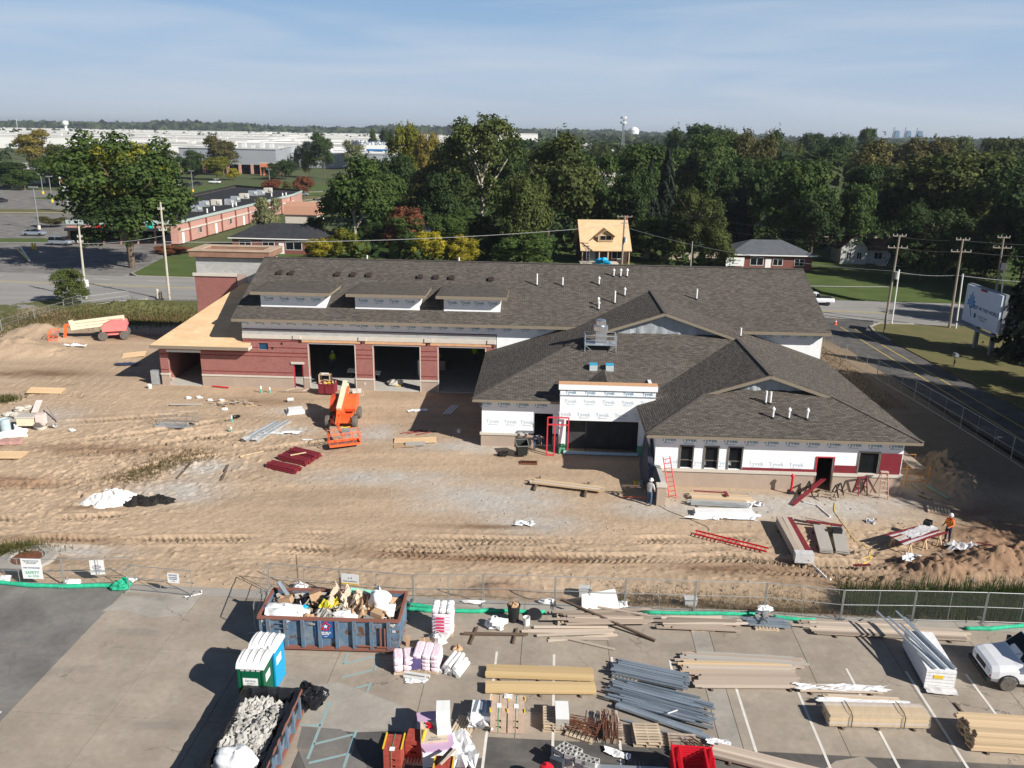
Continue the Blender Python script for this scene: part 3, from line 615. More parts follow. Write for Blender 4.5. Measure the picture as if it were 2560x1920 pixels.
for j in range(11):
    v0= -0.9+1.18*j;v1=min(v0+1.165,11.93)
    for i in range(-1,5):
        u0= -0.42+2.44*i+ (1.2 if j%2 else 0) +0.3*((j*7) %3);u1=u0+2.425
        pl= [(u0,v0),(u1,v0),(u1,v1),(u0,v1)]
        pl=clip(pl,lambda p:p[0] +0.42- (p[1] +0.9)*(4.44/12.85))
        pl=clip(pl,lambda p: (8.62 if v0< -0.1 and False else 7.85) -p[0]) if pl else pl
        if len(pl) <3: continue
        MB().slab([(p[0],p[1],deckz(p[1]) +rnd.uniform(0,0.004)) for p in pl],0.022,(1,0,0)).build('plywood_sheet',m_ply,ST)
MB().slab([(7.86,-0.9,4.003),(8.62,-0.9,4.003),(8.62,-0.05,deckz(-.05) +.003),(7.86,-0.05,deckz(-.05) +.003)],0.022).build('plywood_sheet',m_ply,ST)
MB().bx(-0.46,8.66,-0.96,-0.91,3.70,3.985).build('fascia',m_fascia,ST)
MB().bx(8.63,8.68,-0.95,-0.03,3.70,4.0).build('fascia',m_stone,ST)
MB().bx(-0.44,8.6,-0.89,-0.01,3.70,3.74).build('soffit',m_soffit,ST)
b=MB();wall_cells(b,-1.2,6.5,-0.2,8.28,12.0,0.3,[]).bx(-1.2,-0.9,12.3,15.6,-0.2,8.28);b.build('tower_brick',m_brick,ST)
b=MB().bx(-0.95,6.5,12.02,12.3,8.282,10.1).bx(-0.95,-0.65,12.3,15.3,8.282,10.1).bx(6.2,6.5,12.3,15.3,3.0,10.1).bx(-0.95,6.5,15.3,15.6,3.0,10.1);b.build('tower_block',m_block,ST)
MB().bx(3.3,6.52,11.96,11.998,5.0,8.28).build('tower_block',m_block,ST)
MB().bx(-1.35,3.28,11.86,12.0,8.18,8.50).build('tower_cap',m_stone,ST)
MB().bx(3.29,4.35,11.90,11.955,7.35,8.40).build('sheathing_board',M('pinkish_board',(0.42,0.30,0.26),.9),ST)
b=MB()
for (x0,x1,y0,y1) in [(-1.4,6.95,11.55,12.35),(-1.4,6.95,15.25,16.05),(-1.4,-0.55,12.35,15.25),(6.1,6.95,12.35,15.25)]:b.bx(x0,x1,y0,y1,10.22,10.82)
b.build('tower_parapet',m_brownstone,ST)
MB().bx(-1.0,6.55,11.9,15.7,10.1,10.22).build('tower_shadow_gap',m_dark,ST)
b=MB()
for (x0,x1,y0,y1) in [(-1.5,7.05,11.45,12.40),(-1.5,7.05,15.2,16.15),(-1.5,-0.5,12.40,15.2),(6.05,7.05,12.40,15.2)]:b.bx(x0,x1,y0,y1,10.822,10.92)
b.build('tower_coping',M('pale_coping',(0.46,0.34,0.25),.85,.15,1),ST)
MB().bx(-0.9,6.4,12.36,15.24,9.9,10.3).build('tower_roof',m_slabc,ST)
# --- main roof
ZE,SL=6.66,0.40
def mz(w): return ZE+SL*(w+0.8)
E0,E1,WR=7.25,60.45,9.25
MB().slab([(E0,-0.8,ZE),(E1,-0.8,ZE),(E1,WR,mz(WR)),(E0,WR,mz(WR))],0.06,(1,0,0)).build('roof_slope',m_shingle,ST)
MB().slab([(E1,2*WR+0.8,ZE),(E0,2*WR+0.8,ZE),(E0,WR,mz(WR)),(E1,WR,mz(WR))],0.06,(-1,0,0)).build('roof_slope',m_shingle,ST)
MB().beam((E0,WR,mz(WR) +0.012),(E1,WR,mz(WR) +0.012),0.34,0.05).build('ridge_cap',M('ridge_shingle',(0.10,0.085,0.075),.95,.3,3),ST)
MB().bx(E0+.02,E1-.02,-0.86,-0.80,ZE-0.30,ZE-0.03).build('fascia',m_fascia,ST)
for u in (E0,E1):MB().beam((u,-0.8,ZE-0.2),(u,WR,mz(WR) -0.2),0.06,0.26).build('rake_board',m_fascia,ST)
for u in (E0,E1):MB().beam((u,2*WR+.8,ZE-0.2),(u,WR,mz(WR) -0.2),0.06,0.26).build('rake_board',m_fascia,ST)
MB().bx(E0+.05,E1-.05,-0.79,0.04,ZE-0.30,ZE-0.26).build('soffit',m_soffit,ST)
MB().bx(E0+.05,E1-.05,18.31,19.2,ZE-0.30,ZE-0.26).build('soffit',m_soffit,ST)
for u in (7.9,59.9):MB().prism_y([(u,0),(u+.08,0),(u+.08,.1),(u,.1)],0,.1) if False else None
b=MB();b.add([(7.86,0.05,6.3),(7.86,18.3,6.3),(7.86,18.3,7.05),(7.86,WR,mz(WR) -0.1),(7.86,0.05,6.95)],[(0,1,2,3,4)]);b.add([(59.98,0.05,5.5),(59.98,18.3,5.5),(59.98,18.3,7.05),(59.98,WR,mz(WR) -0.1),(59.98,0.05,6.95)],[(4,3,2,1,0)])
b.build('gable_wall',m_tyvek,ST)
for k,(a,c) in enumerate([(9.42,15.4),(18.1,24.0),(26.2,31.32)]):
    dw=1.05
    d_=MB().bx(a,c,dw,dw+0.12,mz(dw) -0.05,8.92)
    for q in (a,c-0.12):d_.add([(q,dw+.12,mz(dw+.12) -.02),(q+.12,dw+.12,mz(dw+.12) -.02),(q+.12,dw+.12,8.92),(q,dw+.12,8.92),(q,5.1,mz(5.1)),(q+.12,5.1,mz(5.1)),],[(0,3,4),(1,5,2),(3,2,5,4),(0,1,2,3)])
    dob=d_.build('dormer_wall',m_tyvek,ST)
    n_=4
    prints(dob,[a+0.75+ (c-a-0.2)/n_*j for j in range(n_)],dw,8.18,size=0.88)
    ev=8.90;f0=0.15;rise=0.03
    zr=ev+0.06
    x0,x1=a-0.62,c+0.62
    def dz(w): return zr+rise*(w-f0)
    wb= (zr-rise*f0-ZE-SL*0.8)/(SL-rise)
    MB().slab([(x0,f0,zr),(x1,f0,zr),(x1-1.3,wb,dz(wb)),(x0+1.3,wb,dz(wb))],0.07,(1,0,0)).build('dormer_roof',m_shingle,ST)
    for s_,e_,in ((x0,x0+1.3),(x1,x1-1.3)):
        wq= (zr-ZE-SL*.8 )/SL
        MB().slab([(s_,f0,zr-.01),(e_,wb,dz(wb) -.01),(s_,min(wq,wb) ,zr-.01)],0.07,(0,1,0)).build('dormer_roof',m_shingle,ST)
    MB().bx(x0,x1,f0-0.05,f0-.002,zr-0.30,zr-0.02).build('dormer_fascia',m_fascia,ST)
    for q in (x0-0.002,x1-0.048):MB().bx(q,q+0.05,f0,5.6,zr-0.30,zr-0.08).build('dormer_fascia',m_fascia,ST)
    MB().bx(x0+.05,x1-.05,f0,dw-.002,zr-.30,zr-.26).build('soffit',m_soffit,ST)
for (a,c) in [(12.8,20.2),(22.0,29.2),(31.2,38.2)]:
    MB().slab([(a,17.4,8.9),(a,11.5,10.15),(c,11.5,10.15),(c,17.4,8.9)],0.3,(1,0,0)).build('rear_dormer_roof',m_shingle,ST)
    MB().bx(a+.6,c-.6,12.0,16.6,7.0,9.0).build('rear_dormer_wall',m_tyvek,ST)
# --- office wing roofs (4 in 12, dutch hips)
E=3.94;T=1/3
def pz(d): return E+d*T
UL,UR,UM,WF,WG=30.1,60.4,45.25,-13.84,-5.05
RU,RWF,RG=42.3,-20.45,-15.83
RM= (RU+UR)/2
valley_u=UL+ (ZE-E)/T;wr_= -0.8+ (pz(UM-UL) -ZE)/SL
def roofpart(poly,ax):MB().slab(poly,0.06,ax).build('roof_slope',m_shingle,ST)
g1=WG-WF;g2=RG-RWF
roofpart([(UL,WF,E),(UL+g1,WG,pz(g1)),(UM,WG,pz(UM-UL)),(UM,wr_,pz(UM-UL)),(valley_u,-0.8,ZE),(valley_u-.8,0.04,pz(valley_u-.8-UL)),(UL,0.04,E)],(0,1,0))
vr=UR- (ZE-E)/T
roofpart([(UM,WG,pz(UM-UL)),(UM,wr_,pz(UM-UL)),(vr,-0.8,ZE),(vr+.8,0.04,pz(UR-vr-.8)),(UR,0.04,E),(UR,RWF,E),(UR-g2,RG,pz(g2)),(RM,RG,pz(UR-RM)),(RM,WG,pz(UR-RM))],(0,1,0))
vv=RU+g1
roofpart([(UL,WF,E),(RU,WF,E),(vv,WG,pz(g1)),(vv-.2,WG+.6,pz(g1+.6)),(UL+g1+.9,WG+.6,pz(g1+.6)),(UL+g1,WG,pz(g1))],(1,0,0))
roofpart([(RU,RWF,E),(RU+g2,RG,pz(g2)),(RM,RG,pz(UR-RM)),(RM,WG,pz(UR-RM)),(vv,WG,pz(g1)),(RU,WF,E)],(0,1,0))
roofpart([(RU,RWF,E),(UR,RWF,E),(UR-g2,RG,pz(g2)),(UR-g2-.7,RG+.6,pz(g2+.6)),(RU+g2+.7,RG+.6,pz(g2+.6)),(RU+g2,RG,pz(g2))],(1,0,0))
m_ridge=MATS['ridge_shingle']
for p,q in [((UL,WF,E),(UL+g1,WG,pz(g1))),((RU,RWF,E),(RU+g2,RG,pz(g2))),((UR,RWF,E),(UR-g2,RG,pz(g2))),((UM,WG,pz(UM-UL)),(UM,wr_,pz(UM-UL))),((RM,RG,pz(UR-RM)),(RM,WG,pz(UR-RM)))]:
    MB().beam((p[0],p[1],p[2] +.012),(q[0],q[1],q[2] +.012),0.28,0.035).build('hip_cap',m_ridge,ST)
def gablet(um,wg,zt,zb,half):
    b=MB()
    for s_ in (-1,1):b.beam((um,wg-0.02,zt-0.16),(um+s_*half,wg-0.02,zb-0.16),0.08,0.22)
    b.build('gablet_rake',m_fascia,ST)
    b=MB();n1=26;top= [];bot= []
    for i in range(n1+1):
        f= -1+2*i/n1;x=um+f*half*0.93
        top.append((x,wg+.62+rnd.uniform(-.03,.03),zt-0.1-abs(f)*(zt-zb)*.96));bot.append((x,wg+.55+rnd.uniform(-.12,.12),zb-0.05))
    b.add(top+bot,[(i,i+1,n1+2+i,n1+1+i) for i in range(n1)])
    b.build('gablet_film',m_film,ST)
gablet(UM,WG,pz(UM-UL),pz(g1),UM-UL-g1);gablet(RM,RG,pz(UR-RM),pz(g2),RM-RU-g2)
for p,q in [((UL,WF),(RU-5.6,WF)),((UL,WF),(UL,0.04)),((RU,RWF),(UR,RWF)),((RU,RWF),(RU,WF)),((UR,RWF),(UR,0.04))]:
    MB().beam((p[0],p[1],E-0.15),(q[0],q[1],E-0.15),0.05,0.20).build('fascia',m_fascia,ST)
MB().bx(UL+.03,36.6,WF+.03,-13.0,E-.25,E-.21).build('soffit',m_soffit,ST)
MB().bx(UL+.03,30.8,-13.0,0,E-.25,E-.21).build('soffit',m_soffit,ST)
MB().bx(RU+.03,UR-.03,RWF+.03,-19.6,E-.25,E-.21).build('soffit',m_soffit,ST)
MB().bx(59.5,UR-.03,-19.6,0,E-.25,E-.21).build('soffit',m_soffit,ST)
# --- wing walls
cw_holes= [(34.76,36.15,-1,2.68)]
wall_run('base_wall',m_tan,ST,30.70,36.6,-0.2,0.88,-13.16,0.3,cw_holes)
wall_run('stone_sill_band',m_stone,ST,30.62,36.6,0.882,1.06,-13.24,0.38,[(34.3,36.6,-1,3)])
wc=wall_cells(MB(),30.76,36.6,1.062,3.75,-13.10,0.25,cw_holes).build('wrapped_wall',m_tyvek,ST)
prints(wc,[31.0,32.4,33.8,35.2],-13.10,3.38);prints(wc,[31.6,32.95,34.2],-13.10,1.95,tyv2)
wall_cells(MB(),-12.8,0.02,-0.2,3.75,30.76,0.25,[],'w').build('side_wall',m_tyvek,ST)
wall_run('base_wall',m_tan,ST,-12.8,0.02,-0.2,0.88,30.68,0.08,[],'w')
MB().bx(34.8,36.1,-13.0,-12.95,0,.12).build('threshold',m_stone,ST)
MB().bx(30.9,59.5,-12.8,-0.1,-0.2,0.02).build('office_floor',m_slabc,ST)
en= [(37.12,42.5,0.12,2.62)]
we=wall_cells(MB(),36.62,43.6,0.75,4.95,-14.30,0.25,en).build('entry_wall',m_tyvek,ST)
wall_cells(MB(),36.62,43.0,-0.2,0.748,-14.28,0.23,en).build('green_sheathing',M('green_wrap',(0.16,0.42,0.26),.7,.06),ST)
MB().bx(36.62,36.85,-14.05,-12.0,-0.2,4.95).build('entry_side',m_tyvek,ST)
MB().bx(43.35,43.6,-14.05,-11.0,3.2,4.95).build('entry_side',m_tyvek,ST)
MB().bx(36.5,43.72,-14.42,-13.7,5.02,5.42).build('entry_cornice',m_tyvek,ST)
MB().bx(36.62,43.6,-14.33,-13.8,4.952,5.018).build('cornice_gap',M('grey_gap',(.3,.34,.38),.8),ST)
MB().bx(36.5,43.72,-14.42,-13.7,5.422,5.47).build('cornice_board',m_copper,ST)
MB().bx(36.56,43.66,-14.37,-14.302,4.55,4.60).build('wrap_band',M('grey_gap',(.3,.34,.38),.8),ST)
prints(we,[37.4+1.40*k for k in range(5)],-14.30,4.80,size=.8);prints(we,[37.4+1.40*k for k in range(5)],-14.30,4.12,tyv2,size=.9);prints(we,[37.0+1.40*k for k in range(5)],-14.30,3.10,tyv2)
MB().bx(37.0,42.6,-14.45,-14.31,0.0,0.20).build('window_pan',M('pale_blue_film',(.55,.68,.75),.4,.1),ST)
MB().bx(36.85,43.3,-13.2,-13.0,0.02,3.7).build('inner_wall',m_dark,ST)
for u in (38.6,40.3):MB().bx(u,u+.06,-14.2,-14.14,.2,2.6).build('mullion',m_black,ST)
cr_=MB();cr_.slab([(40.1,-13.7,5.35),(40.1,-9.6,5.35),(36.9,-13.7,4.05)],0.05,(0,1,0));cr_.slab([(40.1,-13.7,5.35),(43.3,-13.7,4.05),(40.1,-9.6,5.35)],0.05,(0,1,0));cr_.build('entry_cricket',m_shingle,ST)
put('printed_word',text_mesh('Kle\n8',0.42,'sheathing_print',M('dark_green_ink',(0.02,.12,.06),.8),bold=.01),ST,(36.95,-14.32,0.38),(R(90),0,0))
rw= [(44.78,45.6,1.33,2.90),(46.42,47.28,1.33,2.90),(48.02,48.9,1.33,2.90),(53.95,55.05,-1,2.38),(56.72,58.02,1.27,2.82)]
wall_run('base_wall',m_tan,ST,43.0,59.62,-0.2,1.10,-19.76,0.3,rw)
wall_run('stone_sill_band',m_stone,ST,42.94,59.70,1.102,1.31,-19.84,0.38,[rw[3]])
wr2=wall_cells(MB(),43.05,59.56,1.312,3.75,-19.70,0.25,rw).build('wrapped_wall',m_tyvek,ST)
prints(wr2,[43.9+1.37*k for k in range(12)],-19.70,3.36);prints(wr2,[44.2,46.0,47.7],-19.70,1.75,tyv2);prints(wr2,[49.9,51.25,52.6],-19.70,1.78,tyv2)
for (a,c,d_,e_) in [(49.0,53.85,1.315,1.50),(55.15,56.6,1.315,1.85),(58.12,59.5,1.315,2.80)]:
    zz=d_
    while zz<e_-.02:
        MB().bx(a,c,-19.745,-19.703,zz,min(zz+0.155,e_)).build('siding_board',m_maroon,ST);zz+=0.16
m_bronze=M('bronze_frame',(0.16,0.14,0.115),.5,.1)
for k,(a,c,d_,e_) in enumerate(rw):
    b=MB();fw=0.07
    b.bx(a-.1,a-0.001,-19.76,-19.60,max(d_,0),e_).bx(c+0.001,c+.05,-19.76,-19.60,max(d_,0),e_).bx(a-.1,c+.05,-19.76,-19.60,e_+.001,e_+.07)
    fr=b.build('door_frame' if k==3 else 'window_frame',m_redpaint if k==3 else m_bronze,ST)
    if k != 3:
        MB().bx(a+.01,c-.01,-19.58,-19.56,d_+.01,e_-.01).build('pane',m_glass,fr)
        if k in (0,1,2):MB().bx(a+.01,c-.01,-19.61,-19.585,d_+.52,d_+.58).build('sash',m_bronze,fr)
wall_cells(MB(),-19.4,-13.9,1.0,3.75,43.05,0.25,[],'w').build('side_wall',m_tyvek,ST)
wall_cells(MB(),-19.4,-13.9,-0.2,1.0,43.0,0.3,[],'w').build('side_wall',m_block,ST)
wall_cells(MB(),-19.4,0.02,-0.2,3.75,59.32,0.25,[],'w').build('side_wall',m_tyvek,ST)
MB().bx(43.1,43.42,-22.6,-19.85,-0.2,1.55).build('screen_wall',m_block,ST)
MB().bx(42.86,43.42,-23.05,-22.61,-0.2,1.30).build('pier',m_tan,ST)
MB().bx(42.80,43.48,-23.11,-22.605,1.302,1.46).build('pier_cap',m_stone,ST)
b=MB();b.add([(42.98,-22.6,0.0),(43.04,-22.6,1.6),(43.02,-20.0,1.62),(42.6,-18.6,2.9),(42.75,-16.6,3.3),(42.4,-16.8,.3),(42.3,-19.0,0.05),(42.62,-21.2,0.0)],[(0,1,2,7),(7,2,3,6),(6,3,4,5)]);b.build('tarp',M('dark_tarp',(0.07,0.08,0.10),.5,.3,2,bump=.5,bscale=2),ST)
# --- things fixed to the roof
pipe_m= {}
def vpipe(u,w,z,h,capd):
    b=MB().cyl((0,0,0),0.075,h,10)
    if capd:b.lathe([(0.075,h),(0.13,h),(0.13,h+.10),(0.02,h+.24)],10)
    o=b.build('vent_pipe',m_white,ST,(u,w,z),smooth=False)
    MB().lathe([(0.17,-.06),(0.13,.06),(0.085,.12)],10).build('pipe_boot',m_black,o)
for (u,w,h,cp_) in [(34.54,5.4,1.15,0),(36.97,5.4,.85,0),(40.41,5.73,.6,1),(41.89,7.21,.55,1),(42.55,7.18,.6,1),(43.17,7.2,.6,1),(42.73,4.03,.6,1),(41.74,2.81,1.2,0),(40.22,2.39,.6,1),(40.23,1.77,.6,1),(49.33,3.75,1.0,0)]:vpipe(u,w,mz(w) -.02,h,cp_)
for (u,w,h,cp_) in [(50.88,-16.82,.95,0),(51.2,-16.81,.9,0),(51.03,-18.38,.6,1),(52.1,-18.41,.6,1),(53.33,-18.41,.6,1)]:vpipe(u,w,pz(w-RWF) -.02,h,cp_)
vpipe(51.9,-3.6,pz(UR-51.9) -.02,.8,0)
for u,w in ((17.3,10.6),(26.6,10.6)):vpipe(u,w,9.9,1.0,0)
bv=MB();bv.add([(-.28,-.3,0.0),(.28,-.3,0.0),(.28,.25,.26),(-.28,.25,.26),(-.24,-.3,.17),(.24,-.3,.17),(.24,.2,.34),(-.24,.2,.34)],[(0,1,5,4),(1,2,6,5),(2,3,7,6),(3,0,4,7),(4,5,6,7)])
bvm=bv.mesh('box_vent',m_brown_metal)
for u,w in [(9.64,6.38),(10.79,6.36),(15.31,6.32),(16.83,6.31),(18.35,6.31),(23.32,6.2),(24.86,6.19),(26.37,6.17),(30.15,6.1)]:put('box_vent',bvm,ST,(u,w,mz(w)))
fan=put('exhaust_fan',None,ST,(39.9,-6.75,pz(-6.75-WF)),scale=(1,1,.82))
MB().bx(-.42,.48,-.5,.5,.55,1.75).build('curb_box',m_alu,fan)
MB().lathe([(0.52,1.75),(0.58,1.8),(0.58,2.25),(0.52,2.3)],20).build('fan_drum',m_alu,fan)
MB().lathe([(0.38,2.3),(0.40,2.35),(0.40,2.78),(0.33,2.86),(0.05,2.9)],20).build('fan_cap',m_alu,fan)
b=MB().bx(-1.3,1.3,-.75,.75,.45,.55)
for x in (-1.25,1.25):
    for y,zb in ((-.7,-.25),(.7,.2)):b.beam((x,y,zb),(x,y,1.45),.06,.06);
    b.beam((x,-.7,.45),(x*.6,-.7,-.05),.05,.05)
    b.beam((x,-.7,1.42),(x,.7,1.42),.04,.04).beam((x,-.7,.95),(x,.7,.95),.04,.04)
for y in (-.7,.7):b.beam((-1.25,y,1.42),(1.25,y,1.42),.04,.04).beam((-1.25,y,.95),(1.25,y,.95),.04,.04)
b.build('fan_stand',m_galv,fan)
for u in (39.25,40.52):
    zz=pz(-9.6-WF)
    cb=MB().bx(u-.3,u+.3,-9.95,-9.35,zz-.2,zz+.34).build('skylight_box',M('grey_wrap',(.50,.55,.56),.5,.1),ST)
    MB().bx(u-.31,u+.31,-9.96,-9.34,zz+.342,zz+.40).build('blue_cover',M('blue_film',(.05,.38,.62),.4,.1),cb)
# ---------------------------------------------------------------- shared builders for things on the site
UC= {}
def U(mat):
    if mat.name not in UC:UC[mat.name] =MB().box((0,0,0),(1,1,1)).mesh('block',mat)
    return UC[mat.name]
def brd(par,name,c,d,rot=0,mat=None,**kw):
    return put(name,U(mat),par,c,rot if isinstance(rot,(tuple,list)) else (0,0,rot),scale=d,**kw)
def bar(par,name,p,q,w,h,mat,**kw):
    """square bar between two points"""
    p=Vector(p);q=Vector(q);d=q-p
    rot=d.to_track_quat('X','Z').to_euler()
    return put(name,U(mat),par,(p+q)/2,tuple(rot),scale=(d.length,w,h),**kw)
m_pine=M('fresh_pine',(0.56,0.40,0.24),.8,col2=(0.66,0.50,0.32),scale=2.0,stretch=(.3,3,3),rand=.20)
m_pine2=M('yellow_pine',(0.52,0.365,0.18),.8,col2=(0.62,0.46,0.25),scale=2.0,stretch=(.3,3,3),rand=.16)
m_wood=M('weathered_wood',(0.31,0.24,0.19),.9,col2=(0.45,0.37,0.30),scale=2.0,stretch=(.3,3,3),rand=.30)
m_woodp=M('pale_plank',(0.46,0.375,0.30),.9,col2=(0.58,0.49,0.40),scale=2.0,stretch=(.3,3,3),rand=.22)
m_woodd=M('dark_plank',(0.15,0.105,0.075),.9,.25,2.0,rand=.2)
m_pallet=M('pallet_wood',(0.55,0.44,0.32),.9,.2,3,rand=.15)
m_steel=M('blue_grey_steel',(0.40,0.46,0.52),.35,.2,2.5,metal=.55,rand=.15)
m_greyboard=M('grey_siding',(0.42,0.39,0.35),.85,.1,1.5,rand=.06)
m_wrap=M('clear_wrap',(0.62,0.60,0.60),.25,.15,3,spec=.6,bump=.6,bscale=5)
m_pinkfoam=M('pink_wrap',(0.80,0.50,0.60),.55,.12,3,bump=.4,bscale=6)
m_pink2=M('pale_pink_wrap',(0.84,0.68,0.74),.5,.12,3,bump=.4,bscale=6)
m_lilac=M('lilac_board',(0.56,0.38,0.54),.7,.05,2)
m_card=M('cardboard',(0.46,0.30,0.18),.9,.1,2,rand=.1)
m_paper=M('kraft_paper',(0.55,0.45,0.35),.85,.12,2)
m_sock=M('green_sock',(0.03,0.42,0.24),.7,.25,4,bump=.6,bscale=10)
m_rust=M('rusty_rebar',(0.17,0.065,0.035),.9,.35,8,rand=.25)
m_yellow=M('yellow_plastic',(0.75,0.52,0.03),.5,.08)
m_orange=M('lift_orange',(0.80,0.13,0.035),.35,.08,2,spec=.5)
m_pinkred=M('faded_red_paint',(0.72,0.20,0.19),.5,.10,2)
m_cream=M('cream_boom',(0.74,0.64,0.46),.5,.08,2)
m_tyre=M('dusty_tyre',(0.13,0.115,0.10),.95,.3,8)
m_rim=M('pale_rim',(0.66,0.64,0.60),.5,.1)
m_greyp=M('grey_panel',(0.22,0.23,0.24),.5,.1)
m_bagw=M('white_bag',(0.80,0.80,0.80),.45,.06,2,bump=.6,bscale=4)
m_bagk=M('black_bag',(0.012,0.012,0.014),.25,.2,3,spec=.6,bump=.7,bscale=5)
m_buck=M('grey_bucket',(0.55,0.55,0.53),.6,.08)
m_lime=M('white_lime',(0.72,0.70,0.67),.95,.12,1.5,bump=.5,bscale=4)
m_coal=M('dark_mulch',(0.02,0.018,0.016),.95,.5,6,bump=.8,bscale=10)
m_redp=M('bright_red',(0.62,0.015,0.03),.45,.1,2)
m_cyan=M('teal_pipe',(0.02,0.50,0.42),.5,.05)
m_blue=M('toilet_blue',(0.01,0.33,0.60),.4,.05)
m_green=M('toilet_green',(0.004,0.10,0.045),.4,.06)
def boards(root,length,cols,rows,bw,bh,mats,jit=0.07,z0=0.0,gap=0.004,fan=0.0,slip=0.0,seed=0,name='board'):
    """boards laid along local X: cols side by side, rows high"""
    r=random.Random(seed)
    for k in range(rows):
        for i in range(cols):
            l=length*(1-r.random()*slip)
            y= (i- (cols-1)/2)*(bw+gap)
            brd(root,name,(r.uniform(-jit,jit)*length*.5,y+r.uniform(-.2,.2)*fan,z0+bh/2+k*(bh+.003) +r.uniform(0,.002)),(l,bw,bh),r.uniform(-1,1)*fan*.1,r.choice(mats))
def stack(name,label,cat,p,q,cols,rows,bw,bh,mats,bearers=2,group=None,z=0.0,**kw):
    """a stack of boards whose middle line runs from p to q on the ground"""
    t=thing(name,label,cat,(*mid(p,q),z),ang(p,q),group)
    l=dist(p,q);zb=0.0
    if bearers:
        for i in range(bearers):brd(t,'bearer',(-l*.36+i*l*.72/max(bearers-1,1),0,.045),(.09,cols*bw+.25,.09),0,m_woodd)
        zb=.09
    boards(t,l,cols,rows,bw,bh,mats,z0=zb,**kw)
    return t
PAL= {}
def pallet(parent,loc=(0,0,0),rz=0,top=True,mat=None,name='pallet',**kw):
    mat=mat or m_pallet
    e=put(name,None,parent,loc,(0,0,rz),**kw)
    for y in (-.48,0,.48):brd(e,'stringer',(0,y,.055),(1.15,.05,.09),0,mat)
    for i in range(7):brd(e,'slat',(-.5+i/6,0,.111),(.11,1.05,.02),0,mat)
    for i in (0,3,6):brd(e,'slat',(-.5+i/6,0,.01),(.1,1.05,.018),0,mat)
    return e
def wheel(par,c,r,w,axis='Y',mt=None,mr=None):
    a= {'Y': (0,1,0),'X': (1,0,0)}[axis]
    rot= (R(90),0,0) if axis=='Y' else (0,R(90),0)
    t=put('wheel',None,par,c)
    MB().lathe([(r*.6,-w/2),(r*.93,-w/2),(r,-w*.35),(r,w*.35),(r*.93,w/2),(r*.6,w/2)],22).build('tyre',mt or m_tyre,t,rot=rot,smooth=False)
    MB().lathe([(r*.12,-w*.42),(r*.6,-w*.44),(r*.6,w*.44),(r*.15,w*.42),(r*.14,w*.5),(.02,w*.5)],18).build('rim',mr or m_rim,t,rot=rot)
    return t
# ---------------------------------------------------------------- boom lifts
def platform(par,loc,rz,mat,w=2.3,d=.9,h=1.05):
    p=put('platform',None,par,loc,(0,0,rz))
    b=MB().bx(-d/2,d/2,-w/2,w/2,0,.06);b.build('deck',M('steel_mesh_deck',(.30,.12,.09),.8,.3,8),p)
    b=MB()
    for (x0,y0,x1,y1) in [(-d/2,-w/2,d/2,-w/2),(d/2,-w/2,d/2,w/2),(d/2,w/2,-d/2,w/2),(-d/2,w/2,-d/2,-w/2)]:
        b.beam((x0,y0,.09),(x1,y1,.09),.03,.17)
        for z in (.58,h):b.tube([(x0,y0,z),(x1,y1,z)],.022,6)
        n=2 if abs(y1-y0) <.1 else 4
        for i in range(n):f=i/n;b.tube([(x0+ (x1-x0)*f,y0+ (y1-y0)*f,.1),(x0+ (x1-x0)*f,y0+ (y1-y0)*f,h)],.022,6)
    b.build('guard_rail',mat,p)
    b=MB().box((-d/2-.02,.25,.75),(.10,.62,.62),m=Matrix.Rotation(R(14),3,'Y')).bx(-d/2-.05,-d/2+.1,.05,.45,.95,1.12);b.build('control_box',m_greyp,p)
    brd(p,'control_lid',(-d/2+.02,.25,1.16),(.06,.72,.05),0,m_yellow)
    return p
LO=thing('boom_lift','bright orange boom lift with lowered basket, parked in front of the open bays','boom lift',(-13.75,64.2,hz(-13.75,64.2)),R(-88))
MB().bx(-1.25,1.25,-.72,.72,.42,.82).bx(1.25,1.45,-.85,.85,.40,.75).build('chassis',m_orange,LO)
for x in (-1.15,1.15):
    for y in (-1.08,1.08):wheel(LO,(x+.12,y,.5),.5,.36)
b=MB()
prof= [(-1.75,1.05),(-1.85,1.5),(-1.6,1.95),(-.9,2.12),(-.2,2.02),(.3,1.7),(.5,1.3),(.4,1.05)]
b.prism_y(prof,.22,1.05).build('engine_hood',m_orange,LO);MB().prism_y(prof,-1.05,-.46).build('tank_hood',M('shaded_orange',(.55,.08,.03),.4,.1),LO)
MB().bx(-1.6,.7,-.42,.18,.85,1.35).build('turntable',m_orange,LO)
MB().bx(-.2,.35,-.38,.16,1.36,1.62).build('hydraulics',m_black,LO)
MB().beam((-2.1,-.12,2.75),(1.55,-.12,1.55),.34,.46).build('boom',m_cream,LO)
MB().beam((-1.9,.16,2.45),(1.75,.16,1.30),.16,.26).beam((1.5,-.1,1.5),(1.85,-.1,1.2),.30,.34).build('upright_link',m_orange,LO)
MB().beam((-2.05,.10,2.7),(-1.5,.12,1.5),.12,.3).build('boom_heel',m_cream,LO)
MB().beam((1.8,-.18,1.25),(2.75,-.18,.75),.13,.16).beam((1.8,.06,1.2),(2.75,.06,.70),.10,.12).build('jib',m_orange,LO)
brd(LO,'hose',(1.9,-.36,.9),(.5,.12,.5),0,m_black)
platform(LO,(5.75,.95,.28),R(20),m_orange,2.3,.95)
MB().beam((2.7,-.1,.72),(5.3,.75,.75),.12,.14).build('jib_arm',m_orange,LO)
LP=thing('boom_lift','faded pink-red boom lift with cream folded boom beside the dirt mound','boom lift',(-45.0,91.0,hz(-45,91) +.02),R(200))
MB().bx(-1.3,1.3,-.7,.7,.5,.85).build('chassis',m_pinkred,LP)
for x in (-1.1,1.1):
    for y in (-1.0,1.0):wheel(LP,(x,y,.5),.5,.34)
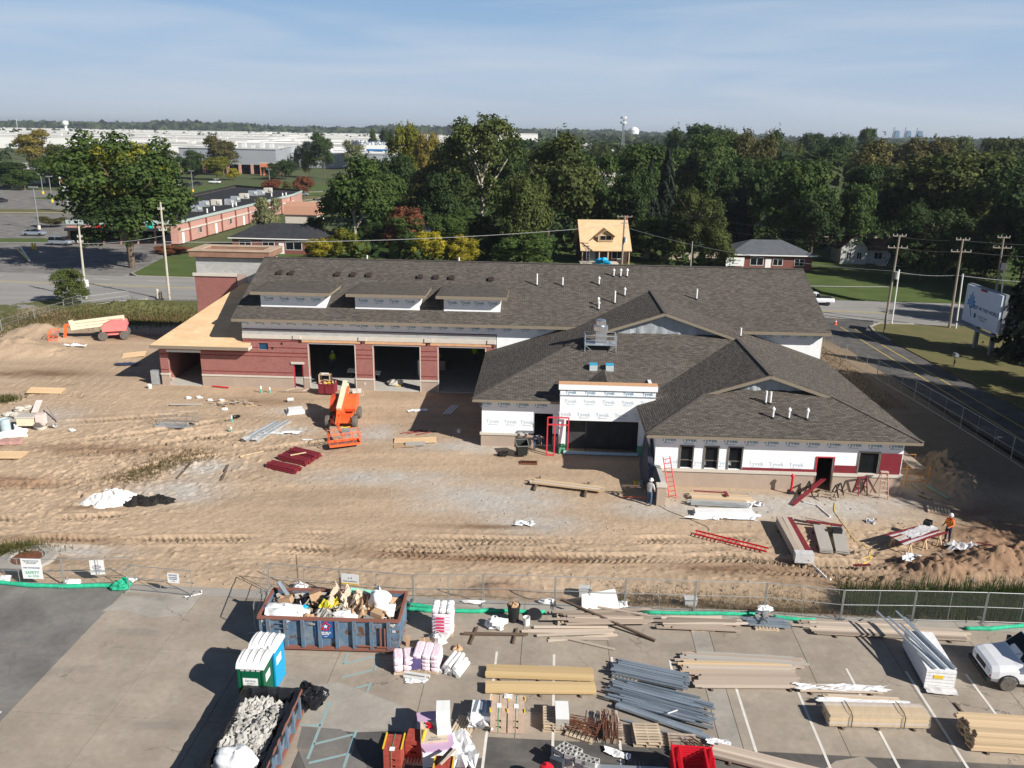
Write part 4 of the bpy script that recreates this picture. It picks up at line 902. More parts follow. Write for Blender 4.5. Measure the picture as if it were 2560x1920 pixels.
pr2= [(-1.25,1.0),(-1.5,1.4),(-1.4,1.85),(-1.0,2.2),(.2,2.15),(.85,1.85),(1.15,1.45),(1.1,1.0)]
MB().prism_y(pr2,.25,1.1).build('engine_hood',m_pinkred,LP);MB().prism_y(pr2,-1.1,-.3).build('tank_hood',m_pinkred,LP)
MB().bx(-1.2,1.0,-.3,.25,.9,1.5).build('turntable',m_pinkred,LP)
for k,z in enumerate((1.45,1.78,2.12)):MB().beam((-1.2,-.02,z+.32),(4.2,-.02,z-.1),.36-.04*k,.29).build('boom',m_cream,LP)
MB().beam((4.05,0,1.2),(4.25,0,2.3),.42,.35).build('boom_link',m_cream,LP)
MB().beam((4.75,0,1.75),(5.05,0,.3),.3,.30).beam((4.35,0,1.85),(4.85,0,1.78),.24,.24).build('jib',m_orange,LP)
platform(LP,(6.1,0,.2),0,m_orange,1.9,.85)
# ---------------------------------------------------------------- yard clutter
dc=thing('trash_cart','maroon steel trash cart with scraps by the first bay','trash cart',(-16.7,71.74),R(-4))
MB().bx(-.68,.68,-.5,.5,.12,.17).bx(-.72,.72,-.54,-.5,.15,1.05).bx(-.72,.72,.5,.54,.15,1.05).bx(-.72,-.68,-.5,.5,.15,1.05).bx(.68,.72,-.5,.5,.15,1.05).build('tub',m_maroon,dc)
MB().bx(-.76,.76,-.58,-.545,.95,1.08).bx(-.08,.08,-.60,-.545,.2,.9).build('rim',m_maroon,dc)
for x in (-.5,.5):wheel(dc,(x,0,.1),.1,.08)
MB().sheet((-.3,0,.85),.7,.8,6,6,.22,0,3).build('scrap_card',m_card,dc);MB().sheet((.05,-.1,.95),.5,.4,5,5,.15,.3,5).build('yellow_scrap',m_yellow,dc);MB().sheet((.42,.1,.88),.5,.7,5,5,.3,0,8).build('scrap_card',m_card,dc)
pipe=MB().cyl((-1.25,0,0),.062,2.5,10,axis='X').mesh('pipe',m_maroon)
for k,(c,sd,lb) in enumerate([((-15.17,56.76),1,'farthest of the three bundles of maroon steel pipe on the dirt'),((-15.58,55.73),2,'middle bundle of maroon steel pipe with a short plank on it'),((-16.01,54.2),3,'nearest strapped bundle of maroon steel pipe on the dirt')]):
    t=thing('pipe_bundle',lb,'pipes',xy(c,hz(*c) -.01),R(-28) +.03*k,'bundles of maroon pipe on the dirt')
    for r_ in range(3):
        for i in range(8-r_):put('pipe',pipe,t,(rnd.uniform(-.08,.08),(i- (7-r_)/2)*.126,.064+r_*.11))
    for x in (-.7,.7):MB().bx(x-.02,x+.02,-.54,.54,.0,.01).bx(x-.02,x+.02,-.40,.40,.345,.352).build('strap',m_black,t)
brd(None,'plank',(*(-15.46,56.07),.42+hz(*(-15.46,56.07))),(1.15,.14,.04),R(32),m_pine,label='short pale plank lying across the maroon pipe bundles',cat='plank')
for k,(p,q) in enumerate([((-20.42,59.25),(-19.03,63.67)),((-19.64,59.29),(-18.24,64.08))]):
    t=thing('steel_beam',['long grey wrapped steel channel, left of a pair on the dirt','long grey wrapped steel channel, right of a pair on the dirt'][k],'steel beam',(*mid(p,q),hz(*mid(p,q))),ang(p,q),'pair of wrapped steel channels')
    l=dist(p,q);MB().bx(-l/2,l/2,-.22,-.16,0,.2).bx(-l/2,l/2,.16,.22,0,.2).bx(-l/2,l/2,-.16,.16,.08,.11).build('channel',m_galv,t)
    MB().sheet((-l/2+.3,0,.2),.8,.5,6,4,.05,0,k).build('film_end',m_wrap,t)
MB().sheet((0,0,.02),2.6,.5,16,4,.1,.1,4,.5).build('plastic_strip',m_bagw,None,(*(-17.91,61.28),hz(*(-17.91,61.28))),label='torn white plastic strip beside the steel channels',cat='plastic')
MB().sheet((0,0,.02),.8,.35,6,4,.03,.1,6,.2).build('paper_sheet',m_bagw,None,(*(-15.68,59.77),hz(*(-15.68,59.77))),label='small white paper sheet left of the orange basket',cat='paper')
for k,(c,d,rz,m_,lb) in enumerate([(((-8.07,59.95)),(1.9,1.05),R(4),m_ply,'warped brown plywood sheet, left one by the shadow edge'),(((-8.11,58.84)),(1.6,.55),R(8),m_card,'brown plywood offcut lying nearest the camera by the shadow'),(((-6.73,60.01)),(1.9,1.1),R(6),m_ply,'tan plywood sheet, right one by the shadow edge'),(((-7.31,59.17)),(1.5,.75),R(8),m_greyboard,'grey foam board lying on the plywood sheets')]):
    brd(None,'plywood_sheet' if k<3 else 'foam_board',(*c,.05+.02*k+hz(*c)),(*d,.02),(R(rnd.uniform(-3,3)),R(rnd.uniform(-2,2)),rz),m_,label=lb,cat='board')
for k,(p,q) in enumerate([((-8.77,61.53),(-7.09,62.47)),((-8.26,61.48),(-6.7,62.35)),((-7.5,61.25),(-5.96,62.3))]):
    o=MB().tube([(*p,.05+hz(*p)),(*q,.05+hz(*q))],.035,8).build('steel_pipe',m_maroon,label=['maroon pipe on gravel, leftmost of three loose ones','maroon pipe on gravel, middle of three loose ones','maroon pipe on gravel, rightmost of three loose ones'][k],cat='pipe',group='loose pipes by the shadow edge')
ss=thing('foam_stack','small stack of white foam sheets on the dirt near the first bay','foam sheets',xy((-18.34,66.35),hz(*(-18.34,66.35))),R(25))
for k in range(5):brd(ss,'foam_sheet',(.02*k,.05*k-.1,.04+.07*k),(1.5-.08*k,.95,.06),rnd.uniform(-.08,.08),m_bagw)
MB().tube([(0,0,0),(.5,.1,0)],.19,14).build('pipe_offcut',m_buck,None,(*(-19.7,69.18),.19),label='short grey pipe offcut lying on dirt near the bays',cat='pipe')
for k,(p,q,m_,w_,lb) in enumerate([((-19.76,56.21),(-18.45,57.51),m_pine,.12,'long pale plank lying alone left of the pipe bundles'),((-22.73,52.07),(-22.58,54.58),m_woodd,.10,'dark stick lying on pale gravel, left one'),((-19.65,51.94),(-20.1,54.62),m_woodd,.16,'dark thick stick lying on pale gravel, right one'),((-18.71,77.31),(-18.7,77.3),None,0,'')][:3]):
    bar(None,'plank',(*p,.06+hz(*p)),(*q,.06+hz(*q)),w_,.06,m_,label=lb,cat='plank')
c= (-25.48,48.56);MB().heap(1.25,.62,36,12,11,.22,1.5).build('lime_heap',m_lime,None,xy(c,hz(*c)),label='white heap of lime on the dirt beside dark mulch',cat='heap')
c= (-23.76,48.28);MB().heap(.75,.34,34,11,12,.4,1.5).build('mulch_heap',m_coal,None,xy(c,hz(*c) -.02),label='dark mulch heap touching the white lime heap',cat='heap')
c= (-22.56,48.59);MB().heap(.75,.32,34,11,13,.4,1.4).build('mulch_heap',m_coal,None,xy(c,hz(*c) -.02),label='dark mulch heap farther right of the lime heap',cat='heap')
sf=thing('scaffold_rack','black wire scaffold rack with grey metal pans on churned dirt','scaffold',xy((-26.68,62.5),hz(*(-26.68,62.5))),R(-4))
b=MB()
for x in (-1.45,-.5,.5,1.45):
    for y in (-.35,.5):b.tube([(x,y,0),(x,y,1.05)],.016,5)
for z in (.35,.7,1.03):
    for y in (-.35,.5):b.tube([(-1.45,y,z),(1.45,y,z)],.016,5)
for x in (-1.45,1.45):b.tube([(x,-.35,1.03),(x,.5,1.03)],.016,5).tube([(x,-.35,.2),(x,.5,.8)],.016,5)
b.build('wire_frame',m_greyp,sf)
brd(sf,'metal_pan',(-.3,-.3,.12),(3.0,.28,.16),0,m_galv);brd(sf,'metal_pan',(-.5,.1,.22),(2.4,.3,.10),R(3),m_greyboard);brd(sf,'plank',(.2,.4,.32),(2.6,.25,.04),0,m_wood)
brd(None,'metal_sheet',(*(-28.07,67.73),.10),(2.6,.3,.05),(0,R(2),R(10)),m_greyboard,label='pale bent metal strip behind the wire scaffold rack',cat='metal strip')
for k,(p,h,lb) in enumerate([((-22.79,71.71),.62,'teal pipe stub with white tip near the wall, left of two'),((-22.01,71.76),.52,'teal pipe stub with white tip near the wall, right of two'),((-22.84,63.75),.5,'teal pipe stub with white top beside a black ring'),((-22.12,61.43),.42,'teal pipe stub with white top, nearest of the yard stubs')]):
    t=thing('pipe_stub',lb,'pipe',xy(p,hz(*p)),0,'teal pipe stubs');MB().cyl((0,0,-.1),.065,h*.55+.1,10).build('pipe',m_cyan,t);MB().cyl((0,0,h*.55),.072,h*.45,10).build('cap',m_white,t)
MB().lathe([(.26,0),(.34,.06),(.36,.12),(.28,.12),(.24,.02)],18).build('drain_ring',m_black,None,xy((-22.83,64.81),hz(*(-22.83,64.81))),label='black drain ring on the dirt beside a teal stub',cat='drain ring')
sw=thing('scrap_heap','heap of broken lumber scraps on the dirt left of the bays','scrap wood',xy((-24.17,68.14),hz(*(-24.17,68.14))),0)
for k in range(22):brd(sw,'scrap',(rnd.gauss(0,.9),rnd.gauss(0,.4),.04+rnd.random()*.2),(rnd.uniform(.5,1.6),.09,.04),(rnd.uniform(-.1,.1),rnd.uniform(-.15,.15),rnd.uniform(-.7,.7)),rnd.choice([m_wood,m_pine,m_woodp]))
for k,c in enumerate([(-28.6,69.65),(-27.75,69.86),(-26.51,69.1),(-25.51,69.15),(-24.37,66.67),(-34.42,60.92)]):
    MB().blob((0,0,.08),(.5,.35,.25),9,5,.35,40+k,.5).build('litter',m_bagw if k<5 else m_white,None,xy(c,hz(*c)),label=['crumpled white litter, leftmost in the row before the brick wall','crumpled white litter, second in the row before the brick wall','crumpled white litter, third in the row before the brick wall','crumpled white litter beside the scrap lumber heap','crumpled white litter above the teal stub','lone white bucket-sized litter on churned dirt'][k],cat='litter',group='white litter on the dirt')
cb=thing('cabinet','grey electrical cabinet standing at the left corner of the building','cabinet',xy((-33.19,73.79),0),R(-2));MB().bx(-.34,.34,-.2,.2,0,1.35).build('case',m_galv,cb);MB().bx(-.3,.3,-.225,-.203,.08,1.25).build('door',m_galv,cb)
for k,(c,d,tl,lb) in enumerate([((-41.77,70.69),(2.9,1.3),(R(6),R(3),R(8)),'warped brown plywood sheet alone on the dirt at left'),((-39.52,83.49),(2.3,1.25),(R(10),R(-4),R(12)),'brown plywood sheet in shade beside the building corner'),((-36.33,55.51),(2.5,1.3),(R(2),0,R(2)),'brown plywood sheet at the left edge of the picture')]):
    brd(None,'plywood_sheet',(*c,.16+max(0,hz(*c))),(*d,.025),tl,m_ply,label=lb,cat='plywood')
bar(None,'steel_bar',(*(-27.76,73.25),.08),(*(-26.13,72.87),.06),.1,.1,m_redp,label='short red steel bar on the ground below the brick wall',cat='steel bar')
MB().sheet((0,0,.03),2.3,.8,12,5,.22,.05,21,.3).build('plastic_sheet',m_bagw,None,xy((-47.1,86.39),hz(*(-47.1,86.39))),label='crumpled white plastic lying below the pink boom lift',cat='plastic')
MB().lathe([(.15,0),(.18,.38),(.16,.38),(.14,.04)],14).build('bucket',m_white,None,xy((-33.22,72.47),0),label='white bucket at the foot of the grey cabinet',cat='bucket')
MB().sheet((0,0,.03),2.2,1.0,10,6,.05,.1,22,.2).build('blue_tarp',M('navy_tarp',(.03,.05,.11),.5,.2,2,bump=.4),None,xy((-38.75,80.16),.05),label='dark blue tarp lying in the shade left of the building',cat='tarp')
mx_=thing('mortar_mixer','dusty cream mortar mixer at the left edge of the yard','mixer',xy((-38.16,61.48),hz(*(-38.16,61.48))),R(6))
MB().bx(-.62,.62,-.45,.45,.32,.95).build('drum',m_cream,mx_);MB().bx(-.7,.7,-.5,.5,.96,1.06).build('grate_frame',m_stone,mx_)
for i in range(6):brd(mx_,'grate_bar',(-.5+.2*i,0,1.08),(.03,.9,.03),0,m_greyp)
for x in (-.6,.6):
    for y in (-.4,.4):brd(mx_,'leg',(x,y,.16),(.07,.07,.33),0,m_stone)
MB().bx(.75,1.35,-.35,.3,.3,1.15).build('engine_cover',M('dusty_pink',(.72,.56,.52),.7),mx_)
for y in (-.5,.5):wheel(mx_,(.95,y,.3),.3,.16,mr=m_stone)
dr=MB().lathe([(.36,0),(.37,.3),(.38,.32),(.37,.34),(.37,.62),(.38,.64),(.37,.66),(.36,.98),(.34,.98),(.33,.9)],20).build('drum_barrel',M('pale_blue_drum',(.42,.52,.55),.6,.15,3),None,xy((-39.54,60.8),hz(*(-39.54,60.8))),label='pale blue-grey steel barrel beside the mortar mixer',cat='barrel')
MB().lathe([(.15,0),(.18,.45),(.16,.45),(.14,.04)],14).build('bucket',m_white,None,xy((-38.85,61.06),hz(*(-38.85,61.06))),label='white bucket between the barrel and mixer',cat='bucket')
MB().lathe([(.38,0),(.46,.22),(.44,.24),(.36,.05)],18).build('mortar_tub',m_stone,None,xy((-37.1,61.38),hz(*(-37.1,61.38))),label='round cream mortar tub right of the mixer',cat='tub')
MB().lathe([(.15,0),(.18,.38),(.16,.38),(.14,.04)],14).build('bucket',m_buck,None,((-36.35,61.65)[0],(-36.35,61.65)[1],hz(*(-36.35,61.65)) +.18),(R(80),0,R(60)),label='grey bucket lying on its side near the mixer',cat='bucket')
for k,(c,d) in enumerate([((-38.82,59.26),(1.7,.9,.55)),((-38.14,59.73),(1.9,.9,.5)),((-38.17,60.33),(1.0,.7,.5))]):
    MB().blob((0,0,.15),d,16,8,.25,60+k,.6).build('tarp_bundle',m_bagw,None,xy(c,hz(*c)),label=['white bundled tarp at the left picture edge','white bundled tarp below the mixer','small white bag under the mixer'][k],cat='tarp')
pb=thing('brick_pallet','low pallet of dusty pink bricks under the white tarps','bricks',xy((-37.42,58.1),hz(*(-37.42,58.1))),R(8))
for i in range(6):
    for j in range(3):
        for k in range(3):brd(pb,'brick',(-.75+.25*i,-.25+.21*j,.08+.1*k),(.24,.20,.09),rnd.uniform(-.06,.06),M('pink_brick',(.50,.30,.26),.9,.2,4,rand=.15))
for k in range(5):
    c= [(-40.75,64.12),(-41.39,64.25),(-40.27,63.8),(-40.62,65.85),(-41.17,65.38)][k]
    MB().blob((0,0,.14),(.8,.6,.45),11,6,.25,80+k,.5).build('cement_bag',m_stone,None,xy(c,hz(*c)),label=['cement bag just behind the white bucket','cement bag behind the barrel','cement bag against the mixer','pale cement bag farthest up the masonry corner','cement bag beside the pink boards'][k],cat='bag',group='cement bags by the mixer')
brd(None,'pink_board',(*(-39.59,65.38),.5),(.5,1.5,.04),(R(25),0,R(10)),M('dusty_pink',(.72,.56,.52),.7),label='tall pink board leaning by the mixer',cat='board')
bar(None,'plank',(*(-38.69,65.34),.5),(*(-36.69,62.99),.05),.1,.05,m_wood,label='brown plank propped up right of the mixer',cat='plank')
lp=stack('lumber_stack','long tan lumber stack on two dark posts in front of the entry','lumber',(1.37,52.22),(6.23,50.98),5,2,.14,.045,[m_pine,m_woodp],0,fan=.04,slip=.05,seed=3,z=.22)
for p,q in (((1.42,53.92),(1.31,49.79)),((5.41,54.19),(5.02,50.11))):bar(lp,'bearer',Vector(lp.matrix_world.inverted() @ Vector((*p,.1))) if False else (0,0,0),(0.1,0,0),.01,.01,m_woodd) if False else None
for fx in (-.44,.30):brd(lp,'bearer',(fx*4.6,0,-.1),(.14,2.2,.16),R(3),m_woodd)
dfr=thing('door_frame','red steel door frame with side light standing loose by the entry','door frame',(0,0,0),0)
P0=Vector((*(2.67,57.63),0));ez=2.35;ux=Vector((math.cos(R(-2)),math.sin(R(-2)),0));lean=Vector((0.02,.18,0))
def fp(a,z): return P0+ux*a+Vector((0,0,z)) +lean*(z/ez)
for a0,z0,a1,z1 in [(0,0,0,2.9),(.55,0,.55,2.9),(1.55,.4,1.55,2.9),(0,2.9,1.55,2.9),(0,2.35,1.55,2.35),(0,.02,.55,.02)]:bar(dfr,'frame_bar',fp(a0,z0),fp(a1,z1),.09,.09,M('frame_red',(.62,.05,.07),.5))
wb=thing('rubbish_cart','black tilting rubbish cart in front of the left office wall','cart',xy((0.82,57.38),0),R(8))
b=MB();b.add([(-.32,-.3,.12),(.32,-.3,.12),(.38,.42,.12),(-.38,.42,.12),(-.42,-.55,.95),(.42,-.55,.95),(.46,.62,1.05),(-.46,.62,1.05)],[(3,2,1,0),(0,1,5,4),(1,2,6,5),(2,3,7,6),(3,0,4,7)]);b.build('tub',M('black_poly',(.03,.032,.03),.45,.2),wb)
MB().beam((-.44,-.57,.97),(.44,-.57,.97),.06,.06).beam((.44,-.57,.97),(.48,.64,1.07),.06,.06).beam((-.44,-.57,.97),(-.48,.64,1.07),.06,.06).beam((-.48,.64,1.07),(.48,.64,1.07),.06,.06).build('rim',M('grey_poly',(.16,.17,.15),.5),wb)
for x in (-.4,.4):wheel(wb,(x,.2,.14),.14,.08)
MB().blob((0,0,.12),(.8,.4,.4),12,6,.5,31,.4).build('glove_heap',m_coal,None,xy((-0.59,57.32),0),label='small dark heap of rags left of the rubbish cart',cat='rags')
gr=thing('steel_grate','rusty trench grate lying on the dirt below the rubbish cart','grate',xy((1.3,55.9),hz(*(1.3,55.9))),R(-2))
for i in range(8):brd(gr,'bar',(-.55+.16*i,0,.07),(.05,.55,.1),R(12),m_rust)
for y in (-.25,.25):brd(gr,'side_bar',(0,y,.07),(1.3,.05,.08),0,m_rust)
tr=thing('trestle','dark painter trestle in the shade beside the pier','trestle',xy((8.32,50.42),0),R(-4))
for y,z in ((-.35,.0),(.45,.0)):
    for x in (-.75,.75):bar(tr,'leg',(x,y,0),(x*.96,y*.3,.72),.05,.05,m_woodd)
for y in (-.1,.15):bar(tr,'rail',(-.95,y,.74),(.95,y,.74),.06,.06,m_woodd)
bar(tr,'cross_rail',(-.9,-.34,.16),(.9,-.34,.12),.05,.05,m_orange)
for i in range(6):bar(tr,'rung',(-.75+.3*i,-.1,.74),(-.75+.3*i,.15,.74),.03,.03,m_woodd)
for k,(c,m_,lb) in enumerate([((8.59,52.22),m_yellow,'yellow bucket in the shade by the trestle'),((8.84,52.13),m_buck,'pale bucket in the shade by the trestle')]):
    MB().lathe([(.15,0),(.18,.4),(.16,.4),(.14,.04)],14).build('bucket',m_,None,xy(c,0),label=lb,cat='bucket')
def ladder(name,label,p,q,w,n,mat,up=(0,0,1)):
    t=thing(name,label,'ladder',(0,0,0));p=Vector(p);q=Vector(q);d= (q-p).normalized();s_=d.cross(Vector(up)).normalized()*w/2
    for s in (-1,1):bar(t,'rail',p+s_*s,q+s_*s,.045,.09,mat)
    for i in range(n):
        c=p.lerp(q,(i+.5)/n);bar(t,'rung',c-s_,c+s_,.035,.035,mat)
    return t
ladder('ladder','red ladder leaning on the corner of the right wing',(*(10.79,50.37),0),(*(10.44,51.81),2.35),.45,9,m_redp,(0,1,.3))
ladder('extension_ladder','long red extension ladder lying flat on the rutted dirt',(*(11.1,45.08),.2),(*(14.9,42.99),.2),.48,17,m_redp)
c= (14.9,50.33)
stack('lumber_stack','pine lumber pack with a maroon board on top, nearest the wall','lumber',(11.81,50.38),(15.87,50.05),5,4,.14,.06,[m_pine,m_woodp],0,slip=.06,seed=5)
t=stack('siding_pack','grey metal trim pack between lumber and white wrapped pack','trim',(11.61,49.39),(15.34,49.09),4,2,.13,.09,[m_greyboard,m_galv],2,slip=.03,seed=6)
t=stack('wrapped_pack','white plastic wrapped board pack nearest the ladder','boards',(11.69,47.94),(15.39,47.99),3,2,.22,.1,[m_bagw],2,slip=.02,seed=7)
MB().sheet((0,-.5,.02),4.2,.7,20,5,.15,0,9,.3).build('loose_film',m_bagw,t)
for p,q in (((12.19,50.76),(14.15,50.56)),):bar(None,'maroon_board',(*p,.36),(*q,.36),.12,.04,m_maroon,label='maroon board on top of the pine lumber pack',cat='board')
brd(None,'maroon_board',(*(14.28,50.35),.36),(.2,.75,.05),0,m_maroon,label='short maroon board across the pine lumber pack',cat='board')
MB().sheet((0,0,.02),1.3,.7,8,5,.2,.2,19,.3).build('scrap_bag',m_wrap,None,xy((15.92,49.42),0),label='clear plastic and offcuts at the right end of the lumber packs',cat='plastic')
sp=thing('standpipe','bright red standpipe rising in front of the right wing','standpipe',xy((18.91,51.41),0),0);MB().tube([(0,0,0),(.02,0,1.2)],.075,12).build('riser',m_redp,sp);MB().lathe([(.11,1.18),(.12,1.3),(.05,1.42)],12).build('cap',m_redp,sp);MB().bx(-.2,.22,-.16,.16,0,.14).build('foot',m_black,sp)
MB().lathe([(.10,0),(.13,.14),(.05,.2)],10).build('valve',m_black,None,xy((19.49,51.39),0),label='small black valve cap right of the red standpipe',cat='valve')
def sawhorse(name,label,c,rz,mat,l=1.1,h=.75):
    t=thing(name,label,'sawhorse',c,rz)
    bar(t,'top_rail',(-l/2,0,h),(l/2,0,h),.09,.09,mat)
    for x in (-l*.42,l*.42):
        for y in (-.3,.3):bar(t,'leg',(x*1.1,y,0),(x,y*.1,h),.05,.07,mat)
        bar(t,'spreader',(x*1.06,-.2,h*.4),(x*1.06,.2,h*.4),.03,.06,mat)
    return t
sawhorse('sawhorse','wooden sawhorse under a leaning maroon board by the office door',(21.03,50.57),R(-2),m_wood,1.2,.42)
bar(None,'maroon_board',(*(18.39,49.37),.12),(*(21.46,52.37),.75),.3,.05,m_maroon,label='wide maroon board propped on the sawhorse by the office door',cat='board')
for k,(c,lb) in enumerate([((20.08,51.41),'black folding trestle left of the office door'),((21.98,51.27),'black folding trestle right of the office door'),((23.66,51.56),'maroon and black folding trestle left of the stepladder')]):
    sawhorse('sawhorse',lb,c,R(70-30*k),m_black if k<2 else m_maroon,.7,.75 if k<2 else 1.2)
ladder_t=thing('stepladder','wooden stepladder open at the corner of the right wing','stepladder',xy((24.89,50.73),0),R(-3))
for x,xt in ((-.3,-.2),(.3,.2)):
    bar(ladder_t,'rail',(x,0,0),(xt,.45,1.75),.04,.08,M('faded_red_wood',(.50,.28,.22),.8));bar(ladder_t,'back_leg',(x*1.3-.15,.95,0),(xt,.5,1.72),.03,.06,M('faded_red_wood',(.50,.28,.22),.8))
for i in range(5):f= (i+.8)/5.6;bar(ladder_t,'step',(-.28+.1*f,.45*f,1.75*f),(.28-.1*f,.45*f,1.75*f),.12,.03,m_woodp)
brd(ladder_t,'top_cap',(0,.47,1.76),(.5,.25,.05),0,m_woodp)
sc=thing('scaffold','orange frame scaffold with planks at the end of the right wing','scaffold',xy((28.14,53.1),0),R(-2))
m_scaf=M('scaffold_orange',(.72,.30,.04),.5,.1)
for yy in (0,2.3):
    for x in (-.75,.75):MB().tube([(x,yy,0),(x,yy,1.45)],.028,7).build('post',m_scaf,sc)
    for z in (.3,.8,1.4):MB().tube([(-.75,yy,z),(.75,yy,z)],.022,6).build('rail',m_scaf,sc)
    MB().tube([(.25,yy,.3),(.25,yy,1.4)],.02,6).build('stile',m_scaf,sc)
for k in range(3):brd(sc,'plank',(-.5+.28*k,1.2,1.46),(.26,3.4,.045),R(2*k-2),m_wood)
for k,(p,q,m_,lb) in enumerate([((27.92,53.57),(27.92,51.72),m_woodp,'pale plank on the ground below the scaffold'),((27.53,51.49),(27.98,50.67),m_pine,'short plank end lying right below the scaffold'),((28.65,52.66),(29.1,50.63),M('green_board',(.30,.42,.28),.8),'greenish board lying right of the scaffold'),((24.76,43.12),(25.26,39.79),m_wood,'long brown plank lying across the dirt mound at right')]):
    bar(None,'plank',(*p,.1+max(hz(*p),0)),(*q,.1+max(hz(*q),-.1)),.24,.05,m_,label=lb,cat='plank')
def slabpack(name,label,p,q,w,h,mats,z=0.09,n=9,seed=0):
    t=thing(name,label,'siding',(*mid(p,q),0),ang(p,q));l=dist(p,q);r=random.Random(seed)
    for x in (-.3,.3):brd(t,'bearer',(x*l,0,.045),(.1,w+.2,.09),0,m_woodd)
    cols=len(mats);bw=w/cols
    for i in range(cols):
        for k in range(n):brd(t,'board',(r.uniform(-.05,.05),(i- (cols-1)/2)*bw,z+h*(k+.5)/n),(l,bw*.97,h/n*.92),r.uniform(-.01,.01),mats[i])
    return t
t=slabpack('siding_pack','tall pack of maroon and tan siding boards wrapped at one end',(16.93,46.6),(16.61,41.81),.95,.5,[m_woodp,m_woodp,m_maroon],seed=1)
MB().bx(2.0,2.45,-.52,.52,.05,.64).build('wrap_end',m_wrap,t)
t=slabpack('siding_pack','grey fibre board pack, left half of a low pair',(18.97,46.12),(18.27,42.98),.75,.22,[m_greyboard],n=5,seed=2)
t=slabpack('siding_pack','grey fibre board pack, right half of a low pair',(20.08,46.16),(19.14,42.76),.75,.2,[m_greyboard],n=5,seed=3)
cs=thing('tool_case','black tool case standing on the grey board packs','case',(*(19.67,45.15),.3),R(-5));MB().bx(-.27,.27,-.17,.17,0,.28).build('shell',m_black,cs);MB().bx(-.1,.1,-.02,.02,.28,.33).build('handle',m_black,cs)
bar(None,'maroon_board',(*(18.28,46.55),.35),(*(20.31,45.98),.35),.2,.06,m_maroon,label='maroon board lying across the back of the grey board packs',cat='board')
bar(None,'plank',(*(18.39,47.03),.4),(*(19.72,46.33),.4),.3,.05,m_woodp,label='tan board behind the maroon board on the packs',cat='board')
tb=thing('cutting_table','sawhorse cutting table loaded with maroon and wrapped siding boards','work table',xy((23.98,44.17),hz(*(23.98,44.17)) -.02),R(28))
for x in (-1.3,0,1.3):
    bar(tb,'top_rail',(x,-.65,.72),(x,.65,.72),.08,.1,m_pine)
    for y in (-.55,.55):
        for s in (-.22,.22):bar(tb,'leg',(x+s,y*1.1,0),(x,y,.72),.05,.08,m_pine)
for i in range(9):
    brd(tb,'siding_board',(rnd.uniform(-.3,.3),-.62+.15*i,.80+.012*(i%3)),(3.4,.19,.018),R(rnd.uniform(-4,4)),[m_maroon,m_wrap,m_maroon,m_wrap,m_wrap,m_woodp,m_maroon,m_wrap,m_maroon][i])
MB().sheet((.3,.1,.84),2.6,.8,14,6,.05,.05,44,.15).build('film',m_wrap,tb)
brd(tb,'mitre_saw',(1.5,.45,.95),(.5,.4,.3),R(20),m_black)
pl=pallet(None,xy((27.69,48.95),hz(*(27.69,48.95))),R(-20),label='broken pallet lying behind the orange vest worker',cat='pallet');pl.scale= (1.2,.9,1)
for k,(p,q) in enumerate([((27.35,43.95),(27.8,43.14)),((27.7,44.3),(28.05,42.58)),((19.25,41.51),(20.1,41.23))]):bar(None,'maroon_board',(*p,.12+max(0,hz(*p))),(*q,.12+max(0,hz(*q))),.2,.03,m_maroon,label=['maroon siding scrap on the mound, left one','maroon siding scrap on the mound, right one','maroon siding scrap lying on the ruts'][k],cat='board')
MB().sheet((0,0,.05),1.8,.9,9,5,.25,.2,52,.3).build('scrap_film',m_wrap,None,xy((26.52,43.75),hz(*(26.52,43.75))),label='crumpled clear film and metal trim before the mound',cat='plastic')
MB().sheet((0,0,.05),1.0,.6,8,5,.2,.6,53,.3).build('scrap_film',m_bagw,None,xy((22.6,41.85),hz(*(22.6,41.85))),label='white plastic scrap on the small dirt pile',cat='plastic')
def cord(name,label,pts,r,mat,cat='cord',dz=.03):
    return MB().tube([(p[0],p[1],hz(*p) +dz) for p in pts],r,5).build(name,mat,label=label,cat=cat)
cord('extension_lead','yellow extension cord tangled below the cutting table',[(19.8,42.23),(20.41,42.57),(20.87,42.74),(20.21,42.08),(19.75,41.91),(20.51,42.25),(21.13,43.57),(20.56,44.57),(20.75,47.5),(20.84,48.69),(21.35,49.95)],.018,m_yellow)
cord('white_hose','white flexible hose lying on gravel before the office door',[(19.04,50.5),(19.29,49.87),(19.97,49.48),(20.15,48.46),(20.25,47.77)],.05,m_bagw,'hose')
cord('plastic_tail','white plastic tail trailing from the tall siding pack',[(17.13,41.75),(17.15,40.91),(17.4,40.33),(17.45,39.97)],.06,m_bagw,'plastic')
cord('extension_lead','thin black cord running from the pier across the dirt',[(9.61,49.14),(10.2,48.22),(11.19,47.26),(12.11,46.18),(12.18,45.72)],.015,m_black)
for k,(c,m_) in enumerate([((14.83,52.68),m_white),((22.73,52.54),m_wrap)]):
    b=MB()
    for j in range(5):b.tube([(math.cos(a_)*(.22+.04*j),math.sin(a_)*(.2+.03*j),.05+.04*(j%3)) for a_ in [i*PI/7 for i in range(15)]],.022,5)
    b.build('cable_coil',m_,None,xy(c,hz(*c)),label=['white cable coil on gravel below the windows','silvery wire coil by the wall right of the office door'][k],cat='cable coil')
MB().beam((0,0,0),(0.0,.75,1.0),.03,.03).build('level_stick',M('light_blue',(.25,.5,.6),.5),None,xy((12.94,52.26),0),label='pale blue stick leaning on the tan base wall',cat='stick')
MB().sheet((0,0,.02),1.1,.6,8,5,.15,0,63,.3).build('scrap_film',m_bagw,None,xy((0.91,46.09),hz(*(0.91,46.09))),label='white plastic strip lying among the tyre tracks',cat='plastic')
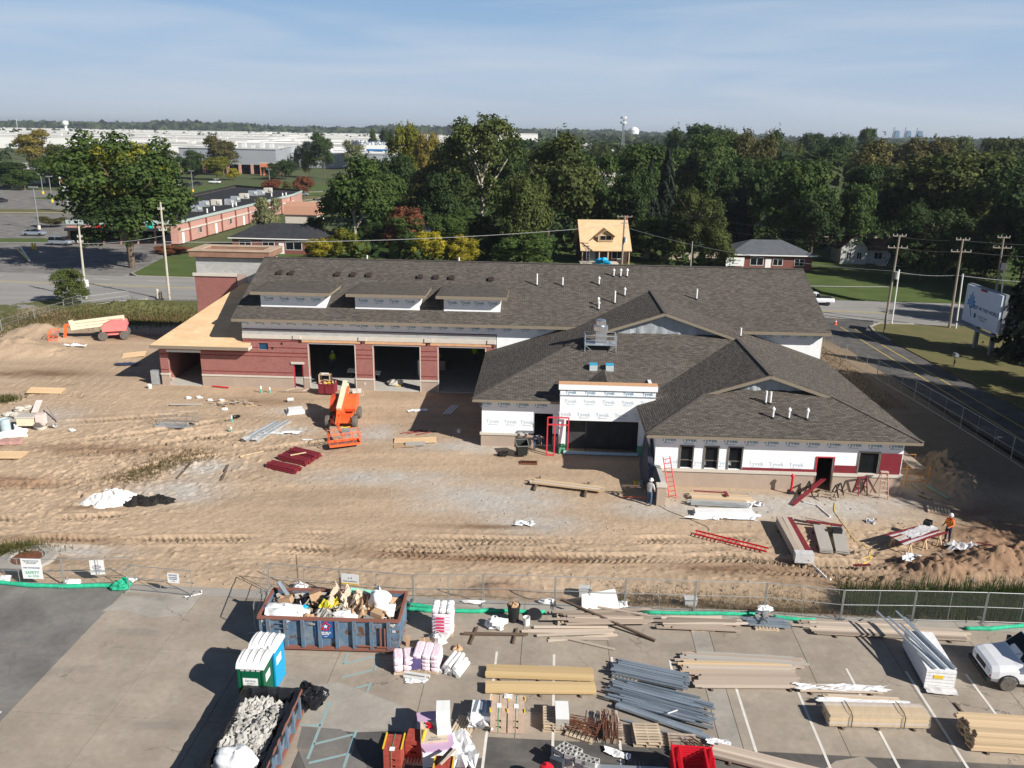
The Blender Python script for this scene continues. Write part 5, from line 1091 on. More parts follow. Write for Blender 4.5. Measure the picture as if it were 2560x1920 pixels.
MB().sheet((0,0,.02),.5,.5,5,5,.25,0,64,.2).build('scrap_film',m_bagw,None,xy((22.49,47.09),0),label='white scrap with black object on gravel',cat='plastic')
for k in range(3):brd(None,'metal_strip',((-5.45,67.61)[0] +.25*k,(-5.45,67.61)[1],.08),(.16,2.4,.06),R(-14),m_bagw,label=['white metal strip in the wing shadow, left of three','white metal strip in the wing shadow, middle of three','white metal strip in the wing shadow, right of three'][k],cat='metal strip',group='white strips in the shadow of the wing')
MB().sheet((0,0,.02),1.6,.5,9,4,.1,.2,71,.4).build('cable_heap',m_bagw,None,xy((-8.05,67.26),0),label='white cable heap in the wing shadow',cat='cable')
MB().lathe([(.13,0),(.15,.3),(.13,.3),(.12,.04)],12).build('bucket',m_white,None,xy((-4.18,62.07),0),label='small white bucket in the wing shadow',cat='bucket')
for k,(c,lb) in enumerate([((-17.6,74.8),'pine workbench just inside the first bay')]):
    t=thing('workbench',lb,'workbench',c,R(-2))
    brd(t,'top',(0,0,.95),(1.1,.8,.05),0,m_pine);brd(t,'shelf',(0,0,.3),(1.1,.8,.04),0,m_pine)
    for x in (-.5,.5):
        for y in (-.35,.35):brd(t,'leg',(x,y,.47),(.09,.09,.92),0,m_pine)
MB().sheet((0,0,.97),.7,.5,5,4,.03,.2,90,.1).build('plan_sheet',m_bagw,None,(-17.6,74.7,.03),label='white plan sheet on the pine workbench',cat='paper')
t=thing('metal_rack','grey metal studs stacked across the first bay','studs',(-14.3,76.5,.6),R(-14))
for k in range(4):brd(t,'stud',(0,.1*k,.08*k),(3.4,.09,.07),0,m_galv)
for x in (-1.2,1.2):brd(t,'stand',(x,.15,-.3),(.1,.6,.58),0,m_black)
MB().lathe([(.3,0),(.3,1.7),(.25,1.75)],14).build('wrapped_heater',m_wrap,None,(-8.9,77.5,.03),label='tall silver wrapped cylinder standing in the second bay',cat='cylinder')
MB().blob((0,0,.2),(1.4,.8,.6),14,7,.35,91,.5).build('tool_heap',m_greyboard,None,(-11.0,74.6,.03),label='grey heap of tools inside the second bay entrance',cat='tools')
bar(None,'yellow_bar',(-11.2,74.3,.12),(-10.4,74.2,.12),.12,.1,m_yellow,label='yellow bar on the floor of the second bay',cat='bar')
brd(None,'leaning_board',((-14.23,73.47)[0],(-14.23,73.47)[1] +.5,.55),(.95,.04,.85),(R(-12),0,R(-2)),m_bagw,label='white board leaning against the pier between bays',cat='board')
bk=thing('block_pile','few concrete blocks on a pallet in front of the bay pier','blocks',xy((-14.03,71.69),0),R(10))
for k in range(4):brd(bk,'block',(-.25+.42*(k%2),0,.24+.2*(k//2)),(.39,.19,.19),R(rnd.uniform(-10,10)),m_stone)
pallet(bk,(0,0,0),0)
t=thing('form_boards','thin form boards framing the step below the side door','form boards',xy((-19.83,72.16),0),R(-2))
for p,q in (((-1.4,-.2),(1.2,-.2)),((-.9,-.15),(-.2,.7)),((.7,-.1),(1.2,.7))):bar(t,'board',(*p,.08),(*q,.1),.05,.09,m_wood)
# ---------------------------------------------------------------- chain-link fences
m_link=M('fence_wire',(0.42,0.43,0.42),.5,.1,metal=.5)
m_fpost=M('fence_tube',(0.40,0.41,0.40),.45,.1,metal=.55)
def fence(label,p,q,h=1.72,group=None,z0=0.0,feet=True,midrail=True,step=.12,wire=.0055,stiles=1,cat='fence panel',name='temporary_fence'):
    t=thing(name,label,cat,(p[0],p[1],z0),ang(p,q),group);l=dist(p,q)
    b=MB()
    for x in (.03,l-.03):b.tube([(x,0,0),(x,0,h)],.024,6)
    for i in range(stiles):x=l*(i+1)/(stiles+1);b.tube([(x,0,.08),(x,0,h)],.016,6)
    for z in (.08,h):b.tube([(.03,0,z),(l-.03,0,z)],.02,6)
    if midrail:b.tube([(.03,0,h*.52),(l-.03,0,h*.52)],.016,6)
    b.build('frame',m_fpost,t)
    b=MB();n=int((l+h)/step)
    for s in (0,1):
        for i in range(1,n):
            a=i*step;x0,z0_= (a,.08) if a<l else (l,.08+a-l);x1,z1= (a- (h-.08),h) if a>h-.08 else (0,.08+a)
            if s:x0,x1=l-x0,l-x1
            w=wire*.5;y=.006*(1 if s else -1)
            b.add([(x0-w,y,z0_),(x0+w,y,z0_),(x1+w,y,z1),(x1-w,y,z1)],[(0,1,2,3)])
    b.build('chain_link',m_link,t,kind='stuff')
    if feet:
        for x in (.05,l-.05):MB().tube([(x,-.42,.03),(x,-.38,.12),(x,.38,.12),(x,.42,.03)],.018,5).build('foot',m_fpost,t)
    return t
FP= [(-4.82,36.98),(-1.29,37.11),(2.36,37.01),(5.88,36.9),(9.38,36.79),(12.91,36.73),(16.54,36.14),(20.12,36.18),(23.63,36.14),(27.2,36.0)]
nm= ['nearest the dumpster','behind the black trash can','behind the dark pallet of planks','behind the white sheet on the kerb','in front of the grey basin','behind the steel stud bundle','with the bent top rail','in front of the cattails','behind the white van']
for k in range(9):fence('temporary chain-link fence panel along the kerb, '+nm[k],FP[k],FP[k+1],1.7,'temporary fence panels along the kerb')
pc= (-12.41,37.99);pm=mid(pc,FP[0])
fence('temporary chain-link fence panel behind the dumpster, left half',pc,pm,1.62,'temporary fence panels along the kerb');fence('temporary chain-link fence panel behind the dumpster, with the yellow sign',pm,FP[0],1.65,'temporary fence panels along the kerb')
fence('swung-back gate panel at the left end of the dumpster',(-11.94,34.04),(-12.41,37.86),1.65,'temporary fence panels along the kerb')
LF= [(-30.4,39.0),(-23.2,38.24),(-19.62,38.61)]
LF[0] = (2*LF[1][0] -LF[2][0] -3.4,LF[1][1] +.1)
fence('temporary fence panel at left with the safety sign',LF[0],LF[1],1.5,'temporary fence panels at left',stiles=2);fence('temporary fence panel at left with the oval logo sign',LF[1],LF[2],1.5,'temporary fence panels at left')
fence('gate panel at left swung towards the camera',(-19.65,37.86),(-16.13,37.38),1.45,'temporary fence panels at left')
MB().tube([(-16.44,37.11) + (.15,),(-16.49,37.23) + (.03,),(-15.8,37.61) + (.03,),(-15.83,37.71) + (.15,)],.025,6).build('gate_stand',m_white,None,label='white pipe stand under the swung gate panel',cat='stand')
MB().tube([(-10.93,38.14) + (0,),((-10.93,38.14)[0] -.02,(-10.93,38.14)[1],2.05)],.03,6).build('fence_post',m_woodd,None,label='lone dark post standing behind the dumpster',cat='post')
def sign(name,label,c,rz,w,h,texts,mat=None,cat='sign',thick=.02,tilt=0,extra=None):
    t=thing(name,label,cat,c,rz);MB().bx(-w/2,w/2,-thick/2,thick/2,-h/2,h/2).build('panel',mat or m_white,t)
    for (s,sz,x,z,col) in texts:
        put('lettering',text_mesh(s,sz,'lettering',col,.001,.004),t,(x,-thick/2-.004,z),(R(90),0,0))
    if extra:extra(t)
    return t
m_tgrey=M('grey_ink',(.18,.2,.22),.7);m_tgreen=M('green_ink',(.03,.35,.22),.7);m_tpurp=M('purple_ink',(.22,.12,.22),.7);m_tnavy=M('navy_ink',(.05,.09,.2),.7);m_tyel=M('yellow_band',(.80,.50,.02),.6)
s0= (-25,38.31);
sign('safety_sign','white SAFETY board hung on the left fence, hard hats required',((-25.05,40)[0] +.35,LF[1][1] -.1,.98),ang(LF[0],LF[1]),1.05,1.15,[('Authorized Personnel Only\nAll visitors must report\nto job site trailer',.075,0,.40,m_tgrey),('HARD HATS REQUIRED',.085,0,.06,m_tnavy),('SAFETY',.22,0,-.22,m_tgreen),('1st  CCG',.15,.02,-.42,m_tgreen)])
def oval(t):
    b=MB();b.tube([(.19*math.cos(a) -.03,-.016,.02+.09*math.sin(a)) for a in [i*PI/10+.4 for i in range(18)]],.014,5);b.build('oval_mark',m_tpurp,t)
sign('logo_sign','white board with a purple oval logo on the left fence',(-21.55,LF[2][1] -.02,.88),ang(LF[1],LF[2]),.72,.85,[('CCG',.17,.03,.02,m_tpurp),('CONSTRUCTION',.05,0,-.15,m_tpurp)],extra=oval)
gd=ang((-19.65,37.86),(-16.13,37.38));gp= (-17.11,37.51)
sign('notice_sign','small white notice board on the swung gate panel',(gp[0],gp[1] -.06,.98),gd,.62,.55,[('NOTICE',.12,0,.16,m_tnavy),('ALL DELIVERIES',.065,0,.03,m_tnavy),('MUST REPORT',.06,0,-.06,m_tnavy),('to office',.05,0,-.16,m_tnavy)])
def ms(t):
    MB().bx(-.42,.42,-.012,.012,-.235,-.225).build('x',m_tyel,t) if False else None
    brd(t,'yellow_band',(0,-.012,-.26),(.88,.006,.07),0,m_tyel)
    b=MB().add([(-.10,-.014,.02),(-.02,-.014,.02),(-.05,-.014,.08),(-.10,-.014,.10)],[(0,1,2,3)]).add([(.0,-.014,.02),(.09,-.014,.02),(.10,-.014,.14),(.06,-.014,.09)],[(0,1,2,3)]);b.build('emblem',m_tgrey,t)
sign('company_sign','white and yellow company board on the fence behind the dumpster',((-7.85,38.39)[0] -.15,pm[1] -.42,1.32),ang(pm,FP[0]),.9,.56,[('MacDougall Pierce',.095,0,-.12,m_tgrey)],extra=ms)
RFp= [(35.52,92.52),(35.6,87),(36.6,74),(37.6,60),(38.2,50)]
fence('perimeter chain-link fence beside the driveway, far short end',(33.0,92.8),RFp[0],1.9,'perimeter fence at right',feet=False,stiles=1,step=.16,name='perimeter_fence',cat='fence')
RF2= [(35.52,92.0),(35.9,86.3),(36.4,79.5),(36.9,72.5),(37.3,65),(37.5,58),(37.6,51)]
for k in range(6):fence('perimeter chain-link fence along the driveway, '+ ['stretch by the main building corner','second stretch from the far corner','third stretch from the far corner','middle stretch near the dirt pile','stretch level with the office corner','nearest stretch in the shade'][k],RF2[k],RF2[k+1],1.9,'perimeter fence at right',feet=False,stiles=2,step=.16,wire=.0035,name='perimeter_fence',cat='fence')
LB= [(-62,84),(-59.3,93.5),(-58.8,99.5),(-57.6,104.2),(-57.0,107.6),(-53.0,112.4),(-44.8,112.6),(-34,112)]
for k in range(7):fence('thin chain-link fence on the left berm, '+ ['nearest stretch','second stretch from the near end','stretch by the weeds','stretch left of the shrub','stretch at the shrub','stretch along the street kerb','stretch behind the tower'][k],LB[k],LB[k+1],1.3,'perimeter fence on the left berm',z0=max(0,hz(*LB[k]) -.2),feet=False,stiles=1,step=.2,wire=.005,name='perimeter_fence',cat='fence')
def sock(label,pts,r=.12):
    P= [];
    for i in range(len(pts) -1):
        for k in range(6):f=k/6;r *= 1 if i or k else .82;P.append((pts[i][0] + (pts[i+1][0] -pts[i][0])*f,pts[i][1] + (pts[i+1][1] -pts[i][1])*f+rnd.uniform(-.02,.02),r*.8))
    P.append((*pts[-1],r*.8))
    return MB().tube(P,[r*rnd.uniform(.88,1.1) for _ in P],10).build('silt_sock',m_sock,label=label,cat='silt sock',smooth=True)
sock('long green silt sock along the left fence',[(-32,38.6),(-26.58,38.26),(-24.8,38),(-22.83,37.98),(-20.95,38.12),(-20.43,38.14)],.14)
for k,(c,d) in enumerate([((-20.13,37.9),(.9,.5,.45)),((-20.01,38.15),(.7,.6,.6))]):MB().blob((0,0,.18),d,14,8,.25,120+k,.5).build('sock_bundle',m_sock,None,xy(c,0),label=['bunched green silt sock end, front lump','bunched green silt sock end, rear lump'][k],cat='silt sock')
sock('green silt sock from the dumpster towards the dark planks',[(-5.11,36.43),(-3.79,36.29),(-1.45,36.3),(-1.06,36.38),(1.84,36.31)],.13)
sock('second green silt sock lying beside the first near the dumpster',[(-5.1,36.85),(-3.68,36.53),(-3.14,36.31)],.12)
sock('green silt sock from the planks to the stud bundle',[(6.72,36.45),(10.62,36.46),(12.36,36.43)],.12)
sock('green silt sock right of the stud bundle',[(13.25,36.28),(14.12,36.07),(15.22,36.01)],.12)
sock('green silt sock at the right in front of the van',[(22.41,35.5),(23.71,35.5),(25.42,35.82),(27.5,35.9)],.13)
# ---------------------------------------------------------------- dumpsters and toilets
def dumpster(t,L_,W_,H_,mat,matin,ribs=8):
    w=.06
    MB().bx(-L_/2,L_/2,-W_/2,W_/2,.18,.24).build('floor',matin,t)
    for nme,a in (('front_wall',(-L_/2,L_/2,-W_/2,-W_/2+w)),('rear_wall',(-L_/2,L_/2,W_/2-w,W_/2)),('end_wall',(-L_/2,-L_/2+w,-W_/2+w,W_/2-w)),('door',(L_/2-w,L_/2,-W_/2+w,W_/2-w))):
        MB().bx(*a,.24,H_-.06).build(nme,mat,t)
    for i in range(ribs):
        x= -L_/2+.45+ (L_-.9)*i/(ribs-1)
        for s in (-1,1):brd(t,'rib',(x,s*(W_/2+.075),H_/2+.1),(.15,.15,H_-.3),0,mat)
    for s in (-1,1):
        brd(t,'top_rail',(0,s*(W_/2+.02),H_-.03),(L_+.1,.14,.12),0,m_rustred);brd(t,'bottom_rail',(0,s*(W_/2+.03),.2),(L_+.1,.16,.16),0,m_rustred)
    for s in (-1,1):brd(t,'end_rail',(s*(L_/2+.02),0,H_-.03),(.12,W_-.1,.12),0,m_rustred)
    for s in (-1,1):brd(t,'skid',(0,s*.5,.09),(L_,.12,.16),0,m_rustred)
m_rustred=M('rusty_red_steel',(.20,.075,.055),.85,col2=(.30,.13,.09),scale=3)
m_dump=M('worn_blue_steel',(.07,.145,.24),.6,col2=(.21,.25,.28),scale=1.6,detail=8,lo=.35,hi=.72)
def rusty(m,col,lo,hi,sc):
    n,l=nodes_of(m);bs=n['Principled BSDF'];src=bs.inputs['Base Color'].links[0].from_socket
    t=n.new('ShaderNodeTexCoord');nz=n.new('ShaderNodeTexNoise');nz.inputs['Scale'].default_value=sc;nz.inputs['Detail'].default_value=7;nz.inputs['Roughness'].default_value=.7;l.new(t.outputs['Object'],nz.inputs['Vector'])
    mr=n.new('ShaderNodeMapRange');mr.inputs['From Min'].default_value=lo;mr.inputs['From Max'].default_value=hi;l.new(nz.outputs['Fac'],mr.inputs['Value'])
    mx=n.new('ShaderNodeMix');mx.data_type='RGBA';l.new(mr.outputs[0],mx.inputs['Factor']);l.new(src,mx.inputs['A']);mx.inputs['B'].default_value= (*col,1);l.new(mx.outputs['Result'],bs.inputs['Base Color'])
rusty(m_dump,(.13,.065,.035),.545,.60,2.4)
DM=thing('dumpster','long worn blue roll-off dumpster heaped with trash by the fence','dumpster',(-8.15,34.10,0),R(-1.3))
dumpster(DM,6.4,2.4,1.72,m_dump,m_rustred)
MB().bx(-.62,.32,-1.275,-1.262,.75,1.62).build('logo_panel',M('logo_blue',(.02,.10,.28),.5,.05),DM)
b=MB()
for k in range(5):
    a=PI/2+k*2*PI/5;c= (-.12+.13*math.cos(a),1.35+.13*math.sin(a))
    b.tube([(c[0] +.085*math.cos(a+q),-1.285,c[1] +.085*math.sin(a+q)) for q in (-2.0,-1.2,-.4,.4,1.2,2.0)],.022,5)
b.build('star_mark',m_redp,DM)
b=MB().add([(-.12+ (.12 if i%2==0 else .05)*math.cos(PI/2+i*PI/5),-1.28,1.35+ (.12 if i%2==0 else .05)*math.sin(PI/2+i*PI/5)) for i in range(10)],[tuple(range(10))]);b.build('star_field',m_white,DM)
put('lettering',text_mesh('REPUBLIC',.12,'lettering',m_white,.001,.004),DM,(-.14,-1.28,1.02),(R(90),0,0));put('lettering',text_mesh('SERVICES',.08,'lettering',m_white,.001,.003),DM,(-.14,-1.28,.93),(R(90),0,0));put('lettering',text_mesh('800 555-0108' if False else 'www',.07,'lettering',m_white,.001,.002),DM,(-.14,-1.28,.82),(R(90),0,0))
for s,x,z,sz in (('2398',-2.93,1.5,.15),('30',-2.93,1.32,.15),('30',2.98,1.15,.16)):put('number',text_mesh(s,sz,'number',m_white,.001,.006),DM,(x,-1.262 if abs(x) >9 else -1.235,z),(R(90),0,0))
MB().bx(2.35,2.42,-1.32,-1.26,.35,1.35).bx(2.55,2.62,-1.32,-1.26,.35,1.35).beam((1.3,-1.33,.42),(2.05,-1.33,.40),.05,.06).beam((2.2,-1.33,.38),(2.9,-1.33,.36),.05,.06).build('latch',m_rustred,DM)
for i in range(4):brd(DM,'ladder_rung',(-2.05,-1.3,.7+.25*i),(.62,.04,.03),0,m_dump)
def dl(x,y,z):c,s=math.cos(R(-1.3)),math.sin(R(-1.3)); return (-8.15+x*c-y*s,34.1+x*s+y*c,z)
m_ycloth=M('yellow_sheet',(.72,.62,.05),.5,.1,2,bump=.4)
fill=MB().sheet((0,0,0),6.2,2.2,30,12,.35,0,200,0).build('rubbish_fill',M('mixed_rubbish',(.20,.15,.11),.9,col2=(.42,.36,.30),scale=3,detail=6),None,dl(0,0,1.12),(0,0,R(-1.3)),label='mixed brown rubbish filling the blue dumpster',cat='rubbish',kind='stuff')
for q_,(m_,lb) in enumerate([(m_card,'brown'),(m_paper,'tan'),(m_greyboard,'grey'),(m_bagw,'white')]):
    b=MB()
    for k in range(34):b.box((rnd.uniform(-3,3),rnd.uniform(-1.1,1.1),rnd.uniform(.0,.32)),(rnd.uniform(.15,.7),rnd.uniform(.08,.4),.02),m=Quaternion((rnd.random(),rnd.uniform(-.4,.4),rnd.uniform(-.4,.4),rnd.uniform(-1,1))).normalized().to_matrix())
    b.build('rubbish_scraps',m_,None,dl(0,0,1.35),(0,0,R(-1.3)),label=lb+' scraps strewn through the dumpster rubbish',cat='rubbish',kind='stuff')
tr_= [('plastic_sheet','big white plastic sheet heaped at the left end of the dumpster',m_bagw,'b',(-2.15,-.55,1.3),(2.1,1.2,.95)),('trash_bag','shiny black trash bag in the middle of the dumpster',m_bagk,'b',(-.45,.35,1.5),(.95,.7,.6)),('trash_bag','small black trash bag left in the dumpster',m_bagk,'b',(-1.5,.4,1.4),(.7,.6,.5)),('trash_bag','tall white and blue bag standing at the right of the dumpster',m_bagw,'b',(2.1,.2,1.75),(1.0,.85,1.1)),('trash_bag','white bag with blue stripe at the dumpster front',m_bagw,'b',(.65,-.85,1.5),(1.2,.6,.55)),('yellow_sheet','bright yellow sheet crumpled in the dumpster',m_ycloth,'s',(-.15,-.15,1.55),(.9,.7,.35)),
       ('cardboard_box','open cardboard box standing in the dumpster',m_card,'x',(-1.0,.55,1.65),(.55,.45,.5)),('cardboard_box','flat brown box at the left end of the dumpster',m_card,'x',(-2.4,.35,1.55),(.6,.4,.3)),('cardboard_box','broken brown box at the front right of the dumpster',m_card,'x',(2.2,-.75,1.6),(.6,.45,.35)),('paper_sheet','large tan kraft paper sheet rising at the middle of the dumpster',m_paper,'s',(.15,.45,1.55),(1.1,1.2,.55)),('paper_sheet','tan kraft paper sheet right of the middle in the dumpster',m_paper,'s',(.95,.4,1.6),(1.2,1.1,.5)),('paper_sheet','brown torn paper sheet near the right bags',m_card,'s',(1.45,-.1,1.5),(1.0,1.5,.5)),('paper_sheet','pale crumpled paper at the front of the dumpster',m_greyboard,'s',(.05,-.75,1.5),(1.3,.7,.35)),('foam_board','mint green foam board at the back of the dumpster',M('mint_foam',(.25,.62,.48),.7),'x',(1.15,.95,1.72),(1.2,.3,.12)),
       ('plank','wood offcut sticking up at the back of the dumpster',m_pine,'l',(.6,.6,1.6),(1.1,.1,.05)),('plank','pale wood offcut leaning by the yellow sheet',m_wood,'l',(-.35,-.45,1.62),(.9,.09,.05)),('plank','dark wood offcut near the brown paper',m_woodd,'l',(1.3,.3,1.62),(1.0,.1,.05)),('white_board','white board lying at the right end of the dumpster',m_white,'x',(2.45,-.35,1.6),(.9,.8,.03)),('dark_board','dark bent panel at the right front of the dumpster',m_greyp,'x',(1.9,-.85,1.55),(.7,.5,.03)),('cardboard_sheet','brown cardboard sheet at the dumpster front',m_card,'s',(-.75,-.85,1.45),(1.1,.5,.2)),('blue_scrap','small bright blue scrap in the dumpster',m_blue,'b',(-1.35,-.2,1.55),(.3,.25,.2))]
for k,(nme,lb,m_,kd,c,d) in enumerate(tr_):
    loc=dl(c[0],c[1],c[2] +.1)
    if kd=='b':MB().blob((0,0,0),d,18,10,.22,140+k).build(nme,m_,None,loc,label=lb,cat=nme.split('_')[-1],smooth=True)
    elif kd=='s':MB().sheet((0,0,-.1),d[0],d[1],9,8,d[2],rnd.uniform(-.5,.5),170+k,.25).build(nme,m_,None,loc,(rnd.uniform(-.2,.35),rnd.uniform(-.2,.2),0),label=lb,cat=nme.split('_')[-1])
    elif kd=='x':brd(None,nme,loc,d,(rnd.uniform(-.35,.35),rnd.uniform(-.25,.25),rnd.uniform(-.5,.5)),m_,label=lb,cat=nme.split('_')[-1])
    else:brd(None,nme,loc,d,(0,rnd.uniform(-.6,-.2),rnd.uniform(-.2,1.2)),m_,label=lb,cat='plank')
bar(None,'steel_channel',dl(-2.9,.95,2.25),dl(-2.1,.45,1.45),.2,.06,m_steel,label='grey steel channel sticking out of the dumpster at left',cat='channel')
D2=thing('dumpster','blue dumpster lined with black plastic and full of plaster rubble','dumpster',(-9.62,25.55,0),R(87.5))
dumpster(D2,5.9,2.2,1.25,m_dump,m_rustred,7)
for k,(a0,a1,c0,c1) in enumerate([(-2.9,2.95,-1.14,-.98),(-2.9,2.95,.98,1.14),(2.78,3.0,-1.1,1.1)]):
    b=MB();n_=26;lon=k<2
    for s in (0,1):
        pass
    if lon:
        y0,y1= (c0,c1) if c0<0 else (c1,c0);vs_= []
        for i in range(n_+1):
            x=a0+ (a1-a0)*i/n_;j=rnd.uniform(-.03,.03)
            vs_+= [(x,y0*1.05+j,1.25-.35+rnd.uniform(-.1,.1)),(x,y0*1.03+j,1.30),(x,y1+j,1.31),(x,y1*.97+j,.7)]
        b.add(vs_,[(i*4+q,i*4+q+4,i*4+q+5,i*4+q+1) for i in range(n_) for q in range(3)])
    else:
        vs_= []
        for i in range(15):
            y=c0+ (c1-c0)*i/14;j=rnd.uniform(-.04,.04)
            vs_+= [(3.04+j,y,.85+rnd.uniform(-.1,.1)),(3.02+j,y,1.31),(2.86+j,y,1.32),(2.6+j,y,.7)]
        b.add(vs_,[(i*4+q,i*4+q+4,i*4+q+5,i*4+q+1) for i in range(14) for q in range(3)])
    b.build('plastic_liner',m_bagk,D2)
m_plaster=M('plaster_rubble',(.40,.385,.36),.95,.25,2)
MB().sheet((0,0,.1),3.7,1.9,44,24,.36,0,301,.05).build('rubble_fill',m_plaster,None,(-9.78,26.2,.72),(0,0,R(87.5)),label='grey plaster rubble filling the lined dumpster',cat='rubble',kind='stuff')
for k in range(60):
    pass
b=MB()
for k in range(240):
    q_=.06+.34*rnd.random() **3;b.blob((rnd.uniform(-1.7,1.7),rnd.uniform(-.85,.85),.16+rnd.random()*.2),(q_*rnd.uniform(.8,1.5),q_*rnd.uniform(.7,1.2),q_*rnd.uniform(.4,.7)),6,3,.5,400+k)
b.build('rubble_chunks',m_plaster,None,(-9.78,26.2,.75),(0,0,R(87.5)),label='broken plaster chunks on top of the rubble',cat='rubble',kind='stuff')
MB().blob((0,0,0),(1.5,1.2,.7),20,10,.18,310,.6).build('rubble_sack',m_bagw,None,(-9.75,24.65,1.15),label='white sack lying on the rubble at the bottom of the picture',cat='sack',smooth=True)
MB().blob((0,0,.32),(1.25,.95,.95),22,12,.35,311,.5).build('liner_bundle',m_bagk,None,(-8.02,28.75,.35),label='bunched black plastic liner hanging off the dumpster corner',cat='plastic')
def toilet(label,c,rz,mat,rib,signs):
    t=thing('portable_toilet',label,'portable toilet',c,rz)
    MB().bx(-.56,.56,-.58,.58,0,.14).build('skid',m_greyp,t)
    MB().bx(-.52,.52,-.54,.54,.14,2.0).build('cabin',mat,t)
    MB().bx(-.38,.38,-.565,-.545,.22,1.78).build('door',mat,t)
    for x in (-.5,.5):brd(t,'corner_post',(x,-.54,1.05),(.08,.06,1.86),0,mat)
    for i in range(4):brd(t,'vent_slot',(-.33+.22*i,-.56,1.88),(.15,.02,.06),0,m_buck)
    b=MB();n_=12
    sec= [(-.60+1.2*i/n_,2.0+.26*math.sqrt(max(0,1- (2*i/n_-1) **2)) **.8) for i in range(n_+1)]
    b.prism_y([(y,z) for y,z in sec] + [(.60,1.95),(-.60,1.95)],-.58,.58);b.build('roof',m_white,t,rot=(0,0,R(90)) if rib else (0,0,0))
    for i in range(4):
        x= -.42+.28*i
        MB().tube([(x,sec[j][0]*.96,sec[j][1] +.012) for j in range(1,n_)],.035,6).build('roof_rib',m_white,t)
    MB().tube([(.42,.42,2.0),(.42,.42,2.36)],.05,8).build('vent_stack',m_greyp,t)
    signs(t); return t
def sg(t):
    brd(t,'name_plate',(-.02,-.572,1.35),(.62,.012,.34),0,m_white);put('lettering',text_mesh('Service',.15,'lettering',m_tgrey,.001,.002),t,(-.02,-.582,1.40),(R(90),0,0));put('lettering',text_mesh('Sanitation',.07,'lettering',m_tgrey,.001,.001),t,(-.02,-.582,1.27),(R(90),0,0))
    brd(t,'side_plate',(.528,-.05,1.35),(.012,.5,.36),0,m_white);put('lettering',text_mesh('Service',.11,'lettering',m_tgrey,.001,.001),t,(.538,-.05,1.36),(R(90),0,R(90)))
def sb(t):
    brd(t,'side_plate',(.528,-.1,1.35),(.012,.5,.36),0,m_white);put('lettering',text_mesh('Service',.11,'lettering',m_tgrey,.001,.001),t,(.538,-.1,1.36),(R(90),0,R(90)))
toilet('dark green portable toilet with ribbed white roof and a Service plate',(-10.43,29.36,0),R(-3),m_green,True,sg)
toilet('bright blue portable toilet standing behind the green one',(-10.28,30.56,0),R(-6),m_blue,True,sb)
# ---------------------------------------------------------------- materials laid out on the lot
def inspack(label,c,rz,nx,ny,nz,d,mat,group=None,tilt=0):
    t=thing('insulation_pack',label,'insulation',c,rz,group)
    pal=pallet(t,(0,0,0),0);pal.scale= (max(nx*d[0],.8)/1.15,max(ny*d[1],.8)/1.05,1)
    for k in range(nz):
        for i in range(nx):
            for j in range(ny):
                b_=INS[mat.name] if mat.name in INS else INS.setdefault(mat.name,MB().pillow((1,1,1.04)).mesh('insulation_bag',mat))
                put('insulation_bag',b_,t,((i- (nx-1)/2)*d[0] +rnd.uniform(-.02,.02),(j- (ny-1)/2)*d[1],.14+d[2]*(k+.5)),(rnd.uniform(-.06,.06) +tilt,rnd.uniform(-.06,.06),rnd.uniform(-.06,.06)),scale=d)
    return t
INS= {}
t=inspack('tall stack of pink insulation bags with white tops beside the sock',(-3.1,34.65,0),R(-2),1,1,6,(1.05,.9,.17),m_pink2)
for k in range(5):brd(t,'red_label',(-.1,-.475,.3+.17*k),(.42,.02,.07),0,M('magenta_label',(.62,.03,.12),.5))
for i in range(3):
    for j in range(3):put('white_bag',INS.setdefault('w',MB().pillow((1,1,1),e=.6).mesh('white_bag',m_bagw)),t,(-.34+.34*i,-.3+.3*j,1.27+rnd.uniform(0,.08)),scale=(.33,.3,.26))
inspack('loose pink insulation bags at the left of the lot pile',(-4.65,31.75,0),R(8),2,1,2,(.42,1.0,.3),m_pink2)
inspack('heap of pink insulation bags beside the white rolls',(-3.55,31.85,0),R(-8),3,1,4,(.40,1.0,.20),m_pink2,tilt=.08)
brd(None,'blue_sheet',(-4.15,31.8,.45),(.55,.9,.5),R(10),M('dark_purple_wrap',(.10,.08,.20),.4,.2,3),label='dark purple wrapped pack between the pink insulation bags',cat='pack')
rl=thing('wrap_rolls','bundle of white house-wrap rolls beside the pink insulation','rolls',(-2.35,31.75,0),R(70))
roll=MB().cyl((-.55,0,0),.1,1.1,12,axis='X').mesh('roll',m_white)
for k in range(3):
    for i in range(5-k):put('roll',roll,rl,(rnd.uniform(-.08,.08),(i- (4-k)/2)*.21,.1+.18*k),(0,0,rnd.uniform(-.08,.08)))
for k,(p,q) in enumerate([((-4.55,31.33),(-3.4,31.08)),((-4.54,31.05),(-3.49,30.85))]):MB().tube([(*p,.08),(*q,.08)],.075,10).build('felt_roll',m_buck,None,label=['grey felt roll in front of the insulation, rear one','grey felt roll in front of the insulation, front one'][k],cat='roll')
MB().sheet((0,0,.02),.9,.4,7,4,.08,0,320,.4).build('plastic_scrap',m_bagw,None,xy((-3.95,30.84),0),label='white plastic scrap in front of the felt rolls',cat='plastic')
bx_=thing('cardboard_box','cardboard box standing between dumpster and insulation','box',xy((-3.86,33.28),0),R(14));MB().bx(-.25,.25,-.2,.2,0,.42).build('carton',m_card,bx_);MB().bx(-.03,.03,-.201,.201,.42,.424).build('tape',m_paper,bx_)
brd(None,'brick_block',(*(-4.66,33.46),.25),(.16,.16,.5),0,m_card,label='upright brown block beside the dumpster corner',cat='block')
MB().blob((0,0,.2),(.9,.7,.5),16,8,.35,330,.5).build('film_heap',m_wrap,None,xy((-3.24,33.76),0),label='heap of clear film beside the cardboard box',cat='plastic')
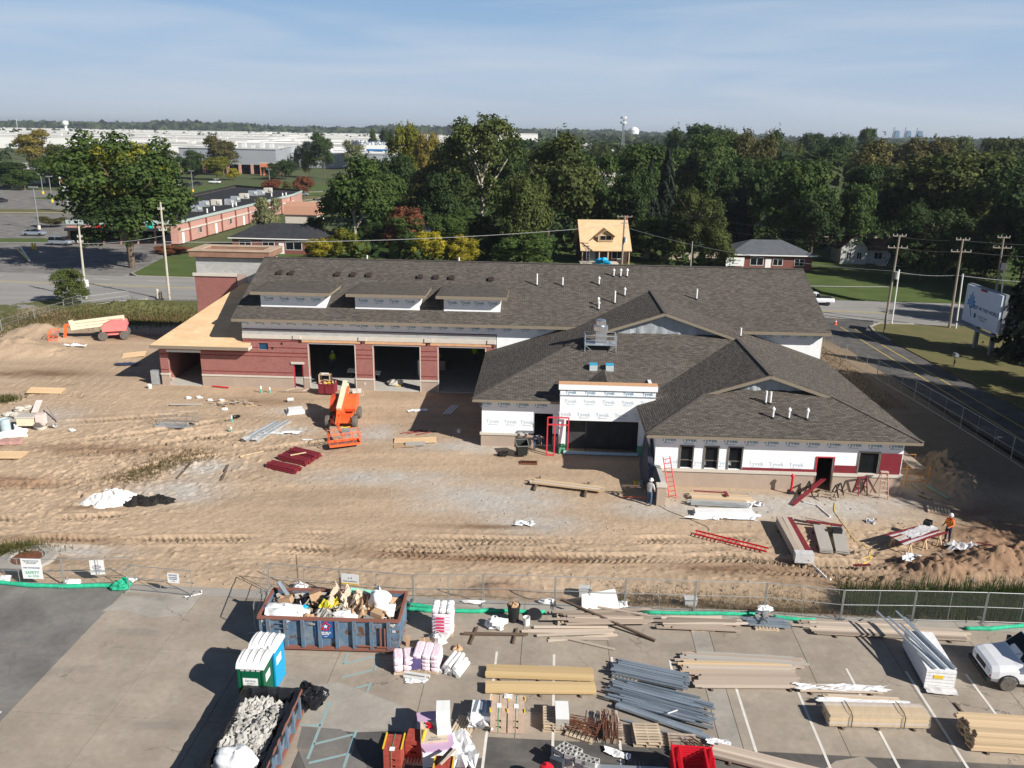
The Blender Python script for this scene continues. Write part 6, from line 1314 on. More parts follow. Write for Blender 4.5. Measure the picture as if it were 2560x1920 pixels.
cr2=thing('timber_cross','long dark board lying across two dark blocks','boards',(0,0,0))
bar(cr2,'board',(*(-2.11,34.32),.12),(*(0.97,34.32),.12),.16,.06,m_woodd);bar(cr2,'bearer',(*(-1.75,33.57),.05),(*(-1.48,34.95),.05),.1,.08,m_woodd);bar(cr2,'bearer',(*(0.26,33.67),.05),(*(0.45,34.9),.05),.1,.08,m_woodd)
MB().blob((0,0,.02),(.45,.4,.3),10,6,.3,340,.7).build('rope_coil',m_card,None,xy((-2.32,33.22),0),label='small tan rope coil on the concrete',cat='rope')
tcn=thing('trash_can','tall black trash can full of scraps beside the sock','trash can',xy((0.27,35.64),0));MB().lathe([(.24,0),(.31,.85),(.34,.88),(.31,.9),(.28,.84),(.22,.1)],20).build('bin',m_black,tcn);MB().blob((0,0,.84),(.5,.5,.3),10,6,.4,350).build('scraps',m_card,tcn)
MB().lathe([(.15,0),(.18,.42),(.19,.42),(.15,.42),(.13,.05)],16).build('bucket',m_white,None,xy((0.9,35.31),0),label='white bucket standing right of the black trash can',cat='bucket')
MB().lathe([(.2,.0),(.36,.0),(.4,.08),(.36,.17),(.2,.17)],20).build('mortar_tub',m_black,None,(*(1.29,36.08),.02),(R(18),0,0),label='black round rubber tub behind the white bucket',cat='tub')
MB().blob((0,0,.2),(.95,.8,.55),16,8,.35,352,.5).build('cloth_heap',m_bagw,None,xy((-0.56,35.07),0),label='crumpled white cloth heap left of the trash can',cat='cloth')
for k,(c,d) in enumerate([((-1.76,37.1),(1.1,.3,.16)),((1.99,37.21),(.8,.4,.3)),((5.66,37.05),(.9,.45,.35)),((-22.81,38.32),(.9,.4,.3)),((-19.94,38.66),(.7,.4,.3)),((-26.57,38.58),(.8,.4,.35)),((-10.88,38.23),(.75,.5,.5))]):
    MB().blob((0,0,.1),d,12,6,.25,360+k,.6).build('sandbag',m_bagw,None,xy(c,.02),label=['white sandbag on the kerb left of the trash can','white sandbag at the post right of the trash can','white sandbag right of the white sheet','white sandbag at the foot of the left fence','white sandbag at the swung gate post','white sandbag at the left picture edge','white sandbag behind the dumpster corner'][k],cat='sandbag',group='sandbags at fence feet')
b=MB();b.add([(-.95,-.35,.02),(1.0,-.42,.02),(.75,.25,.95),(-.95,.05,.72)],[(0,1,2,3)]).add([(-.95,-.33,.02),(-.95,.07,.72),(.75,.27,.95),(1.0,-.40,.02)],[(0,1,2,3)]);b.build('white_sheet',m_white,None,xy((4.65,36.92),0),label='white board leaning on the fence above the planks',cat='board')
for k,(c,s_) in enumerate([((3.99,38.27),1.0),((9.37,37.6),.9)]):
    t=thing('grey_basin',['grey plastic crate beyond the fence in the dirt','grey plastic crate beyond the fence farther right'][k],'crate',xy(c,-.1 if k==0 else -.2),R(-3));MB().bx(-.3,.3,-.22,.22,0,.42).build('crate_body',m_buck,t);MB().bx(-.33,.33,-.25,.25,.38,.46).build('crate_rim',m_buck,t)
t=thing('plank_pile','pile of weathered planks on a dark pallet below the fence','planks',(*mid((1.93,35.64),(6.97,35.79)),0),ang((1.93,35.64),(6.97,35.79)))
for k in range(2):pp=pallet(t,(-1.45+1.2*k,.1,0),0);pp.scale= (1.05,1.0,1.5)
for k in range(14):brd(t,'plank',(rnd.uniform(-.2,.6),-.55+.085*k,.24+.05*(k%3)),(rnd.uniform(3.2,5.0),.13,.045),R(rnd.uniform(-3,3)),rnd.choice([m_wood,m_woodp,m_woodp]))
bar(None,'plank',(*(2.65,36.75),.55),(*(6.98,34.06),.06),.13,.09,m_woodd,label='long dark beam lying diagonally across the planks',cat='beam')
bar(None,'plank',(*(4.45,36.33),.42),(*(7.03,35.79),.3),.1,.06,m_wood,label='weathered plank slanting on the pile beside the dark beam',cat='plank')
t=thing('plank_pile','fanned pale planks on the concrete in front of the plank pile','planks',(*mid((1,34.53),(5.14,34.27)),0),ang((1,34.53),(6.13,34.68)))
for k,(x,y,l_,a) in enumerate([(0,.45,4.2,1),(-.2,.25,4.4,-2),(.1,.05,3.6,4),(.5,-.15,3.4,8),(.3,-.28,2.8,-1),(0,.62,3.6,0)]):brd(t,'plank',(x,y,.03+.035*(k%3)),(l_,.17,.04),R(a),m_woodp)
bar(None,'plank',(*(2.6,34.22),.06),(*(4.98,33.34),.04),.16,.04,m_woodp,label='single pale plank splayed out towards the camera',cat='plank')
t=thing('plank_pile','rough weathered planks stacked on a pallet above the pale strip','planks',(*mid((7.64,35.51),(10.88,35.4)),0),ang((7.64,35.51),(10.1,35.48)));pallet(t,(.2,0,0),0)
for k in range(12):brd(t,'plank',(rnd.uniform(-.3,.8),-.5+.18*(k%6),.16+.06*(k//6)),(rnd.uniform(2.6,4.2),.16,.05),R(rnd.uniform(-4,4)),rnd.choice([m_wood,m_woodp,m_wood]))
t=thing('stud_bundle','small tangle of grey metal studs and straps by the kerb','studs',(*(12.63,35.62),0),R(-3));pallet(t,(0,0,0),0)
for k in range(14):brd(t,'stud',(rnd.uniform(-.2,.2),-.35+.1*(k%7),.17+.06*(k//7)),(2.0,.08,.05),R(rnd.uniform(-4,4)),m_steel)
for k in range(8):brd(t,'strap',(rnd.uniform(-.2,.2),rnd.uniform(-.4,.4),.3+.04*k),(.7,.05,.04),(0,rnd.uniform(-.4,.4),rnd.uniform(-1.5,1.5)),m_greyp)
MB().blob((0,0,.3),(.8,.4,.3),12,6,.3,371).build('rag',m_bagw,None,((12.85,36.52)[0],(12.85,36.52)[1],.05),label='white rag on the stud tangle by the kerb',cat='rag')
stack('lumber_stack','long brown framing lumber stack along the kerb at right','lumber',(14.75,35.22),(22.22,34.84),6,2,.15,.05,[m_woodp,m_wood],2,slip=.08,seed=11,fan=.08)
stack('lumber_stack','weathered boards behind the long lumber stack','lumber',(14.05,35.62),(20.32,35.44),4,2,.14,.045,[m_wood,m_woodp],2,slip=.2,seed=12,fan=.06)
stack('lumber_stack','yellow treated beam pile with brown face, rear one of two','lumber',(-0.94,31.38),(3.79,31.26),3,2,.24,.09,[m_pine2,m_pine2],3,jit=.01,seed=13)
stack('lumber_stack','yellow treated beam pile, front one of two','lumber',(-0.93,30.27),(3.81,30.31),3,2,.20,.09,[m_pine2,m_pine2],3,jit=.01,seed=14)
bar(None,'plank',(*(1.38,31.94),.06),(*(3.76,31.79),.06),.14,.05,m_greyboard,label='grey board behind the rear yellow beam pile',cat='plank')
def studs(label,p,q,cols,rows,slip,fan,seed,pal):
    t=thing('stud_pile',label,'metal studs',(*mid(p,q),0),ang(p,q));r=random.Random(seed);l=dist(p,q)
    for k in range(pal):pp=pallet(t,(-l*.42+.35+1.3*k*(l*.6),0,0),0);pp.scale= (1,1.15,1)
    sh=MB().bx(-.5,.5,-.5,.5,-.5,-.42).bx(-.5,.5,-.5,-.44,-.42,.5).bx(-.5,.5,.44,.5,-.42,.5).mesh('stud',m_steel)
    for k in range(rows):
        for i in range(cols):put('stud',sh,t,(r.uniform(-.5,.5)*slip,(i- (cols-1)/2)*.115+r.uniform(-.04,.04),.17+.06*k),(r.choice([0,PI]),r.uniform(-.01,.01),r.uniform(-1,1)*fan),scale=(l*r.uniform(.86,1),.092,.05))
    return t
studs('neat pile of galvanised steel studs on a pallet',(4.75,31.78),(7.86,30.73),9,4,.25,.008,21,1)
studs('slumped pile of galvanised steel studs fanning out on the lot',(4.63,30.25),(8.32,28.73),13,3,.9,.035,22,1)
for k,(p,q) in enumerate([((4.56,29.21),(8.09,27.4)),((4.67,29.35),(7.87,27.75)),((4.78,28.46),(7.25,27.44))]):bar(None,'steel_channel',(*p,.2-.06*k),(*q,.12-.03*k),.2 if k<2 else .07,.1 if k<2 else .05,m_steel,label=['long wide steel channel at the front edge of the slumped studs','steel channel second from the front of the slumped studs','thin steel angle lying in front of the slumped studs'][k],cat='channel')
bar(None,'white_strip',(*(6.58,28.47),.42),(*(7.02,28.68),.42),.05,.02,m_white,label='short white strip on top of the slumped studs',cat='strip')
stack('lumber_stack','long weathered boards with grey ends behind the studs, rear row','lumber',(7.79,32.8),(13.59,32.41),5,2,.14,.05,[m_wood,m_greyboard],2,slip=.25,fan=.05,seed=31)
stack('lumber_stack','long yellow-brown boards behind the studs, middle row','lumber',(7.8,32.03),(12.96,32),5,2,.14,.05,[m_pine,m_woodp],2,slip=.2,fan=.05,seed=32)
stack('lumber_stack','long pale brown boards behind the studs, front row','lumber',(8.2,31.05),(12.95,31.12),7,2,.14,.05,[m_woodp,m_wood],2,slip=.15,fan=.06,seed=33)
t=stack('trim_pack','thin trim pack in torn white wrap, rear of the right group','boards',(12.65,30.63),(16.21,30.57),3,1,.13,.09,[m_woodp],2,seed=34);MB().sheet((.1,0,.17),4.0,.45,22,5,.08,0,380,.15).build('wrap',m_bagw,t)
t=stack('trim_pack','pale trim boards with white top, middle of the right group','boards',(13.52,29.83),(16.72,29.66),5,2,.12,.07,[m_woodp,m_pine],2,slip=.08,seed=35);MB().sheet((.05,-.1,.235),3.9,.32,18,4,.03,0,381,.1).build('wrap',m_bagw,t)
t=stack('wrapped_lumber','big plastic-wrapped lumber bundle with black straps at right','lumber',(13.12,28.7),(17.14,28.66),7,5,.12,.10,[m_pine2,m_pine2,m_woodp],3,jit=.01,seed=36)
l_=dist((13.12,28.7),(17.14,28.66))
b=MB();n_=34;vs_= []
for i in range(n_+1):
    x= -l_/2-.12+ (l_+.24)*i/n_;e_=.5 if i in (0,n_) else 1
    for (y,z) in ((-.47,.10),(-.48,.36),(-.46,.60),(-.3,.66),(0,.68),(.3,.67),(.46,.60),(.48,.36),(.47,.10)):vs_.append((x+rnd.uniform(-.02,.02),y*(.6+.4*e_) +rnd.uniform(-.015,.015),.1+ (z-.1)*(.7+.3*e_) +rnd.uniform(-.012,.012)))
b.add(vs_,[(i*9+k,i*9+k+1,(i+1)*9+k+1,(i+1)*9+k) for i in range(n_) for k in range(8)])
mfilm=bpy.data.materials.new('see_through_film');mfilm.use_nodes= True;n,l=nodes_of(mfilm);bs=n['Principled BSDF'];bs.inputs['Base Color'].default_value= (.8,.8,.82,1);bs.inputs['Roughness'].default_value=.18;bs.inputs['Alpha'].default_value=.16
tcx=n.new('ShaderNodeTexCoord');nz=n.new('ShaderNodeTexNoise');nz.inputs['Scale'].default_value=6;l.new(tcx.outputs['Object'],nz.inputs['Vector']);bp=n.new('ShaderNodeBump');bp.inputs['Strength'].default_value=.9;l.new(nz.outputs['Fac'],bp.inputs['Height']);l.new(bp.outputs[0],bs.inputs['Normal'])
b.build('film',mfilm,t)
for x in (-.28,.25):MB().tube([(x*l_,-.5,.1),(x*l_,-.5,.62),(x*l_,-.3,.70),(x*l_,.3,.70),(x*l_,.5,.62)],.018,5).build('strap',m_black,t)
t=thing('lumber_stack','tall stack of fresh pine lumber at the right edge','lumber',(21.1,27.45,0),R(-4))
for k in range(2):brd(t,'bearer',(-2.2+2.6*k,0,.05),(.1,1.5,.09),0,m_woodd)
r_=random.Random(41)
for k in range(9):
    for i in range(9):brd(t,'board',(r_.uniform(-.12,.12) - (.25 if k>6 and i>6 else 0) +.5,-.6+.145*i,.14+.088*k),(6.6,.138,.082),0,m_pine)
bar(None,'stick',(*(19.1,29.9),.04),(*(19.12,29.27),.04),.09,.05,m_woodd,label='dark stick on the concrete behind the pine stack',cat='stick')
t=thing('board_pack','tall white shrink-wrapped board pack beside the van','board pack',(19.05,32.35,0),R(83))
MB().bx(-1.5,1.5,-.62,.62,.12,.95).build('pack',m_bagw,t)
for k in range(5):brd(t,'sheet_edge',(0,0,.18+.16*k),(3.02,1.25,.012),0,m_greyboard)
for k in range(4):brd(t,'runner',(-1.1+.73*k,0,.06),(.12,1.2,.12),0,m_woodd)
MB().sheet((-1.53,0,.1),.9,1.3,8,8,.06,0,390,.05).build('film_end',m_wrap,t,rot=(0,R(0),0));brd(t,'yellow_tag',(-1.512,.1,.62),(.01,.4,.16),0,m_yellow)
for k,(y,a) in enumerate([(-.35,4),(-.12,1),(.15,-2),(.32,-4),(.45,-3)]):bar(None,'metal_channel',(19.05+y+.12*math.sin(a),30.9,1.02+.02*(k%2)),(18.4+y*1.4,35.4-.5*(k%3),1.02+.02*(k%2)),.09,.05,[m_galv,m_steel][k%2],label='long metal channel on top of the white board pack, '+ ['leftmost','second from left','middle one','second from right','rightmost'][k],cat='channel',group='channels on the board pack')
def brickcube(parent,c,rz,nx,ny,nz,d,mat,hole=True):
    e=put('brick_cube',None,parent,c,(0,0,rz));me_=U(mat)
    for k in range(nz):
        for i in range(nx):
            for j in range(ny):
                if 0<i<nx-1 and 0<j<ny-1 and k<nz-1: continue
                if k in (2,5) and j==0 and i in (1,nx-2): continue
                put('brick',me_,e,((i- (nx-1)/2)*d[0],(j- (ny-1)/2)*d[1],(k+.5)*d[2]),scale=(d[0]*.975,d[1]*.96,d[2]*.95))
    return e
m_tanbrick=M('tan_brick',(.56,.41,.31),.9,.12,4,rand=.08);m_rbrick=M('new_red_brick',(.36,.065,.045),.9,.2,4,rand=.14)
t=thing('brick_pallet','two strapped cubes of tan brick side by side on the lot','bricks',(.04,28.22,0),R(-2));brickcube(t,(-.34,0,.02),0,3,12,9,(.215,.098,.10),m_tanbrick);brickcube(t,(.35,0,.02),0,3,12,9,(.215,.098,.10),m_tanbrick)
for x in (-.68,.005,.70):
    for y in (-.4,.35):brd(t,'yellow_guard',(x,y,.93),(.05,.22,.06),(.1,0,.1),m_yellow)
for x in (-.34,.35):brd(t,'tag',(x,-.1,.932),(.2,.26,.008),R(4),m_white);brd(t,'strap',(x,0,.928),(.02,1.2,.006),0,m_tgreen);brd(t,'strap',(x,-.595,.46),(.02,.006,.9),0,m_tgreen)
MB().sheet((0,0,.94),.4,.3,5,4,.05,0,395,.2).build('paper',m_white,t,(0,.45,0))
t=thing('brick_pallet','tall strapped cube of red brick at the bottom edge','bricks',(-4.2,25.75,0),R(-2));pallet(t,(0,0,0),0).scale= (.7,.9,1);brickcube(t,(0,0,.13),0,3,9,10,(.215,.098,.095),m_rbrick)
for x in (-.34,.34):brd(t,'yellow_guard',(x,.05,1.11),(.05,.85,.05),0,m_yellow)
brd(t,'tag',(0,-.36,1.10),(.2,.2,.01),0,m_white);brd(t,'strap',(-.02,0,1.10),(.02,.92,.006),0,m_tgreen);brd(t,'strap',(-.02,-.47,.6),(.02,.006,1.0),0,m_tgreen)
t=thing('brick_pallet','shorter cube of red brick beside the tall one','bricks',(-3.48,26.35,0),R(-6));pallet(t,(.05,-.1,0),0).scale= (.75,.9,1);brickcube(t,(0,.05,.13),0,3,7,8,(.215,.098,.095),m_rbrick);MB().tube([(.34,y,.93+.05*math.sin(y*8)) for y in (-.3,-.1,.1,.3)],.05,6).build('yellow_guard',m_yellow,t)
t=thing('brick_pallet','red brick cube half out of the picture at the bottom','bricks',(-2.25,24.75,0),R(-2));brickcube(t,(0,0,.1),0,3,8,10,(.215,.098,.095),m_rbrick)
for x in (-.34,.34):brd(t,'yellow_guard',(x,0,1.08),(.05,.7,.05),0,m_yellow)
bar(None,'black_bar',(-2.45,24.6,1.2),(-2.0,25.35,1.2),.1,.05,m_black,label='dark bar lying on the bottom red brick cube',cat='bar');bar(None,'plank',(-2.35,24.5,1.22),(-1.85,25.3,1.22),.09,.04,m_woodp,label='pale stick lying on the bottom red brick cube',cat='stick')
t=thing('foam_stack','tall stack of lilac foam boards with flaring white film','foam boards',(-2.75,26.75,0),R(12))
pallet(t,(0,0,0),0);MB().bx(-.6,.6,-1.15,1.05,.14,.78).build('foam_core',m_bagw,t);MB().prism([(-.62,1.1),(-.62,-.85),(-.5,-1.12),(.45,-1.12),(.62,-.9),(.62,1.0),(-.1,1.1)],.781,.86).build('lilac_board',m_lilac,t)
b=MB();b.sheet((.85,-.6,.15),1.0,1.8,9,10,.35,.1,401,.35);b.build('loose_film',m_bagw,t)
cb1=thing('cardboard_tray','opened cardboard box lying on the lilac boards','box',(-2.78,26.6,.87),R(8));MB().bx(-.52,.52,-.6,.6,0,.02).bx(-.52,-.49,-.6,.6,.02,.2).bx(-.5,.5,-.6,-.57,.02,.1).build('carton',m_paper,cb1)
put('lettering',text_mesh('foam\nFRAGILE',.13,'lettering',m_tgrey,.001,.002),cb1,(0,-.38,.024),(0,0,0))
for k,(x,y,a) in enumerate([(-.25,.25,-.5),(-.15,.08,.05)]):brd(None,'red_can',(-2.78+x,26.6+y+.12,.93),(.2,.09,.08),a,m_redp,label=['small red packet in the cardboard tray, upper','small red packet in the cardboard tray, lower'][k],cat='packet')
t=thing('white_box','white box with fold lines on the lilac boards, nearest','box',(-2.42,26.75,.88),R(10));MB().bx(-.27,.27,-.32,.32,0,.26).build('carton',m_white,t)
t=thing('white_box','white box behind on the lilac boards, farthest','box',(-2.5,27.5,.87),R(4));MB().bx(-.27,.27,-.32,.32,0,.5).build('carton',m_white,t);MB().bx(-.003,.003,-.321,.321,.5,.502).build('seam',m_buck,t)
t=pallet(None,(-1.72,27.9,0),R(-16),label='empty slatted pallet between foam and wrapped sheets',cat='pallet');t.scale= (.7,1.1,1)
t=thing('wrapped_sheets','plastic-wrapped stack of bluish panels with torn film','panels',(-1.0,28.35,0),R(-3));pallet(t,(0,0,0),0).scale= (.85,1,1);MB().bx(-.42,.42,-.5,.5,.13,.62).build('panel_stack',m_bagw,t)
for k in range(3):brd(t,'panel_strip',(-.25+.25*k,.1,.635),(.12,.75,.02),R(-6+5*k),m_steel)
b=MB().sheet((0,-.35,.12),1.1,.8,10,8,.4,0,410,.25);b.build('torn_film',m_wrap,t)
t=thing('panel_stack','white panel stack on a grey pallet beside the tan bricks','panels',(2.0,28.3,0),R(-1));MB().bx(-.02,.52,-.55,.55,.16,.62).build('panels',m_greyboard,t);MB().bx(-.02,.52,-.55,.55,.622,.64).build('top_sheet',m_white,t);pp=pallet(t,(-.05,0,0),R(90));pp.scale= (1,.95,1.1)
for k in range(2):pp=pallet(t,(-.12,0,.13+.13*k),R(90));pp.scale= (1,.75,1)
def rebar(label,c,rz,n_,l,bend,seed):
    t=thing('rebar_heap',label,'rebar',c,rz);r=random.Random(seed)
    for k in range(n_):
        y=r.uniform(-.35,.35);z=.15+r.random()*.3;a=r.uniform(-.15,.15)
        pts= [(-l/2,y,z),(0,y+a*.3,z+r.uniform(0,.1)),(l/2,y+a,z)]
        if bend:pts.append((l/2+r.uniform(-.05,.1),y+a+r.uniform(-.1,.3),z+r.uniform(.05,.3)))
        MB().tube(pts,.012,5).build('bar',m_rust,t)
    return t
t=rebar('tangled rust-brown bent rebar on a pallet',(3.05,27.75,0),R(-24),34,1.3,True,51);pallet(t,(0,0,0),0)
t=rebar('straight rust-brown rebar bundle standing across a grey pallet',(4.15,27.85,0),R(86),34,1.7,False,52);pp=pallet(t,(0,-.1,0),0,mat=m_wood);pp.scale= (.9,.85,1)
MB().sheet((0,0,.03),1.1,.35,8,4,.08,R(-25),420,.2).build('white_board',m_bagw,None,(4.3,26.55,0),label='white torn sheet below the straight rebar',cat='sheet')
for k,(c,rz,lb) in enumerate([((5.55,27.55,0),R(88),'pale empty pallet beside the rebar bundle'),((6.95,27.05,0),R(86),'grey empty pallet behind the red frames')]):
    e=pallet(None,c,rz,label=lb,cat='pallet',mat=m_pallet if k==0 else m_wood);e.scale= (1.05,1.05,1.2)
e=pallet(None,(5.6,27.5,.16),R(90),label='pale pallet stacked on top of another beside the rebar',cat='pallet');e.scale= (.98,1,1)
t=rebar('small heap of rusty bent bars behind the red frames',(7.4,26.75,0),R(-50),12,.9,True,53)
m_cmu=M('grey_block',(.42,.41,.39),.95,.15,5,rand=.06)
blk=MB()
for (x0,x1,y0,y1) in [(-.195,.195,-.095,-.065),(-.195,.195,.065,.095),(-.195,-.165,-.065,.065),(.165,.195,-.065,.065),(-.015,.015,-.065,.065)]:blk.bx(x0,x1,y0,y1,0,.19)
blk=blk.mesh('concrete_block',m_cmu)
t=thing('block_pile','loose pile of hollow concrete blocks on a pallet at the bottom','concrete blocks',(2.75,25.95,0),R(-28));pallet(t,(0,0,0),0)
for k in range(34):
    z=.13+.195*(k//14);i=k%14
    put('concrete_block',blk,t,(-.6+.41*(i%4) +rnd.uniform(-.04,.04),-.35+.21*(i//4) +rnd.uniform(-.03,.03),z),(0,0,rnd.uniform(-.25,.25)))
MB().bx(-.42,.1,-.6,.0,.13,.5).build('wrapped_blocks',M('dark_wrap',(.06,.07,.09),.4,.2),t,(-.45,-.1,0))
rc=thing('gas_can','round red drum top poking into the picture at the bottom','drum',(1.5,24.95,0));MB().lathe([(.24,0),(.27,.1),(.27,.75),(.2,.85),(.05,.9)],18).build('body',m_redp,rc);MB().lathe([(.05,.88),(.06,.96),(.02,.98)],10).build('cap',m_redp,rc)
t=thing('steel_pack','flat pack of galvanised channels at the bottom edge','channels',(4.6,25.2,0),R(-2))
for k in range(6):brd(t,'channel',(0,-.3+.12*k,.35),(2.9,.11,.06),0,m_galv)
for x in (-1,1):brd(t,'bearer',(x,0,.16),(.1,.8,.3),0,m_woodd)
t=thing('frame_crate','stack of bright red steel frames forming a crate at the bottom','steel frames',(6.85,24.95,0),R(-4))
for k in range(12):
    z=.1+.105*k
    for y in (-.62,.62):brd(t,'frame_bar',(0,y,z),(1.5,.06,.06),0,m_redp)
    for x in (-.72,-.45,.48,.72):brd(t,'frame_bar',(x,0,z),(.05,1.2,.05),0,m_redp)
for x in (-.74,.74):
    for y in (-.63,0,.63):brd(t,'post',(x,y,.7),(.05,.05,1.36),0,m_redp)
b=MB().sheet((0,0,.03),.9,.35,8,4,.06,R(-6),430,.2);b.build('white_sheet',m_bagw,None,(8.37,27.18) + (.08,),label='white paper sheet beside the top corner of the red frames',cat='sheet')
stack('lumber_stack','long brown boards running off to the right at the bottom','lumber',(7.98,26.78),(13.2,24.9),5,2,.15,.06,[m_wood,m_woodp],2,slip=.1,seed=61)
bb2=thing('wood_box','plywood box with a white can at the bottom edge','box',(9.2,24.3,0),R(-4));MB().bx(-.5,.5,-.4,.4,.3,.6).build('box',m_card,bb2);brd(bb2,'dark_board',(-.75,.1,.4),(.5,.7,.05),0,m_black)
# ---------------------------------------------------------------- white van
def loft(rings,cap=True):
    b=MB();n_=len(rings[0]);vs_= [p for r_ in rings for p in r_]
    fs_= [(i*n_+k,i*n_+ (k+1) %n_,(i+1)*n_+ (k+1) %n_,(i+1)*n_+k) for i in range(len(rings) -1) for k in range(n_)]
    if cap:fs_+= [tuple(range(n_-1,-1,-1)),tuple(range((len(rings) -1)*n_,len(rings)*n_))]
    return b.add(vs_,fs_)
def sec(x,zb,zt,hw,hwt,belt=None,rt=.18):
    """rounded car cross-section at x: bottom zb, top zt, half width hw at belt, hwt at top"""
    zm=belt if belt else zb+ (zt-zb)*.55
    pts= [(hw*.92,zb),(hw,zb+ (zm-zb)*.35),(hw,zm),(hwt+ (hw-hwt)*.25,zt- (zt-zm)*.25),(hwt*.9,zt-.02),(hwt*.45,zt)]
    r_= [(x,y,z) for y,z in pts] + [(x,-y,z) for y,z in reversed(pts)]
    return r_
m_carw=M('white_car_paint',(.80,.81,.83),.25,.01,spec=.5);m_cars=M('silver_car_paint',(.36,.40,.46),.3,.02,metal=.5,spec=.5);m_card_=M('dark_car_paint',(.03,.032,.04),.25,.05,spec=.5);m_lamp=M('lamp_glass',(.55,.56,.58),.1,.05,spec=.6);m_tail=M('tail_lamp',(.35,.01,.01),.2)
van=thing('cargo_van','white cargo van nosing into the picture at the right edge','van',(21.12,31.85,0),R(-5))
rings= [sec(x,zb,zt,hw,hwt,bl_) for x,zb,zt,hw,hwt,bl_ in [(.0,.45,.98,.80,.70,.8),(.06,.38,1.08,.90,.80,.85),(.35,.36,1.16,.97,.86,.92),(1.0,.36,1.25,1.0,.90,1.0),(1.28,.36,1.32,1.0,.92,1.05),(1.85,.36,2.0,1.0,.80,1.1),(2.1,.36,2.08,1.0,.82,1.1),(4.5,.36,2.1,1.0,.82,1.1),(5.6,.40,2.08,1.0,.82,1.1),(5.7,.45,2.0,.97,.8,1.1)]]
loft(rings).build('body',m_carw,van)
b=MB().add([(1.33,-.80,1.36),(1.33,.80,1.36),(1.84,.70,1.96),(1.84,-.70,1.96)],[(0,1,2,3)]);b.add([(1.305,-.83,1.345),(1.305,.83,1.345),(1.82,.73,1.975),(1.82,-.73,1.975)],[(0,1,2,3)]);b.build('windscreen',m_glass,van)
for s in (-1,1):
    b=MB().add([(1.62,s*.985,1.28),(2.55,s*.992,1.28),(2.50,s*.90,1.85),(1.98,s*.885,1.85)],[(0,1,2,3)]);b.build('side_window',m_glass,van)
    MB().box((1.62,s*1.12,1.32),(.16,.2,.26)).build('mirror',m_black,van)
    wheel(van,(.78,s*.9,.36),.36,.24,mr=m_alu);wheel(van,(4.3,s*.9,.36),.36,.24,mr=m_alu)
    MB().box((.03,s*.62,.80),(.10,.36,.16)).build('headlight',m_lamp,van);brd(van,'indicator',(.06,s*.82,.66),(.1,.12,.08),0,m_tail)
    b=MB();b.tube([(.78+.43*math.cos(a),s*1.0,.36+.43*math.sin(a)) for a in [i*PI/10 for i in range(11)]],.035,5);b.build('wheel_arch',m_black,van)
MB().bx(-.12,.06,-.92,.92,.36,.55).build('bumper',m_black,van);MB().bx(-.03,.02,-.42,.42,.68,.90).build('grille',m_black,van)
for s in (-1,1):bar(van,'wiper',(1.28,.1+.3*s,1.37),(1.45,.45*s+.1,1.52),.02,.02,m_black)
# ---------------------------------------------------------------- trees
def leaf_mesh(name,P,Nr,size,mat,seed,aspect=.7,jit=.55,zsq=1.0):
    """one quad per point, facing roughly along Nr"""
    r=np.random.default_rng(seed);n_=len(P)
    nr=Nr+r.normal(0,jit,(n_,3));nr /= np.linalg.norm(nr,axis=1)[:,None] +1e-9
    a=r.normal(0,1,(n_,3));a-=nr*(a*nr).sum(1)[:,None];a /= np.linalg.norm(a,axis=1)[:,None] +1e-9
    c=np.cross(nr,a);zz=np.array([1,1,zsq]);a=a*zz;c=c*zz;s= (size*r.uniform(.55,1.35,n_))[:,None]
    V=np.stack([P-a*s-c*s*aspect*.4,P+a*s*.2-c*s*aspect,P+a*s+c*s*aspect*.3,P-a*s*.3+c*s*aspect],1).reshape(-1,3)
    me=bpy.data.meshes.new(name);me.vertices.add(4*n_);me.vertices.foreach_set('co',V.ravel().astype(np.float32))
    me.loops.add(4*n_);me.loops.foreach_set('vertex_index',np.arange(4*n_,dtype=np.int32));me.polygons.add(n_)
    me.polygons.foreach_set('loop_start',np.arange(0,4*n_,4,dtype=np.int32));me.polygons.foreach_set('loop_total',np.full(n_,4,dtype=np.int32));me.update(calc_edges=True)
    if mat is not None:me.materials.append(mat)
    return me
